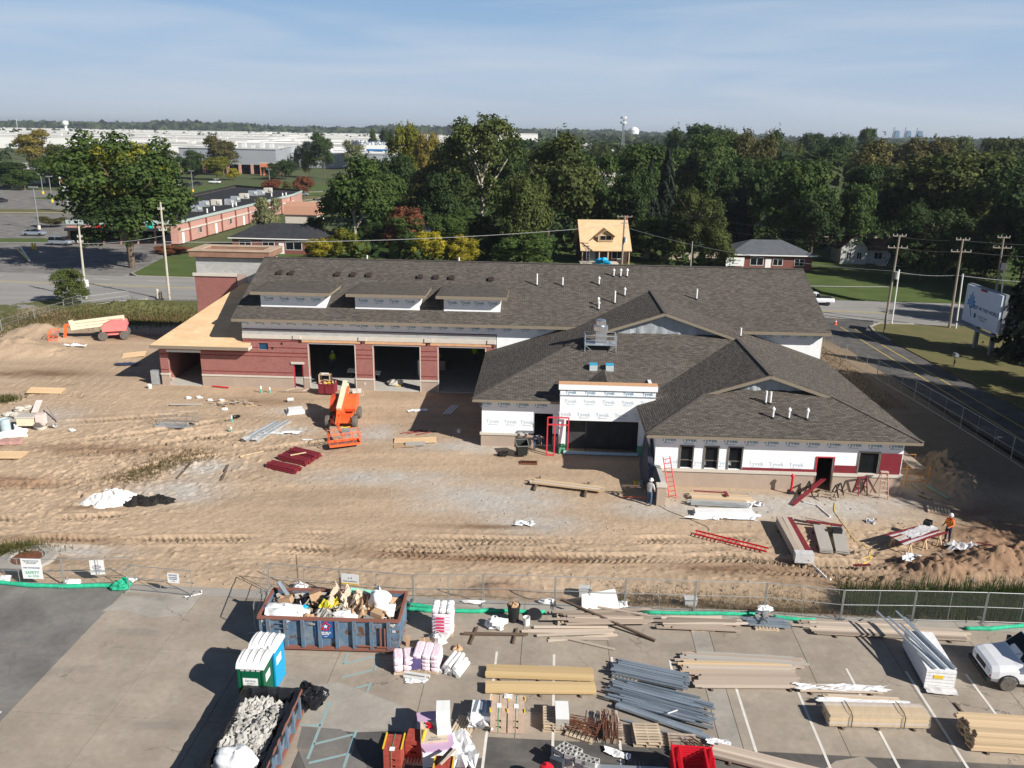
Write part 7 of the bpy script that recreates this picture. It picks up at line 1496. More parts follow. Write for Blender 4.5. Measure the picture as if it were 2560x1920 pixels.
def crown_points(seed,n_,lobes=16,kind='round'):
    """points and normals of a crown that fits x,y in -1..1 and z in 0..1"""
    r=np.random.default_rng(seed);Ps= [];Ns= []
    if kind=='spruce':
        z=r.random(n_) **.8;tier=np.floor(z*13)/13;fr= (z*13) %1
        rad= (1-z) **.85*(.75+.25*(1-fr))*r.uniform(.35,1.05,n_);a=r.uniform(0,2*PI,n_);a=a+.25*np.sin(a*7+tier*40)
        rad *= .8+.25*np.sin(a*5+tier*31)
        P=np.stack([rad*np.cos(a),rad*np.sin(a),z-.06*rad],1);Nn=np.stack([np.cos(a),np.sin(a),np.full(n_,.8)],1); return P,Nn
    C= []
    for k in range(lobes):
        t= (k+.5)/lobes;zc=.10+.78*r.random() ** (.75 if kind != 'column' else 1.0)
        rr= {'round':math.sqrt(max(0,1- (2*(zc-.42)/1.15) **2)),'column':.75-.3*abs(zc-.4),'flat':1.0-.35*abs(zc-.6),'airy':math.sqrt(max(0,1- (2*(zc-.45)/1.1) **2))}[kind]*(.25+.55*r.random() **.5)
        a=r.uniform(0,2*PI);C.append((rr*math.cos(a),rr*math.sin(a),zc,r.uniform(.20,.40) if kind != 'airy' else r.uniform(.14,.30)))
    C.append((0,0,.5,.5 if kind != 'airy' else .3));tot=sum(c[3] **2 for c in C)
    for c in C:
        m=max(30,int(n_*c[3] **2/tot));d=r.normal(0,1,(m,3));d[:,2] =np.where(r.random(m) <.3,d[:,2],np.abs(d[:,2]));d /= np.linalg.norm(d,axis=1)[:,None]
        bump_=1+.22*np.sin(d[:,0]*7+c[0]*9)*np.sin(d[:,1]*7+c[1]*9) +.15*np.sin(d[:,2]*11+seed)
        rad=c[3]*bump_*r.uniform(.62,1.06,m)
        P=np.array(c[:3]) +d*rad[:,None]*np.array([1,1,.62]);Ps.append(P);Ns.append(d+np.array([0,0,.25]))
    P=np.concatenate(Ps);P[:,2] =np.clip(P[:,2],.0,None)
    P[:,:2] *= 1.0/max(1e-6,np.quantile(np.abs(P[:,:2]),.985));P[:,2] *= 1.0/np.quantile(P[:,2],.997)
    return P,np.concatenate(Ns)
def leafmat(name,c1,c2,rand=.16):
    m=bpy.data.materials.new(name);m.use_nodes= True;n,l=nodes_of(m);bs=n['Principled BSDF'];bs.inputs['Roughness'].default_value=.75;bs.inputs['Specular IOR Level'].default_value=.2
    t=n.new('ShaderNodeTexCoord');nz=n.new('ShaderNodeTexNoise');nz.inputs['Scale'].default_value=3.2;nz.inputs['Detail'].default_value=3;l.new(t.outputs['Object'],nz.inputs['Vector'])
    g=n.new('ShaderNodeNewGeometry');ad=n.new('ShaderNodeMath');ad.operation='MULTIPLY_ADD';l.new(g.outputs['Random Per Island'],ad.inputs[0]);ad.inputs[1].default_value=.35;l.new(nz.outputs['Fac'],ad.inputs[2])
    mr=n.new('ShaderNodeMapRange');mr.inputs['From Min'].default_value=.45;mr.inputs['From Max'].default_value=.92;l.new(ad.outputs[0],mr.inputs['Value'])
    mx=n.new('ShaderNodeMix');mx.data_type='RGBA';l.new(mr.outputs[0],mx.inputs['Factor']);mx.inputs['A'].default_value= (*c1,1);mx.inputs['B'].default_value= (*c2,1)
    oi=n.new('ShaderNodeObjectInfo');hs=n.new('ShaderNodeHueSaturation');q=n.new('ShaderNodeMapRange');q.inputs['To Min'].default_value=1-rand;q.inputs['To Max'].default_value=1+rand;l.new(oi.outputs['Random'],q.inputs['Value']);l.new(q.outputs[0],hs.inputs['Value']);l.new(mx.outputs['Result'],hs.inputs['Color']);l.new(hs.outputs[0],bs.inputs['Base Color'])
    tr=n.new('ShaderNodeBsdfTranslucent');l.new(hs.outputs[0],tr.inputs['Color']);ms_=n.new('ShaderNodeMixShader');ms_.inputs[0].default_value=.22;l.new(bs.outputs[0],ms_.inputs[1]);l.new(tr.outputs[0],ms_.inputs[2]);l.new(ms_.outputs[0],n['Material Output'].inputs['Surface'])
    return m
LM= {'dark':leafmat('leaves_dark',(.022,.044,.013),(.056,.088,.022)),'green':leafmat('leaves_green',(.030,.062,.014),(.088,.128,.028)),'olive':leafmat('leaves_olive',(.036,.058,.015),(.112,.132,.032)),
      'yellowgreen':leafmat('leaves_yellowgreen',(0.081,0.108,0.016),(0.284,0.270,0.034)),'yellow':leafmat('leaves_yellow',(.14,.13,.015),(.46,.38,.03)),'brown':leafmat('leaves_brown',(.052,.058,.018),(.155,.130,.040)),'red':leafmat('leaves_red',(0.121,0.047,0.027),(0.297,0.108,0.054)),
      'spruce':leafmat('needles_dark',(0.014,0.024,0.016),(0.035,0.049,0.030)),'sage':leafmat('leaves_sage',(0.108,0.121,0.054),(0.270,0.270,0.135)),'blue':leafmat('needles_blue',(0.047,0.081,0.081),(0.121,0.176,0.176)),'gold':leafmat('leaves_gold',(.12,.10,.02),(.27,.21,.05)),'grey':leafmat('twigs_grey',(.05,.042,.035),(.11,.09,.07))}
m_bark=M('bark',(.13,.10,.075),.95,.3,3,stretch=(1,1,.3));m_barkp=M('pale_bark',(.40,.36,.29),.9,.25,2)
CR= {}
def crown(kind,mat,v):
    key= (kind,mat,v)
    if key not in CR:
        base= (kind,v)
        n_,sz= {'round': (15000,.040),'column': (11000,.048),'flat': (13000,.036),'airy': (13000,.036),'spruce': (14000,.050)}[kind]
        if base not in CR:CR[base] =crown_points(hash(kind) %7+v*13+1 if False else {'round':1,'column':2,'flat':3,'airy':4,'spruce':5}[kind]*100+v,n_,{'round':18,'column':14,'flat':20,'airy':34,'spruce':0}[kind],kind)
        P,Nn=CR[base];CR[key] =leaf_mesh('crown',P,Nn,sz,LM[mat],v+5,jit=.45,zsq=.5)
    return CR[key]
TRK= {}
def trunk(v,mat,straight=False):
    key= (v,mat.name,straight)
    if key not in TRK:
        r=random.Random(v);b=MB()
        b.tube([(0,0,0),(.01,.01,.18),(.02,.0,.4),(.03,.02,.65),(.0,.0,.92 if straight else .8)],[.052,.040,.032,.022,.006],8)
        for k in range(0 if straight else 9):
            a=r.uniform(0,2*PI);z0=r.uniform(.22,.55);l_=r.uniform(.35,.75)
            b.tube([(.02,0,z0),(.4*l_*math.cos(a),.4*l_*math.sin(a),z0+.16),(l_*math.cos(a),l_*math.sin(a),z0+.36)],[.022,.015,.004],5)
        TRK[key] =b.mesh('trunk',mat)
    return TRK[key]
def tree(label,X,Y,H,W,kind='round',mat='green',v=0,z0=.22,bark=None,name='tree',group=None,rz=None,base=0.0):
    """W is the full crown width, H the height, z0 the share of bare trunk"""
    t=thing(name,label,'tree' if 'shrub' not in name and 'bush' not in name else 'shrub',(X,Y,base),rnd.uniform(0,6.28) if rz is None else rz,group)
    put('trunk',trunk(v%4,bark or m_bark,kind=='spruce'),t,scale=(W/2,W/2,H))
    put('crown',crown(kind,mat,v),t,(0,0,H*z0),scale=(W/2,W/2,H*(1-z0)))
    return t
TL= [
 ((-226.84,400,20.66,14.5),'column','gold','tall golden tree with bare trunk against the far warehouses',.42),((-190.04,320,9.18,14.68),'round','dark','dark round tree at the left edge behind the car park',0),((-179.43,310,7.25,10.97),'round','green','mixed green and red low tree left of the pole sign',.05),((-185.17,345,15.15,16.34),'round','brown','brownish tree just left above the restaurant sign',0),((-178.64,330,11.18,13.94),'round','green','bright green tree above the restaurant sign',0),((-175.52,338,15.19,15.41),'round','olive','olive tree right of the brownish one behind the car park',0),((-165.31,335,15.83,15.85),'round','dark','dark tree peeking left of the big locust',0),((-172.99,420,12.11,15.3),'airy','olive','thin olive tree right of the big locust',.2),
 ((-151.28,400,12.58,12.41),'round','dark','dark dense tree in front of the grey warehouse',.08),((-147.91,432,18.96,13.34),'column','brown','tall reddish-brown tree before the grey warehouse',.15),((-137.39,392,10.16,11.13),'round','yellowgreen','yellow-green low tree beside the dark dense one',.08),((-130.86,395,5.02,5.9),'round','yellow','small yellow shrub by the grey warehouse glazing',.02),((-108.62,196,2.38,6.23),'flat','brown','small brown-leaved ornamental tree in the car park island',.25),((-64.82,158,0.67,6.18),'round','red','low reddish shrub behind the nearer utility pole',.02),
 ((-133.32,520,11.81,6.3),'spruce','spruce','slender dark spruce beside the grey warehouse',.03),((-122.27,500,15.89,10.08),'round','spruce','dark dense conifer right of the slender spruce',.03),((-94.02,420,21.37,10.69),'column','dark','tall dark tree with bare trunk on the green lawn',.3),((-102.77,425,12.03,6.88),'round','yellowgreen','yellow-green shrubby tree below the dark conifer',.05),((-115.22,405,7.26,8.23),'round','dark','dark green bush before the brick arcade, left',0),((-110.43,410,8.77,9.43),'round','dark','dark green bush before the brick arcade, right',0),((-84.99,296,5.91,6.45),'round','red','red-leaved small tree behind the shop roof, left',.15),((-80.79,300,5.09,3.68),'column','brown','brown small tree between the two red ones',.1),((-70.36,282,7.86,5.75),'round','red','red-leaved small tree behind the shop roof, right',.25),((-101.78,620,23.33,9.12),'round','green','small far tree beside the flagpole',.1),((-89.66,600,23.84,9.63),'round','dark','dark far tree right of the flagpole',.1),((-98.83,520,16.73,11.17),'round','sage','pale grey-green tree left of the far billboard',.1),
 ((-48.7,166,9.93,5.69),'round','sage','round pale sage tree behind the tower',.12),((-41.83,176,5.39,4.61),'round','olive','low olive bush beside the small shed',.02),
 ((-31.47,165,18.27,13.35),'round','green','big green maple with pale forked trunk behind the bays',.26),((-34.18,270,24.99,10.45),'round','yellowgreen','tall yellow-green tree rising above the centre trees',.2),((-25.85,255,22.25,7.85),'round','gold','yellowish tree right of the tall yellow-green one',.2),((-7.34,190,26.26,16.16),'airy','olive','tallest sycamore with white limbs in the centre',.25),((-28.83,215,16.98,12.18),'round','dark','dark tree in the gap behind the maple',.1),((-21.18,195,15.59,11.08),'round','brown','brown-tinged tree between maple and sycamore',.1),((-15.89,225,21,12.67),'round','olive','olive tree left behind the sycamore',.12),((-2.67,205,21.37,11.53),'round','dark','dark tree right behind the sycamore',.1),((-14.05,175,14.59,9.97),'round','dark','dark green tree low in the centre',.08),((-28.16,185,13.89,9.54),'round','green','green tree right behind the maple',.1),
 ((-30.55,153,5.7,6.14),'round','yellowgreen','yellow-green young tree behind the first rear dormer',.1),((-35.13,150,4.1,5),'round','yellow','yellow shrub left of the yellow-green young tree',.06),((-20.54,158,9.07,6.51),'round','red','red-topped young maple between the dormers',.1),((-20.31,156,7.67,6.23),'round','green','green lower maple in front of the red top',.05),((-15.23,148,5.94,5.32),'round','yellow','bright yellow tree behind the second rear dormer, left',.08),((-8.88,148,5.49,5.53),'round','yellow','bright yellow tree behind the second rear dormer, right',.08),((-13.61,166,7.37,6.62),'round','green','deep green tree between the two yellow trees',.08),((-8.66,172,7.71,7.79),'round','green','green tree above the right yellow tree',.08),((-2.28,158,6.05,6.54),'round','dark','dark bushy tree right of the yellow trees',.04),((-26.6,160,6.09,5.74),'round','dark','dark understorey tree at the maple trunk',.04),
 ((6.61,168,22.66,17.51),'round','olive','huge rounded oak left of the plywood-roof house',.15),((1.84,151,15.77,9.01),'round','olive','brown-tinged tree in front of the huge oak',.08),((1.98,146,6.41,8.48),'round','green','bright green bush at the foot of the oak',.02),((15.92,172,18.81,9.95),'round','green','green tree right shoulder of the oak',.1),((30.12,196,20.7,15.23),'round','green','broad green tree behind the dark conifers',.12),((31.36,176,21.68,7.77),'spruce','spruce','tall dark drooping conifer behind the plywood house',.05),((26.94,170,19.04,7.32),'spruce','spruce','second dark conifer left of the tall one',.05),((22.86,164,16.13,7.98),'round','dark','dark tree over the plywood-roof house',.08),((27.31,157,8.56,9.05),'round','dark','dark low tree right of the plywood-roof house',.03),
 ((72.59,340,26.9,18.99),'round','dark','dark wooded crown on the skyline right of centre',.1),((65.04,345,25.33,13.79),'round','dark','dark skyline crown just left of the highest one',.1),((85.1,350,25.67,12.12),'round','dark','dark skyline crown just right of the highest one',.1),((51.71,238,22.59,17.16),'round','green','broad green crown below the dark skyline crowns',.1),((65.3,265,23.34,12.73),'round','olive','olive crown right of the broad green one',.1),((32.74,152,13.71,8.27),'airy','olive','olive loose tree with spreading stems behind the roof',.1),((36.86,150,8.57,5.77),'round','olive','low olive tree beside the hip-roofed ranch house',.03),((70.54,255,24.59,11.21),'round','brown','brown-tinged crown near the skyline, right of centre',.1),((53.09,188,18.5,11.62),'round','dark','dark tree above the ranch house',.08),((40.93,186,13.37,2.77),'spruce','blue','small bluish spruce among the dark trees',.02),((42.01,178,17.22,10.08),'round','dark','dark tree behind the olive loose tree',.06),((45.6,170,13.09,6.93),'round','spruce','very dark tree close above the ranch house',.04),((42.99,430,18.41,8.64),'round','olive','small olive tree in the gap with white roofs',.1),((48.8,410,16.37,6.6),'round','dark','dark small tree in the gap with white roofs',.1),
 ((55.14,165,18.54,15.09),'round','green','wide rounded green tree above the ranch roof',.1),((64.61,160,14.55,7.59),'round','green','smaller fresh green tree right of the wide rounded one',.1),((91.38,215,22.34,15.49),'round','brown','orange-brown crown in the right woods',.1),((123.46,262,23.27,19.55),'round','brown','bronze crown behind the orange-brown one',.1),((84.64,165,20.3,21.65),'round','olive','very broad yellow-tipped crown filling the right woods',.12),((203.51,500,28.43,9.97),'round','green','lone far crown standing over the right skyline',.1),((98.32,265,20.46,13.12),'round','dark','dark crown beside the white building in the right woods',.1),((91.46,300,25.01,10.79),'round','dark','dark crown at the left of the right skyline',.1),((105.02,330,21.26,10.58),'round','olive','olive crown left of the white building',.1),((121.59,225,20.29,15.65),'round','olive','olive crown behind the very broad one',.1),((171.82,300,23.41,18.38),'round','olive','olive skyline crown at the right edge',.1),((88.9,150,15.04,7.31),'round','dark','dark crown at the right edge above the poles',.06),((80.77,142,10.85,8.15),'round','dark','dark lower tree at the right behind the billboard',.04),
 ((68.49,139,12.81,10.61),'airy','dark','feathery dark tree behind the middle right pole',.12),((78.42,172,14.86,9.77),'round','dark','dark tree behind the white cottage',.06),((80.21,190,17.39,10.74),'round','dark','dark tree between fresh green and broad crowns',.08),((56.26,158,13.17,10.31),'round','dark','dark tree low in front of the wide rounded one',.04),((72.84,136,9.45,6.72),'airy','dark','dark feathery shrub tree beside the billboard pole',.05),((158.49,420,24.41,14.55),'round','dark','dark skyline crown left of the lone far crown',.1),((201.73,400,24.13,17.05),'round','olive','olive skyline crown right of the three blue towers',.1),((234.29,420,24.01,16.78),'round','dark','dark skyline crown near the right edge',.1),((154.75,450,24.85,16.79),'round','dark','dark skyline crown over the ranch house trees',.1)]
for k,((X_,Y_,H_,W_),kd,mt_,lb,z0) in enumerate(TL):
    tree(lb,X_,Y_,max(H_,1.5),W_*1.08,kd,mt_,k% (5 if kd=='round' else 2),z0,m_barkp if ('pale' in lb or 'white limbs' in lb) else None,name='tree' if H_>4 else 'shrub')
X_,Y_,H_,W_= (-63.68,139.8,21.89,20.26)
lt=tree('large feathery locust tree at the street corner on the left',X_-1.0,139.8,H_,W_*.95,'airy','green',7,.22)
bt=MB()
for a,l_ in ((.3,.5),(2.2,.45),(3.4,.55),(5.2,.5)):bt.tube([(0,0,0),(.15*math.cos(a),.15*math.sin(a),H_*.16),(l_*W_*.4*math.cos(a),l_*W_*.4*math.sin(a),H_*.6)],[.55,.42,.1],8)
bt.build('limbs',m_bark,lt)
put('crown',crown('airy','yellowgreen',1),lt,(2,1,H_*.42),(0,0,2.0),scale=(W_*.32,W_*.32,H_*.5));put('crown',crown('flat','dark',1),lt,(-1,1,H_*.2),(0,0,1.0),scale=(W_*.38,W_*.38,H_*.45))
tree('round weedy shrub beside the fence on the left berm',*(-59.06,109,2.88,3.86)[:2],4.6,4.6,'airy','olive',3,.02,name='shrub')
tree('big dark spruce in front of the billboard at the right edge',57.2,88.0,16,12,'spruce','spruce',0,.02)
tree('dark spruce nearest the driveway at the right edge',55.0,75.5,15,12,'spruce','spruce',1,.02)
for k,(x,y,h,w,nm_) in enumerate([(50,57,17,13,'level with the office corner'),(49,47.5,17,13,'second nearest the camera'),(53,66.5,16,12,'nearest the two spruces'),(49,38.5,16,12,'nearest the camera'),(57,59,20,14,'tallest, behind the row'),(55,44,19,13,'behind the two nearest'),(80,99,18,14,'at the street beyond the billboard'),(90,112,19,15,'across the street at the right edge'),(86,128,20,16,'on the lawn right of the cottage'),(88,143,20,16,'shading the cottage')]):
    tree('dense dark tree of the shady row at right, '+nm_,x,y,h,w,'round','dark',k%5,.06,group='shade trees right of the driveway')
r=np.random.default_rng(77);Ps= [];Ns= [];S= []
for k in range(4600):
    if k<2700:yy=250*(15**r.random());xx=yy*r.uniform(-.02 if yy>420 else .18,.80)
    elif k<4200:yy=r.uniform(2700,4300);xx=yy*r.uniform(-.75,.3)
    else:yy=r.uniform(450,2500);xx=yy*r.uniform(-.75,.05)
    sc_=max(1.0,yy/700);h=r.uniform(10,19)*(1.0 if yy>2500 or yy<600 else .9);w=r.uniform(5,9)*sc_**.5*(1 if k<2700 else 1.8 if k<4200 else .5)
    if k>=4200:h *= .55
    if yy>1300:h+=yy*.0030
    if yy>2600:h+=3*(1+math.sin(xx*.0035+1)) + (9 if (-.02>xx/yy> -.17 or -.42<xx/yy< -.30) else 0)
    m=int(np.clip(42000/yy,10,130));d=r.normal(0,1,(m,3));d[:,2] =np.abs(d[:,2]);d /= np.linalg.norm(d,axis=1)[:,None]
    Ps.append(np.array([xx,yy,h*.35]) +d*np.array([w,w,h*.65])*r.uniform(.8,1.05,(m,1)));Ns.append(d);S.append(np.full(m,w*(.20 if yy<500 else .30 if yy<900 else .5)))
P=np.concatenate(Ps);Nn=np.concatenate(Ns);S=np.concatenate(S)
dwm=leafmat('far_leaves',(.022,.042,.016),(.072,.092,.032),0)
dwm.node_tree.nodes['Noise Texture'].inputs['Scale'].default_value=.03
fm=leaf_mesh('distant_woods',P,Nn,S,dwm,9,jit=.3)
put('distant_woods',fm,label='distant wooded belt out to the horizon',cat='woods',kind='stuff')
r=np.random.default_rng(5);n_=26000;xx=r.uniform(-38,150,n_);yy=r.uniform(150,330,n_) +.0*xx;keep= (xx/yy<.75) & ~((xx>36) & (xx<70) & (yy<176)) & ~((xx>8) & (xx<26) & (yy<162))
P=np.stack([xx,yy,r.uniform(0,3.2,n_)],1)[keep];put('undergrowth',leaf_mesh('undergrowth',P,np.tile([0,-.3,1.],(len(P),1)),.75,LM['dark'],6),label='dark undergrowth beneath the woods',cat='undergrowth',kind='stuff')
def blades(name,label,pts,hmin,hmax,w,mat,seed,lean=.35,cat='weeds'):
    r=np.random.default_rng(seed);n_=len(pts);a=r.uniform(0,2*PI,n_);h=r.uniform(hmin,hmax,n_);P=np.array(pts);d=np.stack([np.cos(a),np.sin(a),np.zeros(n_)],1)*w;tip=P+np.stack([r.normal(0,lean,n_)*h,r.normal(0,lean,n_)*h,h],1)
    V=np.stack([P-d,P+d,tip],1).reshape(-1,3);me=bpy.data.meshes.new(name);me.vertices.add(3*n_);me.vertices.foreach_set('co',V.ravel());me.loops.add(3*n_);me.loops.foreach_set('vertex_index',np.arange(3*n_,dtype=np.int32));me.polygons.add(n_);me.polygons.foreach_set('loop_start',np.arange(0,3*n_,3,dtype=np.int32));me.polygons.foreach_set('loop_total',np.full(n_,3,dtype=np.int32));me.update(calc_edges=True);me.materials.append(mat)
    return put(name,me,label=label,cat=cat,kind='stuff')
def scatter(n_,f,seed):
    r=random.Random(seed);out= []
    for _ in range(n_):
        x,y=f(r);out.append((x,y,hz(x,y) -.03))
    return out
def between(p,q,sx,sy): return lambda r: (lambda f: (p[0] + (q[0] -p[0])*f+r.gauss(0,sx),p[1] + (q[1] -p[1])*f+r.gauss(0,sy)))(r.random())
m_weed=leafmat('weeds',(.05,.06,.018),(.17,.15,.05),0);m_dry=leafmat('dry_weeds',(.11,.075,.035),(.26,.18,.085),0);m_reed=leafmat('reeds',(.025,.05,.012),(.085,.12,.03),0)
blades('weeds','tall green and dry weeds covering the left berm',scatter(9000,lambda r: (lambda f: (-64+44*f+r.gauss(0,1.5),99+9*f-4*f*f*2+r.gauss(0,2.6)))(r.random()),1),.12,.55,.045,m_weed,1)
blades('weeds','brown dry weeds on the crest of the left berm',scatter(8000,lambda r: (lambda f: (-60+36*f+r.gauss(0,1.5),99+4*f+r.gauss(0,2.0)))(r.random()),2),.12,.5,.045,m_dry,2)
blades('weeds','weedy green slope at the far left edge',scatter(7000,lambda r: (-66+r.uniform(-6,9),r.uniform(76,100)),3),.12,.5,.05,m_weed,3)
blades('weeds','patch of dry weeds above the white lime heap',scatter(1700,between((-26.64,51.46),(-22.83,57.14),.9,.55),4),.08,.32,.022,m_dry,4);blades('weeds','green weeds in the patch above the lime heap',scatter(700,between((-26.2,51.87),(-23.59,55.74),.7,.45),5),.08,.32,.022,m_weed,5)
blades('weeds','weeds by the drain at the lower left fence',scatter(1600,between((-28.48,41.44),(-27.05,41.89),.8,.4),6),.2,.55,.03,m_weed,6)
blades('reeds','green cattails in the ditch behind the right fence',scatter(9000,lambda r: (r.uniform(17.5,31),38.0+r.gauss(0,.55) -.0),7),.5,1.4,.025,m_reed,7,.18,'reeds');blades('reeds','dry brown grass in the ditch behind the fence',scatter(7000,lambda r: (r.uniform(5,27),38.3-.04*r.uniform(0,20) +r.gauss(0,.6)),8),.08,.32,.02,m_dry,8,.5,'grass')
blades('weeds','dry weeds along the shaded fence strip at right',scatter(3000,lambda r: (r.uniform(29.5,35.5),r.uniform(70,92)),9),.1,.4,.03,m_dry,9)
b=MB();rs_=random.Random(8)
for k in range(5200):
    x,y=rs_.uniform(-46,31),38.5+34*rs_.random() **1.4
    if -33+30<x<29 and y>53-.0*x or (y>70): continue
    q=.02+.07*rs_.random() **4;z=hz(x,y);a=rs_.random()*6
    b.add([(x+q*math.cos(a),y+q*math.sin(a),z),(x+q*math.cos(a+2),y+q*math.sin(a+2),z),(x+q*math.cos(a+4),y+q*math.sin(a+4),z),(x,y,z+q*1.1)],[(0,1,3),(1,2,3),(2,0,3)])
b.build('stones',M('loose_stone',(.30,.25,.20),.95,.5,.4),label='small stones and clods scattered over the dirt',cat='stones',kind='stuff')
blades('weeds','weed tufts on the dirt at the left edge',scatter(700,between((-44.53,68.36),(-43.56,68.25),.5,.5),11),.2,.5,.04,m_weed,11)
# ---------------------------------------------------------------- vehicles in the background
def car(label,c,rz,kind,paint,cat='car',name='car'):
    t=thing(name,label,cat,c,rz)
    P_= {'sedan': ([(-2.3,.35,.80,.80,.7,.7),(-2.2,.3,.95,.88,.8,.8),(-1.4,.28,1.0,.9,.82,.85),(0,.28,1.0,.9,.82,.85),(1.2,.28,.98,.9,.82,.82),(2.1,.3,.82,.85,.75,.7),(2.3,.38,.65,.75,.65,.55)],[(-1.75,.95,1.0,.78,.7,.97),(-1.0,.95,1.42,.8,.6,1.1),(.1,.95,1.45,.8,.6,1.1),(1.15,.95,1.0,.78,.7,.97)]),
          'suv': ([(-2.25,.45,1.0,.85,.8,.8),(-2.2,.38,1.05,.92,.86,.9),(0,.36,1.08,.93,.86,.9),(1.2,.36,1.06,.93,.86,.9),(2.1,.38,.95,.9,.8,.8),(2.28,.45,.75,.82,.7,.65)],[(-2.2,1.0,1.55,.84,.7,1.2),(-1.9,1.0,1.72,.84,.68,1.2),(.3,1.0,1.74,.84,.68,1.2),(1.2,1.0,1.08,.82,.75,1.04)]),
          'minivan': ([(-2.4,.4,.95,.88,.8,.8),(-2.3,.35,1.05,.95,.88,.9),(0,.33,1.08,.97,.9,.9),(1.4,.35,1.02,.95,.88,.85),(2.2,.38,.85,.9,.8,.7),(2.4,.42,.65,.8,.7,.55)],[(-2.35,1.0,1.6,.9,.75,1.2),(-2.1,1.0,1.82,.9,.75,1.2),(.3,1.0,1.84,.9,.75,1.2),(1.5,1.0,1.1,.88,.8,1.05)]),
          'pickup': ([(-2.6,.5,1.05,.9,.85,.85),(-2.5,.45,1.1,.95,.92,.9),(0,.45,1.1,.95,.9,.9),(1.6,.45,1.08,.95,.88,.9),(2.5,.45,.98,.92,.82,.8),(2.65,.5,.8,.85,.75,.7)],[(-.55,1.05,1.1,.88,.8,1.08),(-.45,1.05,1.72,.86,.7,1.25),(.5,1.05,1.74,.86,.7,1.25),(1.25,1.05,1.12,.86,.8,1.08)])}[kind]
    loft([sec(*q) for q in P_[0]]).build('body',paint,t)
    loft([sec(*q) for q in P_[1]]).build('cabin_glass',m_glass,t)
    g_=P_[1];loft([sec(g_[1][0] +.05,g_[1][2] -.05,g_[1][2] +.02,g_[1][4]*1.02,g_[1][4]*.9),sec(g_[2][0] -.05,g_[2][2] -.05,g_[2][2] +.02,g_[2][4]*1.02,g_[2][4]*.9)]).build('roof',paint,t)
    for s in (-1,1):
        for x in ((g_[1][0] +g_[2][0])/2,):bar(t,'pillar',(x,s*(g_[1][3] +.01),1.0),(x,s*(g_[1][4] +.02),g_[1][2] -.02),.08,.05,paint)
    if kind=='pickup':MB().bx(-2.45,-.6,-.78,.78,1.09,1.12).build('bed',m_black,t)
    wx=1.45 if kind != 'pickup' else 1.7
    for x in (-wx,wx):
        for s in (-1,1):wheel(t,(x,s*.82,.33),.33,.2,mt=m_black,mr=m_alu)
    xf=P_[0][-1][0];xb=P_[0][0][0]
    for s in (-1,1):brd(t,'headlight',(xf-.12,s*.6,.68 if kind=='sedan' else .85),(.16,.3,.12),0,m_lamp);brd(t,'tail_light',(xb+.06,s*.62,.8),(.1,.24,.14),0,m_tail)
    return t
car('silver sedan parked at the car park edge on the left',(-103.64,180.07),R(4),'sedan',m_cars);car('silver sport utility car parked nearest the street on the left',(-90.3,165.85),R(-6),'suv',m_cars);car('dark car cut by the left picture edge',(-157.12,257.78),R(85),'sedan',m_card_);car('white minivan on the road before the grey warehouse',(-129.1,364.84),R(176),'minivan',m_carw,'van','minivan');car('white panel van half hidden by the locust',(-136.16,339.27),R(170),'minivan',m_carw,'van','minivan');car('dark sedan parked right of the hidden white van',(-133.67,343.66),R(172),'sedan',m_card_);car('second dark sedan left of the white minivan',(-132,351.81),R(172),'sedan',m_card_);car('grey car behind the end of the shop building',(-76.33,303.56),R(10),'sedan',m_cars);car('white pickup truck driving behind the right end of the roof',(43.2,117.6,0),R(176),'pickup',m_carw,'pickup','pickup_truck')
# ---------------------------------------------------------------- houses and shops
m_pinkbrick=brick_mat('pink_brick_wall',(.42,.20,.165),(.50,.26,.21),(.50,.36,.31),.3,.1,.01,'Object',.9,.1,.12,.3,True)
m_redbr=brick_mat('dark_red_brick',(.17,.05,.04),(.24,.075,.06),(.22,.12,.10),.22,.075,.01,'Object',.9,.1,.15,.4,True)
m_blackroof=M('black_roof',(.022,.022,.024),.9,.3,.2);m_roofd=M('dark_shingle',(.035,.036,.042),.95,.25,1);m_roofg=M('blue_grey_shingle',(.10,.11,.125),.95,.15,1);m_metalg=M('grey_cladding',(.34,.36,.39),.6,.05,.1);m_wh=M('white_cladding',(.80,.785,.75),.7,.05,.05);m_whr=M('pale_flat_roof',(.46,.445,.42),.9,.12,.03);m_sidingw=M('white_siding',(.55,.55,.52),.8,.06,1)
def win(par,c,w,h,face='y',frame=m_white):
    f=put('window',None,par,c);d= (w+.16,.06,h+.16) if face=='y' else (.06,w+.16,h+.16)
    brd(f,'frame',(0,0,0),d,0,frame);e= (w,.08,h) if face=='y' else (.08,w,h);brd(f,'pane',(0,0,0),e,0,m_glass)
    brd(f,'mullion',(0,0,0),(.06,.1,h) if face=='y' else (.1,.06,h),0,frame)
    return f
def hip_house(label,c,rz,L_,D_,eave,ridge,wall,roof,wins=(),door=None,name='house'):
    t=thing(name,label,'house',c,rz);MB().bx(-L_/2,L_/2,-D_/2,D_/2,0,eave).build('wall',wall,t)
    o=.6;a=L_/2+o;e=D_/2+o;rx=max(a-e,.3)
    b=MB().add([(-a,-e,eave),(a,-e,eave),(a,e,eave),(-a,e,eave),(-rx,0,ridge),(rx,0,ridge)],[(0,1,5,4),(1,2,5),(2,3,4,5),(3,0,4),(3,2,1,0)]);b.build('roof',roof,t)
    brd(t,'fascia',(0,-e,eave-.08),(2*a,.05,.18),0,m_white)
    for (x,z,w,h) in wins:win(t,(x,-D_/2-.02,z),w,h)
    if door is not None:brd(t,'door',(door,-D_/2-.03,1.05),(1.0,.06,2.1),0,m_white)
    return t
sm=thing('shop_building','long pink brick shop building with black roof and roof units','building',(0,0,0))
poly= [(-90,168),(-68.6,170.5),(-65.4,250),(-66.5,264),(-93,282)]
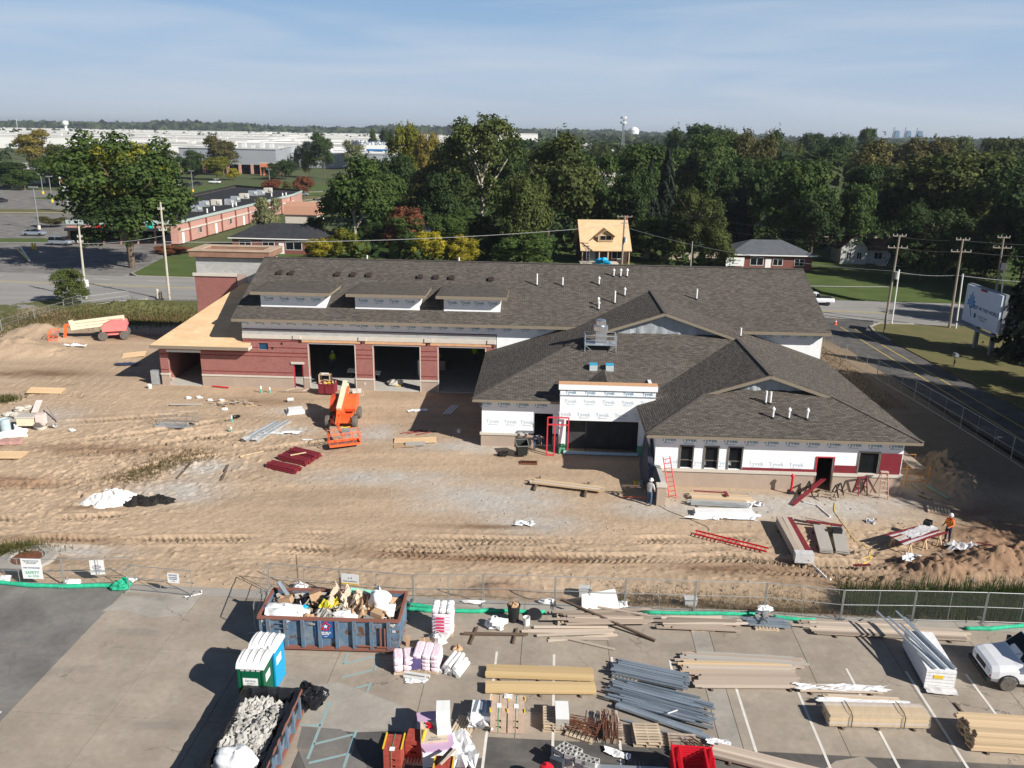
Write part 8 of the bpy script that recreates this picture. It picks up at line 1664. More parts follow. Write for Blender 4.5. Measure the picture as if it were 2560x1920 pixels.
MB().prism(poly,0,4.2).build('wall',m_pinkbrick,sm)
MB().prism([(-89,169.2),(-69.4,171.6),(-66.2,250),(-67.2,262.5),(-92,280)],4.2,4.32).build('roof',m_blackroof,sm)
for k in range(5):p,q=poly[k],poly[(k+1) %5];bar(sm,'parapet',(*p,4.35),(*q,4.35),.5,.5 if k in (1,2) else .9,m_blackroof if k in (3,4) else M('pale_green_trim',(.38,.44,.42),.7))
for k in range(9):
    f= (k+.6)/9;bar(sm,'pilaster',(-68.5+3.2*f,170.5+79.5*f,0),(-68.5+3.2*f,170.5+79.5*f,4.1),.35,.35,m_redbr)
    f2= (k+.2)/9;brd(sm,'side_door',(-68.5+3.2*f2+.03,170.5+79.5*f2,1.1),(.1,1.1,2.2),R(-2),m_white) if k%2==0 else win(sm,(-68.5+3.2*f2+.03,170.5+79.5*f2,1.8),1.4,1.2,'x')
bar(sm,'stone_band',(-68.45,171,2.6),(-65.3,249.5,2.6),.12,.35,m_stone)
for k in range(6):brd(sm,'shop_window',(-88+3.3*k,168.1+.38*k,1.4),(2.8,.2,2.4),R(6.6),m_glass)
brd(sm,'canopy',(-79.5,167.6,3.1),(20,1.6,.5),R(6.6),m_black);brd(sm,'shop_sign',(-82,166.9,3.7),(3.0,.2,.5),R(6.6),m_redp);brd(sm,'shop_sign',(-73.5,168.6,3.9),(1.2,.2,1.4),R(6.6),m_cyan)
for k,p in enumerate([(-76.75,194.68),(-73.75,195.25),(-76.51,207.74),(-74.85,211.6),(-72.29,213.93),(-73.8,223.14),(-74.71,233.31),(-75.7,244.44),(-74.27,247.18),(-74.92,257.12)]):
    u_=put('roof_unit',None,sm,(p[0],p[1],4.32),(0,0,R(5*(k%3))));brd(u_,'casing',(0,0,.75),(2.2,1.7,1.3),0,m_galv if k%3 else m_stone);brd(u_,'curb',(0,0,.06),(2.4,1.9,.12),0,m_greyp);brd(u_,'hood',(.9,-.9,.8),(.8,.3,.7),0,m_buck)
for k,p in enumerate([(-70.06,191.57),(-70.52,197.41),(-69.39,207.21),(-69.62,210.57),(-69.7,242.25),(-66.73,242.93),(-66.37,245.31)]):MB().cyl((p[0],p[1],4.3),.18,1.0,8).build('roof_vent',m_white,sm)
wbx=thing('waste_enclosure','white bin enclosure at the end of the shop building','enclosure',(-64.35,245.51),R(4));MB().bx(-3,3,-2,2,0,2.6).build('panel_wall',m_buck,wbx);brd(wbx,'gate',(0,-2.05,1.2),(4.5,.08,2.3),0,m_galv)
hip_house('dark-roofed brick ranch house behind the tower',(-45.2,163.0,0),R(-3),17,8.5,3.0,5.4,m_redbr,m_roofd,[(-6.0,1.8,2.2,1.2),(-1.5,1.8,2.2,1.2),(3.4,1.7,3.0,1.6)],1.0)
hip_house('brick ranch house with blue-grey hip roof at the right',(46.0,152.5,0),R(-2),14.5,9,2.9,5.0,m_redbr,m_roofg,[(-2.5,1.6,2.2,1.2),(1.2,1.6,1.6,1.1),(5.0,1.6,1.6,1.1)],-.5)
sg_=sign('house_sign','white board sign on the front of the right ranch house',((39.29,147.2,1.63)[0],147.4,(39.29,147.2,1.63)[2]),R(-2),3.2,1.5,[('Southside',.5,0,.25,m_tgrey),('Animal',.4,0,-.3,m_tgrey)])
for x in (-1.4,1.4):brd(sg_,'post',(x,.05,-1.2),(.1,.1,2.0),0,m_white)
hip_house('grey-roofed house almost hidden among the trees',(-19.09,176,2.16)[:2] + (0,),R(4),10,8,2.8,5.2,m_sidingw,m_roofg,[(0,1.6,1.4,1.1)])
hip_house('dim red brick house far back under the right trees',((58.15,205,1.73)[0],205,0),0,12,8,2.8,5.0,m_redbr,m_roofd,[(0,1.6,1.6,1.1)])
ct=thing('cottage','small white gabled cottage under the right trees','house',(64.5,160.5,0),R(-4));MB().prism_y([(-2.4,0),(2.4,0),(2.4,3.2),(0,5.6),(-2.4,3.2)],-3,3).build('wall',m_sidingw,ct)
b=MB()
for s in (-1,1):b.add([(0,-3.3,5.75),(s*2.9,-3.3,2.85),(s*2.9,3.3,2.85),(0,3.3,5.75),(0,-3.3,5.6),(s*2.9,-3.3,2.7),(s*2.9,3.3,2.7),(0,3.3,5.6)],[(0,1,2,3),(4,7,6,5),(0,4,5,1),(1,5,6,2),(2,6,7,3)])
b.build('roof',M('brown_shingle',(.13,.07,.05),.95,.2,1),ct);win(ct,(-.9,-3.03,1.7),.8,1.2);win(ct,(1.0,-3.03,1.7),.8,1.2);win(ct,(0,-3.03,4.1),.6,.8)
MB().bx(2.4,10,-1.6,3,0,2.8).build('side_wing',m_sidingw,ct);MB().add([(2.3,-2.4,2.7),(10.6,-2.4,2.7),(10.6,.8,4.6),(2.3,.8,4.6),(10.6,3.6,2.7),(2.3,3.6,2.7)],[(0,1,2,3),(3,2,4,5)]).build('side_roof',MATS['brown_shingle'],ct);win(ct,(5.0,-1.63,1.6),1.4,1.2);win(ct,(8.0,-1.63,1.6),1.4,1.2)
for k in range(7):brd(ct,'porch_rail',(5.2+.7*k,-4.2,.7),(.1,.08,1.1),0,m_white)
brd(ct,'porch_rail',(7.3,-4.2,1.2),(4.6,.1,.1),0,m_white);brd(ct,'porch',(7,-3.2,.2),(5.5,2.6,.4),0,m_stone)
ph=thing('framed_house','house with bare plywood roof and small gabled dormer across the street','house',(16.5,154.6,0),R(3.5))
ez_=3.05;rz_=7.7
MB().bx(-4.3,4.3,-1.6,5.5,0,ez_).build('wall',M('dark_brown_siding',(.06,.035,.03),.8,.2,1),ph)
MB().prism_y([(-1.6,ez_),(5.5,ez_),(1.95,rz_-.5)],-4.2,4.2).build('gable_wall',M('dark_brown_siding',(.06,.035,.03),.8),ph,rot=(0,0,R(90)))
b=MB().slab([(-4.7,-3.6,2.75),(4.7,-3.6,2.75),(4.7,1.9,rz_),(-4.7,1.9,rz_)],.15,(1,0,0));b.build('roof_deck',m_ply,ph)
MB().slab([(4.7,7.2,2.75),(-4.7,7.2,2.75),(-4.7,1.9,rz_),(4.7,1.9,rz_)],.15,(1,0,0)).build('roof_deck',m_ply,ph)
for k in range(4):brd(ph,'sheet_joint',(-3+2.0*k,-.85,5.25),(.05,.05,.05),0,m_wood) if False else None
MB().prism_y([(-1.4,4.2),(1.4,4.2),(1.4,5.2),(0,6.2),(-1.4,5.2)],-2.3,1.0).build('dormer_wall',m_pine,ph)
MB().slab([(0,-2.9,6.42),(0,1.4,6.42),(-1.95,1.0,5.1),(-1.95,-2.9,5.1)],.1).slab([(0,-2.9,6.42),(1.95,-2.9,5.1),(1.95,1.0,5.1),(0,1.4,6.42)],.1).build('dormer_roof',m_ply,ph)
win(ph,(0,-2.33,4.85),2.0,.75,'y',m_pine);win(ph,(2.4,-1.63,1.75),1.9,1.5)
for x in (-4.3,-1.2,0.4,4.3):brd(ph,'porch_post',(x,-3.3,1.3),(.18,.18,2.6),0,m_wood if x<0 else m_pine)
brd(ph,'porch_floor',(-1.2,-2.8,.25),(7,2.4,.5),0,m_stone);brd(ph,'chimney',(4.4,2.6,5.3),(.8,.8,6.2),0,m_redbr);brd(ph,'front_door',(-2.2,-1.63,1.2),(1.0,.06,2.1),0,m_greyp)
ladder('ladder','aluminium ladder leaning on the plywood-roof house',(13.4,149.9,.3),(13.3,151.0,3.4),.5,9,m_alu,(0,1,.3))
MB().blob((0,0,.4),(2.6,1.2,1.3),16,8,.35,501,.4).build('blue_tarp',m_blue,None,(16.1,150.3,.3),label='bright blue tarp heaped on the porch of the plywood house',cat='tarp')
shd=thing('garden_shed','tan-roofed garden shed behind the brick ranch house','shed',((-51.49,205,1.05)[0],206,0),R(-6));MB().bx(-4,4,-2.5,2.5,0,3.2).build('wall',m_stone,shd);MB().prism_y([(-2.9,3.1),(2.9,3.1),(2.2,5.0),(0,6.0),(-2.2,5.0)],-4.3,4.3).build('roof',M('tan_shingle',(.44,.24,.16),.9,.1),shd,rot=(0,0,R(90)))
wf_=thing('wooden_fence','weathered board fence behind the right houses','fence',((66.2,190,-0.55)[0],190,0),0)
for k in range(60):brd(wf_,'fence_board',(.33+.5*k*1.0*.74,0,.95),(.34,.04,1.9+.03*(k%3)),0,m_wood)
for k in range(12):brd(wf_,'post',(1.9*k,.06,1.0),(.12,.1,2.1),0,m_woodd)
wf2=thing('wooden_fence','pale low board fence right of the plywood-roof house','fence',((24.63,160,-0.57)[0],160,0),0)
for k in range(38):brd(wf2,'fence_board',(.4*k,0,.75),(.36,.04,1.5),0,m_woodp)
def shed_big(label,x0,x1,y0,y1,h,wall=m_wh,roof=m_whr,doors=0,units=0,seed=0):
    t=thing('warehouse',label,'warehouse',(0,0,0));r=random.Random(seed);MB().bx(x0,x1,y0,y1,0,h).build('wall',wall,t);MB().bx(x0+1,x1-1,y0+1,y1-1,h,h+.15).build('roof',roof,t)
    for (a,c,d,e) in [(x0,x1,y0-.3,y0+.3),(x0,x1,y1-.3,y1+.3)]:MB().bx(a,c,d,e,h,h+.7).build('parapet',wall,t)
    for k in range(doors):x=x0+ (x1-x0)*(k+.5)/doors;MB().bx(x-1.6,x+1.6,y0-.25,y0+.05,1.0,4.4).build('dock_door',m_greyp if k%3 else m_buck,t)
    for k in range(units):x=r.uniform(x0+5,x1-5);y=r.uniform(y0+5,y1-5);MB().bx(x-2,x+2,y-2,y+2,h+.15,h+r.uniform(1.5,3.2)).build('roof_unit',m_buck,t)
    return t
shed_big('nearest long white warehouse with grey roof at left',-300,-95,600,760,10.5,doors=22,units=10,seed=1);shed_big('white warehouse stretching behind the locust tree',-250,-40,790,905,10.5,doors=20,units=14,seed=2);shed_big('second row white warehouse on the far left',-560,-265,850,1040,11,doors=18,units=12,seed=3);shed_big('third row white warehouse, left part',-760,-330,1150,1380,11,doors=16,units=14,seed=4);shed_big('third row white warehouse, right part',-310,10,1120,1330,11,doors=18,units=16,seed=5);shed_big('fourth row white warehouse, left part',-1000,-420,1600,1850,11,units=16,seed=6);shed_big('fourth row white warehouse, right part',-390,60,1550,1800,11,units=16,seed=7);shed_big('farthest pale warehouse under the skyline, left',-1500,-650,2250,2550,12,units=14,seed=8);shed_big('farthest pale warehouse under the skyline, right',-600,40,2150,2500,12,units=14,seed=9)
shed_big('white building with grey wall behind the far billboard',(-143.54,520,16.01)[0],(-75.8,520,17.09)[0],530,600,8.5,m_metalg,m_wh,6,6,10);shed_big('white block building on the centre skyline',(-5.37,1100,27.06)[0] -20,(27.67,1100,27.58)[0],1100,1200,21,m_wh,m_whr,0,3,11);shed_big('white low building in the gap of the centre trees',(44.8,720,19.05)[0],(63.11,720,19.34)[0],720,790,14.5,m_wh,m_whr,4,2,12);shed_big('white and blue building behind the dark conifers',(53.37,500,17.07)[0],(69.73,500,18.3)[0],500,560,11.5,m_metalg,m_wh,4,6,13);shed_big('low white roof between oak and conifers',(33.78,400,13.2)[0],(46.7,400,13.41)[0],400,440,5,m_stone,m_wh,2,3,14);shed_big('white building glimpsed in the right woods',(158.39,480,19.02)[0],(168.34,480,19.18)[0],480,520,12.5,m_wh,m_whr,0,2,15)
gw=thing('grey_warehouse','grey-clad warehouse with dark glazing and brick piers','warehouse',(0,0,0));xa,xb_,xc= (-177.45,452,13.17)[0],(-124.8,446,14.1)[0],(-143.13,560,12.05)[0]
MB().prism([(xa,452),(xb_,446),(xc,560),(xa-10,600)],4.6,12.4).build('cladding',m_metalg,gw);MB().prism([(xa+1,454),(xb_-1,448),(xc-1,558),(xa-9,598)],0,4.6).build('glazed_base',m_glass,gw);MB().prism([(xa-.2,451.6),(xb_+.4,445.6),(xc+.4,560.4),(xa-10.4,600.4)],12.4,12.8).build('roof_edge',m_buck,gw)
for k in range(9):f=k/8;brd(gw,'brick_pier',(xa+ (xb_-xa)*f,451.8-6*f,2.3),(1.3,.8,4.6),0,m_pinkbrick)
for k in range(6):f= (k+.5)/6;win(gw,(xb_+ (xc-xb_)*f+.1,446+114*f,3.2),5,3.0,'x',m_redbr)
for k in range(7):MB().bx(xb_-5-5*k,xb_-3-5*k,470,473,12.6,14+k%3).build('roof_unit',m_buck,gw)
ar=thing('brick_arcade','orange brick arcade wall in front of the grey warehouse','wall',((-129.27,432,6.95)[0],432,0),R(4));aw= (-118.45,432,7.12)[0] - (-129.27,432,6.95)[0]
wall_cells(MB(),0,aw,0,6.0,0,.6,[(aw*(k+.25)/6,aw*(k+.75)/6,.0,4.2) for k in range(6)]).build('wall',M('orange_brick',(.55,.19,.11),.9,.1,.3),ar);brd(ar,'coping',(aw/2,.3,6.15),(aw,.8,.3),0,m_stone)
shed_big('low white trailer-like building behind the left trees',(-199.64,345,7.28)[0],(-191.43,345,7.41)[0],346,352,(-200.2,346,7.33)[2],m_wh,m_whr,0,0,20)
cell=thing('cell_tower','lattice mobile phone tower on the skyline','tower',((110.96,900,22.4)[0],900,0));hT= (109.93,900,41.28)[2]
b=MB()
for a in (0,2.09,4.19):b.tube([(2.2*math.cos(a),2.2*math.sin(a),0),(.6*math.cos(a),.6*math.sin(a),hT-4)],.35,5)
for k in range(14):
    z= (hT-6)*k/14;rr=2.2-1.6*k/14
    for a in (0,2.09,4.19):b.tube([(rr*math.cos(a),rr*math.sin(a),z),(rr*.9*math.cos(a+2.09),rr*.9*math.sin(a+2.09),z+hT/14)],.2,4)
b.build('lattice',m_greyp,cell)
for z in (hT-7,hT-2):MB().lathe([(3.2,z-1),(3.4,z),(3.2,z+1)],9).build('antenna_ring',m_buck,cell)
for k in range(3):
    tw_=thing('cooling_structure','blue tapered tower with slanted mast, '+ ['left','middle','right'][k] +' of three on the skyline','tower',((1666.85,3800,39.5)[0] +k*((1717.47,3800,40.3)[0] - (1666.85,3800,39.5)[0]),3800,0),0,'three blue towers on the skyline');zt= (1664.23,3800,56.92)[2]
    m_bt=M('hazy_blue_cladding',(.06,.16,.27),.6,.05,.01);MB().prism_y([(-13,0),(16,0),(9,zt-6),(6,zt),(-5,zt),(-8,zt-6)],-8,8).build('shell',m_bt,tw_);MB().beam((-20,0,0),(-13,0,zt+14),3,3).build('mast',m_bt,tw_)
wt=thing('water_tower','small white water tower on the left skyline','water tower',((-1041.47,2000,26.8)[0],2000,0));zt= (-1040.67,2000,32.42)[2];MB().lathe([(4,0),(3,zt*.6),(7,zt*.75),(7,zt*.95),(3,zt)],12).build('tank',m_white,wt)
wd=thing('storage_dome','white storage dome on the skyline right of the phone tower','dome',((353.18,2600,40.06)[0],2600,0));zt= (352.95,2600,44.03)[2];MB().lathe([(15,0),(15,zt*.8),(11,zt*.92),(5,zt),(1,zt)],20).build('dome',m_white,wd)
for k,(p,q,lb) in enumerate([((42,900,22.46),(41.66,900,33.36),'thin white mast on the centre skyline'),((-69.51,400,12.59),(-69.36,400,21.62),'white flagpole near the far billboard'),((-1039.31,1800,24.81),(-1037.85,1800,34),'thin mast on the far left skyline')]):MB().tube([(p[0],p[1],0),(q[0],q[1],q[2])],.0012*p[1]*.25,6).build('mast',m_buck,None,label=lb,cat='mast')
fb=thing('billboard','far white and blue billboard beyond the centre trees','billboard',((-63.76,395,15.87)[0],395,0));w_= (-58.71,395,15.95)[0] - (-68.54,395,15.79)[0];z1,z2= (-63.69,395,17.8)[2],(-63.82,395,13.82)[2]
MB().bx(-w_/2,w_/2,-.3,.3,z2,z1).build('panel',m_white,fb);MB().bx(-w_/2,w_/2,-.34,-.31,z2,z2+ (z1-z2)*.2).build('blue_band',M('ad_blue',(.02,.16,.42),.5),fb);put('lettering',text_mesh('DREAM BUILDERS',3.0,'lettering',m_tnavy,.001),fb,(0,-.36,(z1+z2)/2+1.5),(R(90),0,0))
for x in (-4,4):brd(fb,'post',(x,.3,z2/2),(.8,.6,z2),0,m_greyp)
# ---------------------------------------------------------------- poles, wires, signs
m_pole=M('utility_pole',(.30,.25,.20),.95,.2,2,stretch=(1,1,.2));m_wire=M('cable',(.05,.05,.05),.6);m_wirep=M('pale_cable',(.42,.42,.42),.5)
def upole(label,base,top,arms=(),r0=.17,can=None,cond=False,mat=None):
    t=thing('utility_pole',label,'utility pole',(0,0,0));MB().tube([base,top],[r0,r0*.65],10).build('pole',mat or m_pole,t);B_=Vector(base);T_=Vector(top)
    for f,l_,a in arms:
        c=B_.lerp(T_,f);d=Vector((math.cos(a),math.sin(a),0))*l_/2;bar(t,'crossarm',c-d,c+d,.1,.12,mat or m_pole)
        for q in (-1,-.4,.4,1):MB().cyl(tuple(c+d*q*.95+Vector((0,0,.05))),.05,.22,6).build('insulator',m_buck,t)
    if can:c=B_.lerp(T_,can) +Vector((.35,-.3,-.4));MB().cyl(tuple(c),.28,.95,12).build('transformer',m_buck,t)
    if cond:MB().tube([(base[0] +.7,base[1] -.3,0),(base[0] +.55+ (T_.x-B_.x)*.6,base[1] -.25,T_.z*.62)],.09,8).build('guy_guard',m_white,t)
    return t
p1b= (-47.69,113.1);p2b= (-59.17,112.95)
upole('pale utility pole right of the locust tree',(*p1b,0),(p1b[0] +.15,p1b[1],13.3),[(.93,.8,.3),(.72,1.0,.3)],.18,mat=M('pale_pole',(.46,.42,.35),.95,.15,2));upole('pale utility pole left of the locust tree',(*p2b,0),(p2b[0] +.3,p2b[1],10.0),[(.85,.6,.3),(.78,.7,.5)],.18,mat=M('pale_pole',(.46,.42,.35),.95,.15,2))
upole('utility pole with transformers in front of the plywood-roof house',(19.15,147.3,0),((19.25,147.3,9.35)[0],147.3,(19.25,147.3,9.35)[2]),[(.98,2.6,0),(.86,1.2,.1)],.2,.55);upole('short thin pole right of the plywood-roof house',(31.3,146.7,0),(31.3,146.7,5.2),(),.1,mat=M('pale_pole',(.46,.42,.35),.95,.15,2))
RP= [((48.4,105.6,0),((48.55,105.6,11.37)[0],105.6,(48.55,105.6,11.37)[2])),((55.6,103.4,0),((55.41,103.4,11.28)[0],103.4,(55.41,103.4,11.28)[2])),((66.2,112.6,0),((65.77,112.6,10.61)[0],112.6,(65.77,112.6,10.61)[2]))]
for k,(b_,t_) in enumerate(RP):upole(['dark leaning utility pole left of the three at right','utility pole in the middle of the three at right','leaning utility pole with grey transformer behind the billboard'][k],b_,t_,[(.99,1.6,-.1),(.86,2.4,-.1)],.17,(.55 if k==0 else .62 if k==2 else None),True)
def wire(label,p,q,sag,mat=m_wire,r_=.028,n_=14):MB().tube([tuple(Vector(p).lerp(Vector(q),i/n_) -Vector((0,0,sag*4*(i/n_)*(1-i/n_)))) for i in range(n_+1)],r_,4).build('overhead_wire',mat,None,label=label,cat='wire')
for k,(z,s_) in enumerate([(.98,.4),(.86,.5),(.6,.7)]):
    A=Vector(RP[0][0]).lerp(Vector(RP[0][1]),z);Bq=Vector(RP[1][0]).lerp(Vector(RP[1][1]),z);Cq=Vector(RP[2][0]).lerp(Vector(RP[2][1]),z);nm_= ['top','second','lower'][k]
    wire(nm_+' wire between left and middle right-hand poles',A,Bq,s_*.4,m_wire if k<2 else m_wirep);wire(nm_+' wire from the middle right-hand pole off the frame',Bq,(82,101,Bq.z),s_,m_wire if k<2 else m_wirep);wire(nm_+' wire from the left right-hand pole towards the plywood house',A,(19.3,147.3,[12.0,10.6,7.4][k]),1.2,m_wire if k<2 else m_wirep)
wire('thick pale cable low across the street at right',Vector(RP[0][0]).lerp(Vector(RP[0][1]),.42),(-16,116.5,5.6),.9,m_wirep,.045);wire('wire from the pale pole to the plywood house pole',(p1b[0],p1b[1],8.0),(19.2,147.3,7.8),1.0,m_wirep,.03);wire('wire between the two pale poles',(p1b[0],p1b[1],8.8),(p2b[0],p2b[1],7.6),.3,m_wirep);wire('wire from the left pale pole off the frame',(p2b[0],p2b[1],7.8),(-120,122,8),.8,m_wirep)
def lamp_post(label,p,h):t=thing('light_pole',label,'light pole',xy(p,0));MB().tube([(0,0,0),(0,0,h)],[.16,.10],8).build('shaft',m_greyp,t);brd(t,'lamp_head',(.0,0,h),(2.0,.5,.25),0,m_greyp);MB().cyl((0,0,0),.35,.9,10).build('base',m_yellow if 'yellow' in label else m_stone,t)
lamp_post('tall light pole at the car park edge on the left',(-108.85,191.35),9.46);lamp_post('light pole with yellow base in the left car park',(-142.99,260.67),7.82);lamp_post('farther light pole with yellow base in the left car park',(-163.31,292.63),6.69);lamp_post('light pole with yellow base right of the locust',(-119.1,313.15),7.59);lamp_post('small light pole beside the red-leaved trees',(-102.81,355.78),6.68)
bkY=230;bx0,_,bz1= (-123.29,230,9.74);bx1,_,bz0= (-120.88,230,7.34);bw_=bx1-bx0;bh_=bz1-bz0;bs_=thing('restaurant_sign','white pole sign with a round burger logo on the left','sign',((bx0+bx1)/2,bkY,0))
pts= []
for cx_,cz_,a0 in ((1,1,0),(-1,1,90),(-1,-1,180),(1,-1,270)):
    for q in range(5):a=R(a0+q*22.5);pts.append((cx_*bw_*.36+bw_*.14*math.cos(a),(bz0+bz1)/2+cz_*bh_*.36+bh_*.14*math.sin(a)))
MB().prism_y(pts,-.5,.5).build('cabinet',m_white,bs_);m_bun=M('bun_orange',(.80,.38,.04),.5)
cz_= (bz0+bz1)/2;R_=bw_*.34
def cap_(a0,a1,y,r_,m_,z):MB().prism_y([(r_*math.cos(R(a0+ (a1-a0)*i/12)),z+r_*.8*math.sin(R(a0+ (a1-a0)*i/12))) for i in range(13)],y-.02,y).build('bun',m_,bs_)
MB().tube([(R_*1.12*math.cos(a),-.53,cz_+R_*1.05*math.sin(a)) for a in [R(200+16*i) for i in range(13)]],bw_*.035,5).build('blue_swoosh',m_tnavy,bs_)
cap_(20,160,-.53,R_,m_bun,cz_+R_*.18);cap_(200,340,-.53,R_,m_bun,cz_-R_*.18);put('lettering',text_mesh('BURGER\nKING',bw_*.2,'lettering',m_redp,.02,bw_*.006),bs_,(0,-.58,cz_),(R(90),0,0))
rb0,rb1= (-123.3,230,5.77)[2],(-123.11,230,7.06)[2];MB().bx(-bw_*.40,bw_*.40,-.35,.35,rb0,rb1).build('reader_board',m_buck,bs_);MB().bx(-bw_*.3,-bw_*.05,-.37,-.352,rb0+ (rb1-rb0)*.25,rb0+ (rb1-rb0)*.8).build('reader_text',m_greyp,bs_);MB().cyl((0,0,0),.35,bz0+.3,10).build('post',m_greyp,bs_)
tl= (52.58,95.13);tr2= (52.48,87.88);bb_=thing('billboard','white billboard with a blue leaf emblem behind the dark spruce','billboard',(tl[0],tl[1],0),ang(tl,tr2));bl2=dist(tl,tr2)*1.02
MB().bx(0,bl2,-.15,.15,2.9,7.1).build('panel',M('billboard_face',(.52,.58,.70),.7,.04),bb_);MB().bx(-.1,bl2+.1,.16,.5,2.8,7.2).build('backing',m_greyp,bb_);MB().bx(-.05,bl2+.05,-.9,-.16,2.6,2.72).build('catwalk',m_greyp,bb_)
lf_= [(0,1.9),(.25,1.15),(.75,1.3),(.6,.7),(1.2,.65),(.95,.25),(1.25,-.25),(.6,-.1),(.2,-.6),(0,-.55),(-.2,-.6),(-.6,-.1),(-1.25,-.25),(-.95,.25),(-1.2,.65),(-.6,.7),(-.75,1.3),(-.25,1.15)]
k_=bl2/10;MB().prism_y([(bl2*.2+x*k_*.95,5.0+z*.78) for x,z in lf_],-.18,-.155).build('leaf_emblem',M('ad_blue',(.02,.16,.42),.5),bb_);bar(bb_,'leaf_stalk',(bl2*.2,-.17,4.5),(bl2*.25,-.17,3.7),.02,.08,m_tnavy)
for k in range(5):brd(bb_,'emblem_stripe',(bl2*.2,-.185,4.95+.22*k),(k_*(1.4-.12*k),.01,.06),0,M('pale_blue',(.35,.5,.65),.6))
put('lettering',text_mesh('BEST IN THE WORLD',k_*.78,'lettering',m_tnavy,.004,.01),bb_,(bl2*.63,-.17,4.85),(R(90),0,0));put('lettering',text_mesh('Southern State\nUniversity',k_*.42,'lettering',m_tgrey,.004),bb_,(bl2*.58,-.17,3.85),(R(90),0,0));brd(bb_,'emblem',(bl2*.36,-.17,3.95),(k_*.6,.01,.5),0,m_tnavy);brd(bb_,'name_plate',(bl2*.5,-.16,6.98),(k_*1.8,.04,.28),0,m_maroon)
for f in (.3,.75):MB().bx(bl2*f-.2,bl2*f+.2,.5,.9,0,6.5).build('post',m_greyp,bb_)
gs=sign('street_sign_board','dark green notice board on two posts beside the driveway',((46,100.87)[0] +.3,(46,100.87)[1],2.0),R(62),2.0,1.3,[('FIRE STATION',.18,0,.2,m_white),('Decatur Township',.13,0,-.1,m_white)],M('notice_green',(.10,.12,.12),.6))
for x in (-.9,.9):brd(gs,'post',(x,.05,-.75),(.1,.1,2.6),0,m_woodd)
cone=thing('traffic_cone','orange traffic cone at the driveway mouth','traffic cone',(41.46,104.37));MB().bx(-.22,.22,-.22,.22,0,.04).build('base',m_orange,cone);MB().lathe([(.17,.04),(.03,.75)],12).build('cone',m_orange,cone);MB().lathe([(.112,.36),(.082,.52)],12).build('band',m_white,cone)
mb_=thing('mailbox','dark mailbox on a post on the right lawn','mailbox',(46.81,84.82));brd(mb_,'post',(0,0,.55),(.12,.12,1.1),0,m_woodd);MB().prism_y([(-.2,0),(.2,0),(.2,.22),(.12,.34),(-.12,.34),(-.2,.22)],-.3,.3).build('box',m_greyp,mb_,(0,0,1.1))
sp_=sign('road_sign','back of a white street sign beside the left pale pole',((-58.91,113.39)[0],(-58.91,113.39)[1] -.5,2.2),R(10),.75,.95,[]);brd(sp_,'post',(.1,.03,-1.1),(.06,.06,2.6),0,m_galv)
for k,(c,h) in enumerate([((-49.74,114.18),1.3),((-49.28,114.05),.9)]):MB().cyl((0,0,0),.2,h,10).build('utility_box',m_stone if k==0 else m_woodd,None,xy(c,0),label=['pale utility pedestal by the berm','dark stump beside the pale pedestal'][k],cat='pedestal')
for k,(p,q) in enumerate([((-91.77,153.34),(-84.2,143.49)),((-93.03,156.3),(-83.85,143.13))]):bar(None,'barrier_arm',(*p,.9),(*q,.3),.25,.12,m_yellow if k==0 else m_white,label=['yellow fallen gate arm in the left car park','white guy guard leaning beside the yellow arm'][k],cat='gate arm')
for k,c in enumerate([(-92.58,159.58),(-91.84,159.18)]):MB().cyl((0,0,0),.16,1.2,10).build('bollard',m_yellow,None,xy(c,0),label=['yellow bollard in the left car park, left of two','yellow bollard in the left car park, right of two'][k],cat='bollard',group='yellow bollards')
MB().lathe([(1.5,0),(1.45,.18),(.9,.22),(.85,.12),(.2,.1)],20).build('drain_manhole',m_curb,None,(*(-26.55,40.72),.02),label='round concrete drain inlet beside the safety sign',cat='drain');MB().lathe([(.75,0),(.75,.04),(.1,.05)],18).build('drain_grate',m_rust,None,(*(-26.55,40.72),.16),label='rusty round grate on the drain inlet',cat='grate')
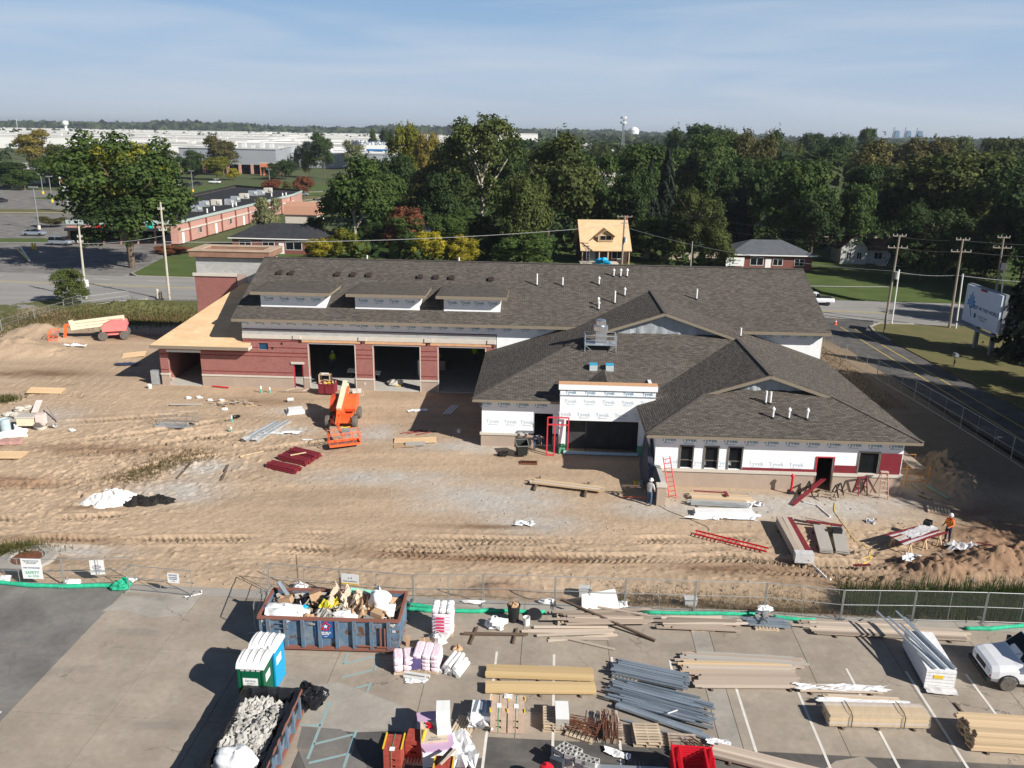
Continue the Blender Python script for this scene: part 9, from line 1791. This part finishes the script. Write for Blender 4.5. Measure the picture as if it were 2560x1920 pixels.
# ---------------------------------------------------------------- people
m_skin=M('skin',(.45,.27,.19),.6,.05);m_jean=M('denim',(.07,.11,.19),.9,.15,6);m_boot=M('boots',(.09,.06,.04),.8);m_grey=M('grey_shirt',(.48,.47,.46),.9,.06);m_vest=M('orange_vest',(.85,.17,.03),.7,.06);m_lime2=M('lime_shirt',(.48,.72,.03),.7,.06);m_navy=M('navy_cloth',(.025,.03,.06),.9,.1);m_hair=M('dark_hair',(.03,.02,.015),.8)
def person(label,loc,rz,J,top,legs,hat=None,vest=None,stripes=None,sleeves=None,bare_arms=False):
    """J: joint positions in metres (z up, facing -Y); one skinned surface coloured by body region"""
    t=thing('person',label,'person',loc,rz)
    names= ['pelvis','waist','chest','neck','head_b','head_c','head_t','shL','elL','wrL','haL','shR','elR','wrR','haR','hipL','knL','anL','toL','hipR','knR','anR','toR']
    rad=dict(pelvis=(.17,.125),waist=(.155,.115),chest=(.18,.13),neck=(.06,.06),head_b=(.075,.085),head_c=(.092,.108),head_t=(.062,.075),shL=(.085,.085),elL=(.052,.052),wrL=(.036,.03),haL=(.045,.024),hipL=(.105,.11),knL=(.072,.075),anL=(.05,.055),toL=(.05,.04))
    ed= [('pelvis','waist'),('waist','chest'),('chest','neck'),('neck','head_b'),('head_b','head_c'),('head_c','head_t')]
    for s in 'LR':ed+= [('chest','sh'+s),('sh'+s,'el'+s),('el'+s,'wr'+s),('wr'+s,'ha'+s),('pelvis','hip'+s),('hip'+s,'kn'+s),('kn'+s,'an'+s),('an'+s,'to'+s)]
    me=bpy.data.meshes.new('body_rig');me.from_pydata([J[k] for k in names],[(names.index(a),names.index(c)) for a,c in ed],[])
    o=bpy.data.objects.new('body_rig',me);COL.objects.link(o);o.modifiers.new('skin','SKIN')
    sv=me.skin_vertices[0].data
    for i,k in enumerate(names):sv[i].radius=rad[k if k in rad else k[:-1] +'L'];sv[i].use_root= (k=='pelvis')
    su=o.modifiers.new('sub','SUBSURF');su.levels=2;su.render_levels=2
    bpy.context.view_layer.update();bm_=bpy.data.meshes.new_from_object(o.evaluated_get(bpy.context.evaluated_depsgraph_get()));bpy.data.objects.remove(o)
    bm_.name='body';bm_.materials.clear()
    for m_ in (m_skin,top,legs,m_boot):bm_.materials.append(m_)
    jp= {k:Vector(J[k]) for k in names}
    segs= []
    for a,c in ed:
        reg=0 if 'head' in a or 'head' in c or 'neck' in a or a[:2] =='wr' else 3 if a[:2] =='an' else 2 if a in ('hipL','hipR','knL','knR') or c[:3] =='hip' else 1
        if bare_arms and a[:2] =='el':reg=0
        segs.append((jp[a],jp[c],reg))
    for p in bm_.polygons:
        c=p.center;best=9;reg=1
        for a,e,q in segs:
            ab=e-a;f=max(0,min(1,(c-a).dot(ab)/max(ab.length_squared,1e-9)));d= (c-a-ab*f).length
            if d<best:best=d;reg=q
        p.material_index=reg;p.use_smooth= True
    bmh=bmesh.new();bmh.from_mesh(bm_)
    def add_tube(pts,rs,mi):
        b=MB().tube(pts,rs,6);vs_= [bmh.verts.new(v) for v in b.v]
        for f in b.f:
            try:bmh.faces.new([vs_[i] for i in f]).material_index=mi
            except ValueError: pass
    for s in 'LR':
        w=jp['wr'+s];h=jp['ha'+s];d= (h-w).normalized();side=d.cross(Vector((0,1,0)))
        side=side.normalized() if side.length>.1 else Vector((1,0,0));curl=d.cross(side).normalized()*-1
        for k,l_ in enumerate((.070,.082,.076,.060)):
            q=h+side*(-.03+.02*k);add_tube([q,q+d*l_*.5,q+d*l_*.85+curl*.018,q+d*l_*.95+curl*.045],[.0095,.009,.0085,.006],0)
        q=w.lerp(h,.45) +side*.035;add_tube([q,q+side*.03+d*.02,q+side*.035+d*.055],[.011,.010,.007],0)
    hc=jp['head_c'];fw=Vector((0,-1,0)) if abs(jp['head_t'].z-jp['head_b'].z) >.12 else (jp['head_b'] -jp['neck']).normalized();upv= (jp['head_t'] -jp['head_b']).normalized();fw= (fw-upv*fw.dot(upv)).normalized();sd=fw.cross(upv)
    add_tube([hc+fw*.098+upv*.02,hc+fw*.128-upv*.02,hc+fw*.10-upv*.03],[.010,.016,.008],0)
    for q in (-1,1):add_tube([hc+sd*q*.088,hc+sd*q*.105],[.030,.020],0)
    bmh.to_mesh(bm_);bmh.free();bm_.update()
    put('body',bm_,t)
    for q in (-1,1):MB().lathe([(.004,-.008),(.010,0),(.004,.008)],8).build('eye',m_black,t,tuple(hc+fw*.095+sd*q*.034+upv*.012))
    MB().beam(hc+fw*.10-sd*.024-upv*.052,hc+fw*.10+sd*.024-upv*.052,.008,.008).build('mouth',M('lips',(.32,.12,.10),.6),t)
    rotq=upv.to_track_quat('Z','Y').to_euler()
    if hat:
        h=MB().lathe([(.150,.0),(.152,.012),(.124,.014),(.120,.06),(.095,.12),(.05,.15),(.01,.155)],18);h.add([(.09*math.cos(a),-.12-.07*math.sin(a),.004) for a in [PI*i/8 for i in range(9)]],[tuple(range(9))]);h.build('hard_hat',hat,t,tuple(jp['head_c'] +upv*.035),tuple(rotq),smooth=False)
    else:MB().blob((0,0,0),(.21,.235,.16),14,8,.05,3,.6).build('hair',m_hair,t,tuple(jp['head_c'] +upv*.055-fw*.012),tuple(rotq),smooth=True)
    tor= [jp['pelvis'] +Vector((0,0,.06)),jp['waist'],jp['chest'],jp['chest'].lerp(jp['neck'],.55)]
    if vest or stripes:
        ax= (jp['chest'] -jp['waist']).normalized()
        for k,(f,w,d_,m_,h_) in enumerate(vest or stripes):
            c=jp['pelvis'].lerp(jp['neck'],f);e=Vector((1,0,0));g=ax.cross(e).normalized();n_=16
            ring= lambda z: [tuple(c+ax*z+e*(w*math.cos(2*PI*i/n_)) +g*(d_*math.sin(2*PI*i/n_))) for i in range(n_)]
            b=MB().add(ring(-h_/2) +ring(h_/2),[(i,(i+1) %n_,n_+ (i+1) %n_,n_+i) for i in range(n_)]);b.build('vest' if vest and h_>.1 else 'stripe',m_,t,smooth=True)
    return t
STAND=dict(pelvis=(0,0,.95),waist=(0,.01,1.12),chest=(0,.01,1.34),neck=(0,0,1.52),head_b=(0,-.02,1.60),head_c=(0,-.02,1.68),head_t=(0,-.01,1.77),shL=(.19,.01,1.44),elL=(.27,.04,1.17),wrL=(.25,-.08,.95),haL=(.24,-.11,.88),shR=(-.19,.01,1.44),elR=(-.27,.04,1.17),wrR=(-.25,-.08,.95),haR=(-.24,-.11,.88),hipL=(.10,0,.90),knL=(.12,-.02,.50),anL=(.13,.02,.10),toL=(.14,-.13,.05),hipR=(-.10,0,.90),knR=(-.12,-.02,.50),anR=(-.13,.02,.10),toR=(-.14,-.13,.05))
def pose(**kw):d=dict(STAND);d.update(kw); return d
pA= (9,49.17)
person('worker in grey shirt, jeans and white hard hat reaching over the pier',(*pA,0),R(150),pose(chest=(0,-.08,1.34),neck=(0,-.13,1.51),head_b=(0,-.18,1.57),head_c=(0,-.19,1.65),head_t=(0,-.18,1.74),shL=(.19,-.09,1.44),elL=(.22,-.33,1.30),wrL=(.16,-.52,1.42),haL=(.13,-.59,1.45),shR=(-.19,-.06,1.44),elR=(-.33,.06,1.20),wrR=(-.30,-.12,1.02),haR=(-.28,-.18,.98),knL=(.10,-.10,.50),anL=(.12,.0,.10),toL=(.12,-.15,.05),anR=(-.14,.12,.10),toR=(-.15,-.03,.05)),m_grey,m_jean,m_white,bare_arms=True)
pB= (26.11,44.73)
person('worker in orange vest and white hard hat beside the cutting table',(*pB,hz(*pB)),R(-62),pose(elL=(.26,-.06,1.18),wrL=(.20,-.28,1.10),haL=(.18,-.35,1.08),elR=(-.26,-.02,1.18),wrR=(-.24,-.22,1.06),haR=(-.23,-.29,1.03)),m_vest,m_navy,m_white,vest=[(.62,.215,.165,m_vest,.40),(.45,.222,.172,m_yellow,.05),(.72,.222,.172,m_yellow,.05)])
pC= (1.78,58.72)
person('worker in a striped shirt and jeans bending down at the office doorway',(*pC,0),R(70),pose(pelvis=(0,.10,.92),waist=(0,-.02,1.05),chest=(0,-.26,1.12),neck=(0,-.44,1.10),head_b=(0,-.52,1.06),head_c=(0,-.60,1.04),head_t=(0,-.69,1.02),shL=(.19,-.34,1.10),elL=(.22,-.42,.82),wrL=(.17,-.48,.58),haL=(.15,-.50,.51),shR=(-.19,-.34,1.10),elR=(-.22,-.42,.82),wrR=(-.17,-.48,.58),haR=(-.15,-.50,.51),hipL=(.10,.10,.88),knL=(.12,.0,.48),anL=(.13,.10,.10),toL=(.14,-.06,.05),hipR=(-.10,.10,.88),knR=(-.12,-.06,.48),anR=(-.13,.02,.10),toR=(-.14,-.14,.05)),m_navy,m_jean,None,stripes=[(.35,.205,.155,m_bagw,.06),(.55,.215,.165,m_bagw,.07),(.75,.21,.16,m_bagw,.06)])
person('worker in a lime shirt in the shade of the first bay',(-18.0,80.0,.03),R(30),pose(),m_lime2,m_jean,m_white)
person('worker in a lime shirt leaning over in the second bay',(-7.4,81.0,.03),R(-40),pose(chest=(0,-.12,1.32),neck=(0,-.22,1.46),head_b=(0,-.30,1.50),head_c=(0,-.34,1.56),head_t=(0,-.37,1.64),shL=(.19,-.13,1.40),shR=(-.19,-.13,1.40),elL=(.24,-.30,1.18),wrL=(.18,-.48,1.10),haL=(.16,-.55,1.08),elR=(-.24,-.30,1.18),wrR=(-.18,-.48,1.10),haR=(-.16,-.55,1.08)),m_lime2,m_navy,m_white)
person('worker in a lime shirt deep in the third bay',(-3.9,83.0,.03),R(20),pose(),m_lime2,m_jean,m_white)
brd(None,'saw_table',(-7.2,80.3,.5),(1.0,.7,.95),R(-10),m_wood,label='wooden table in front of the leaning worker in the second bay',cat='table')
# ---------------------------------------------------------------- thin autumn haze
hm=bpy.data.materials.new('haze_air');hm.use_nodes= True;n,l=nodes_of(hm)
for q in list(n):
    if q.type != 'OUTPUT_MATERIAL':n.remove(q)
pv=n.new('ShaderNodeVolumePrincipled');pv.inputs['Color'].default_value= (0.80,0.88,1.0,1);pv.inputs['Density'].default_value=0.00010;pv.inputs['Anisotropy'].default_value=0.2
l.new(pv.outputs[0],n['Material Output'].inputs['Volume'])
MB().bx(-9200,9200,-70,14200,-3.0,95).build('haze',hm,kind='stuff',label='thin bluish haze over the whole place',cat='haze')
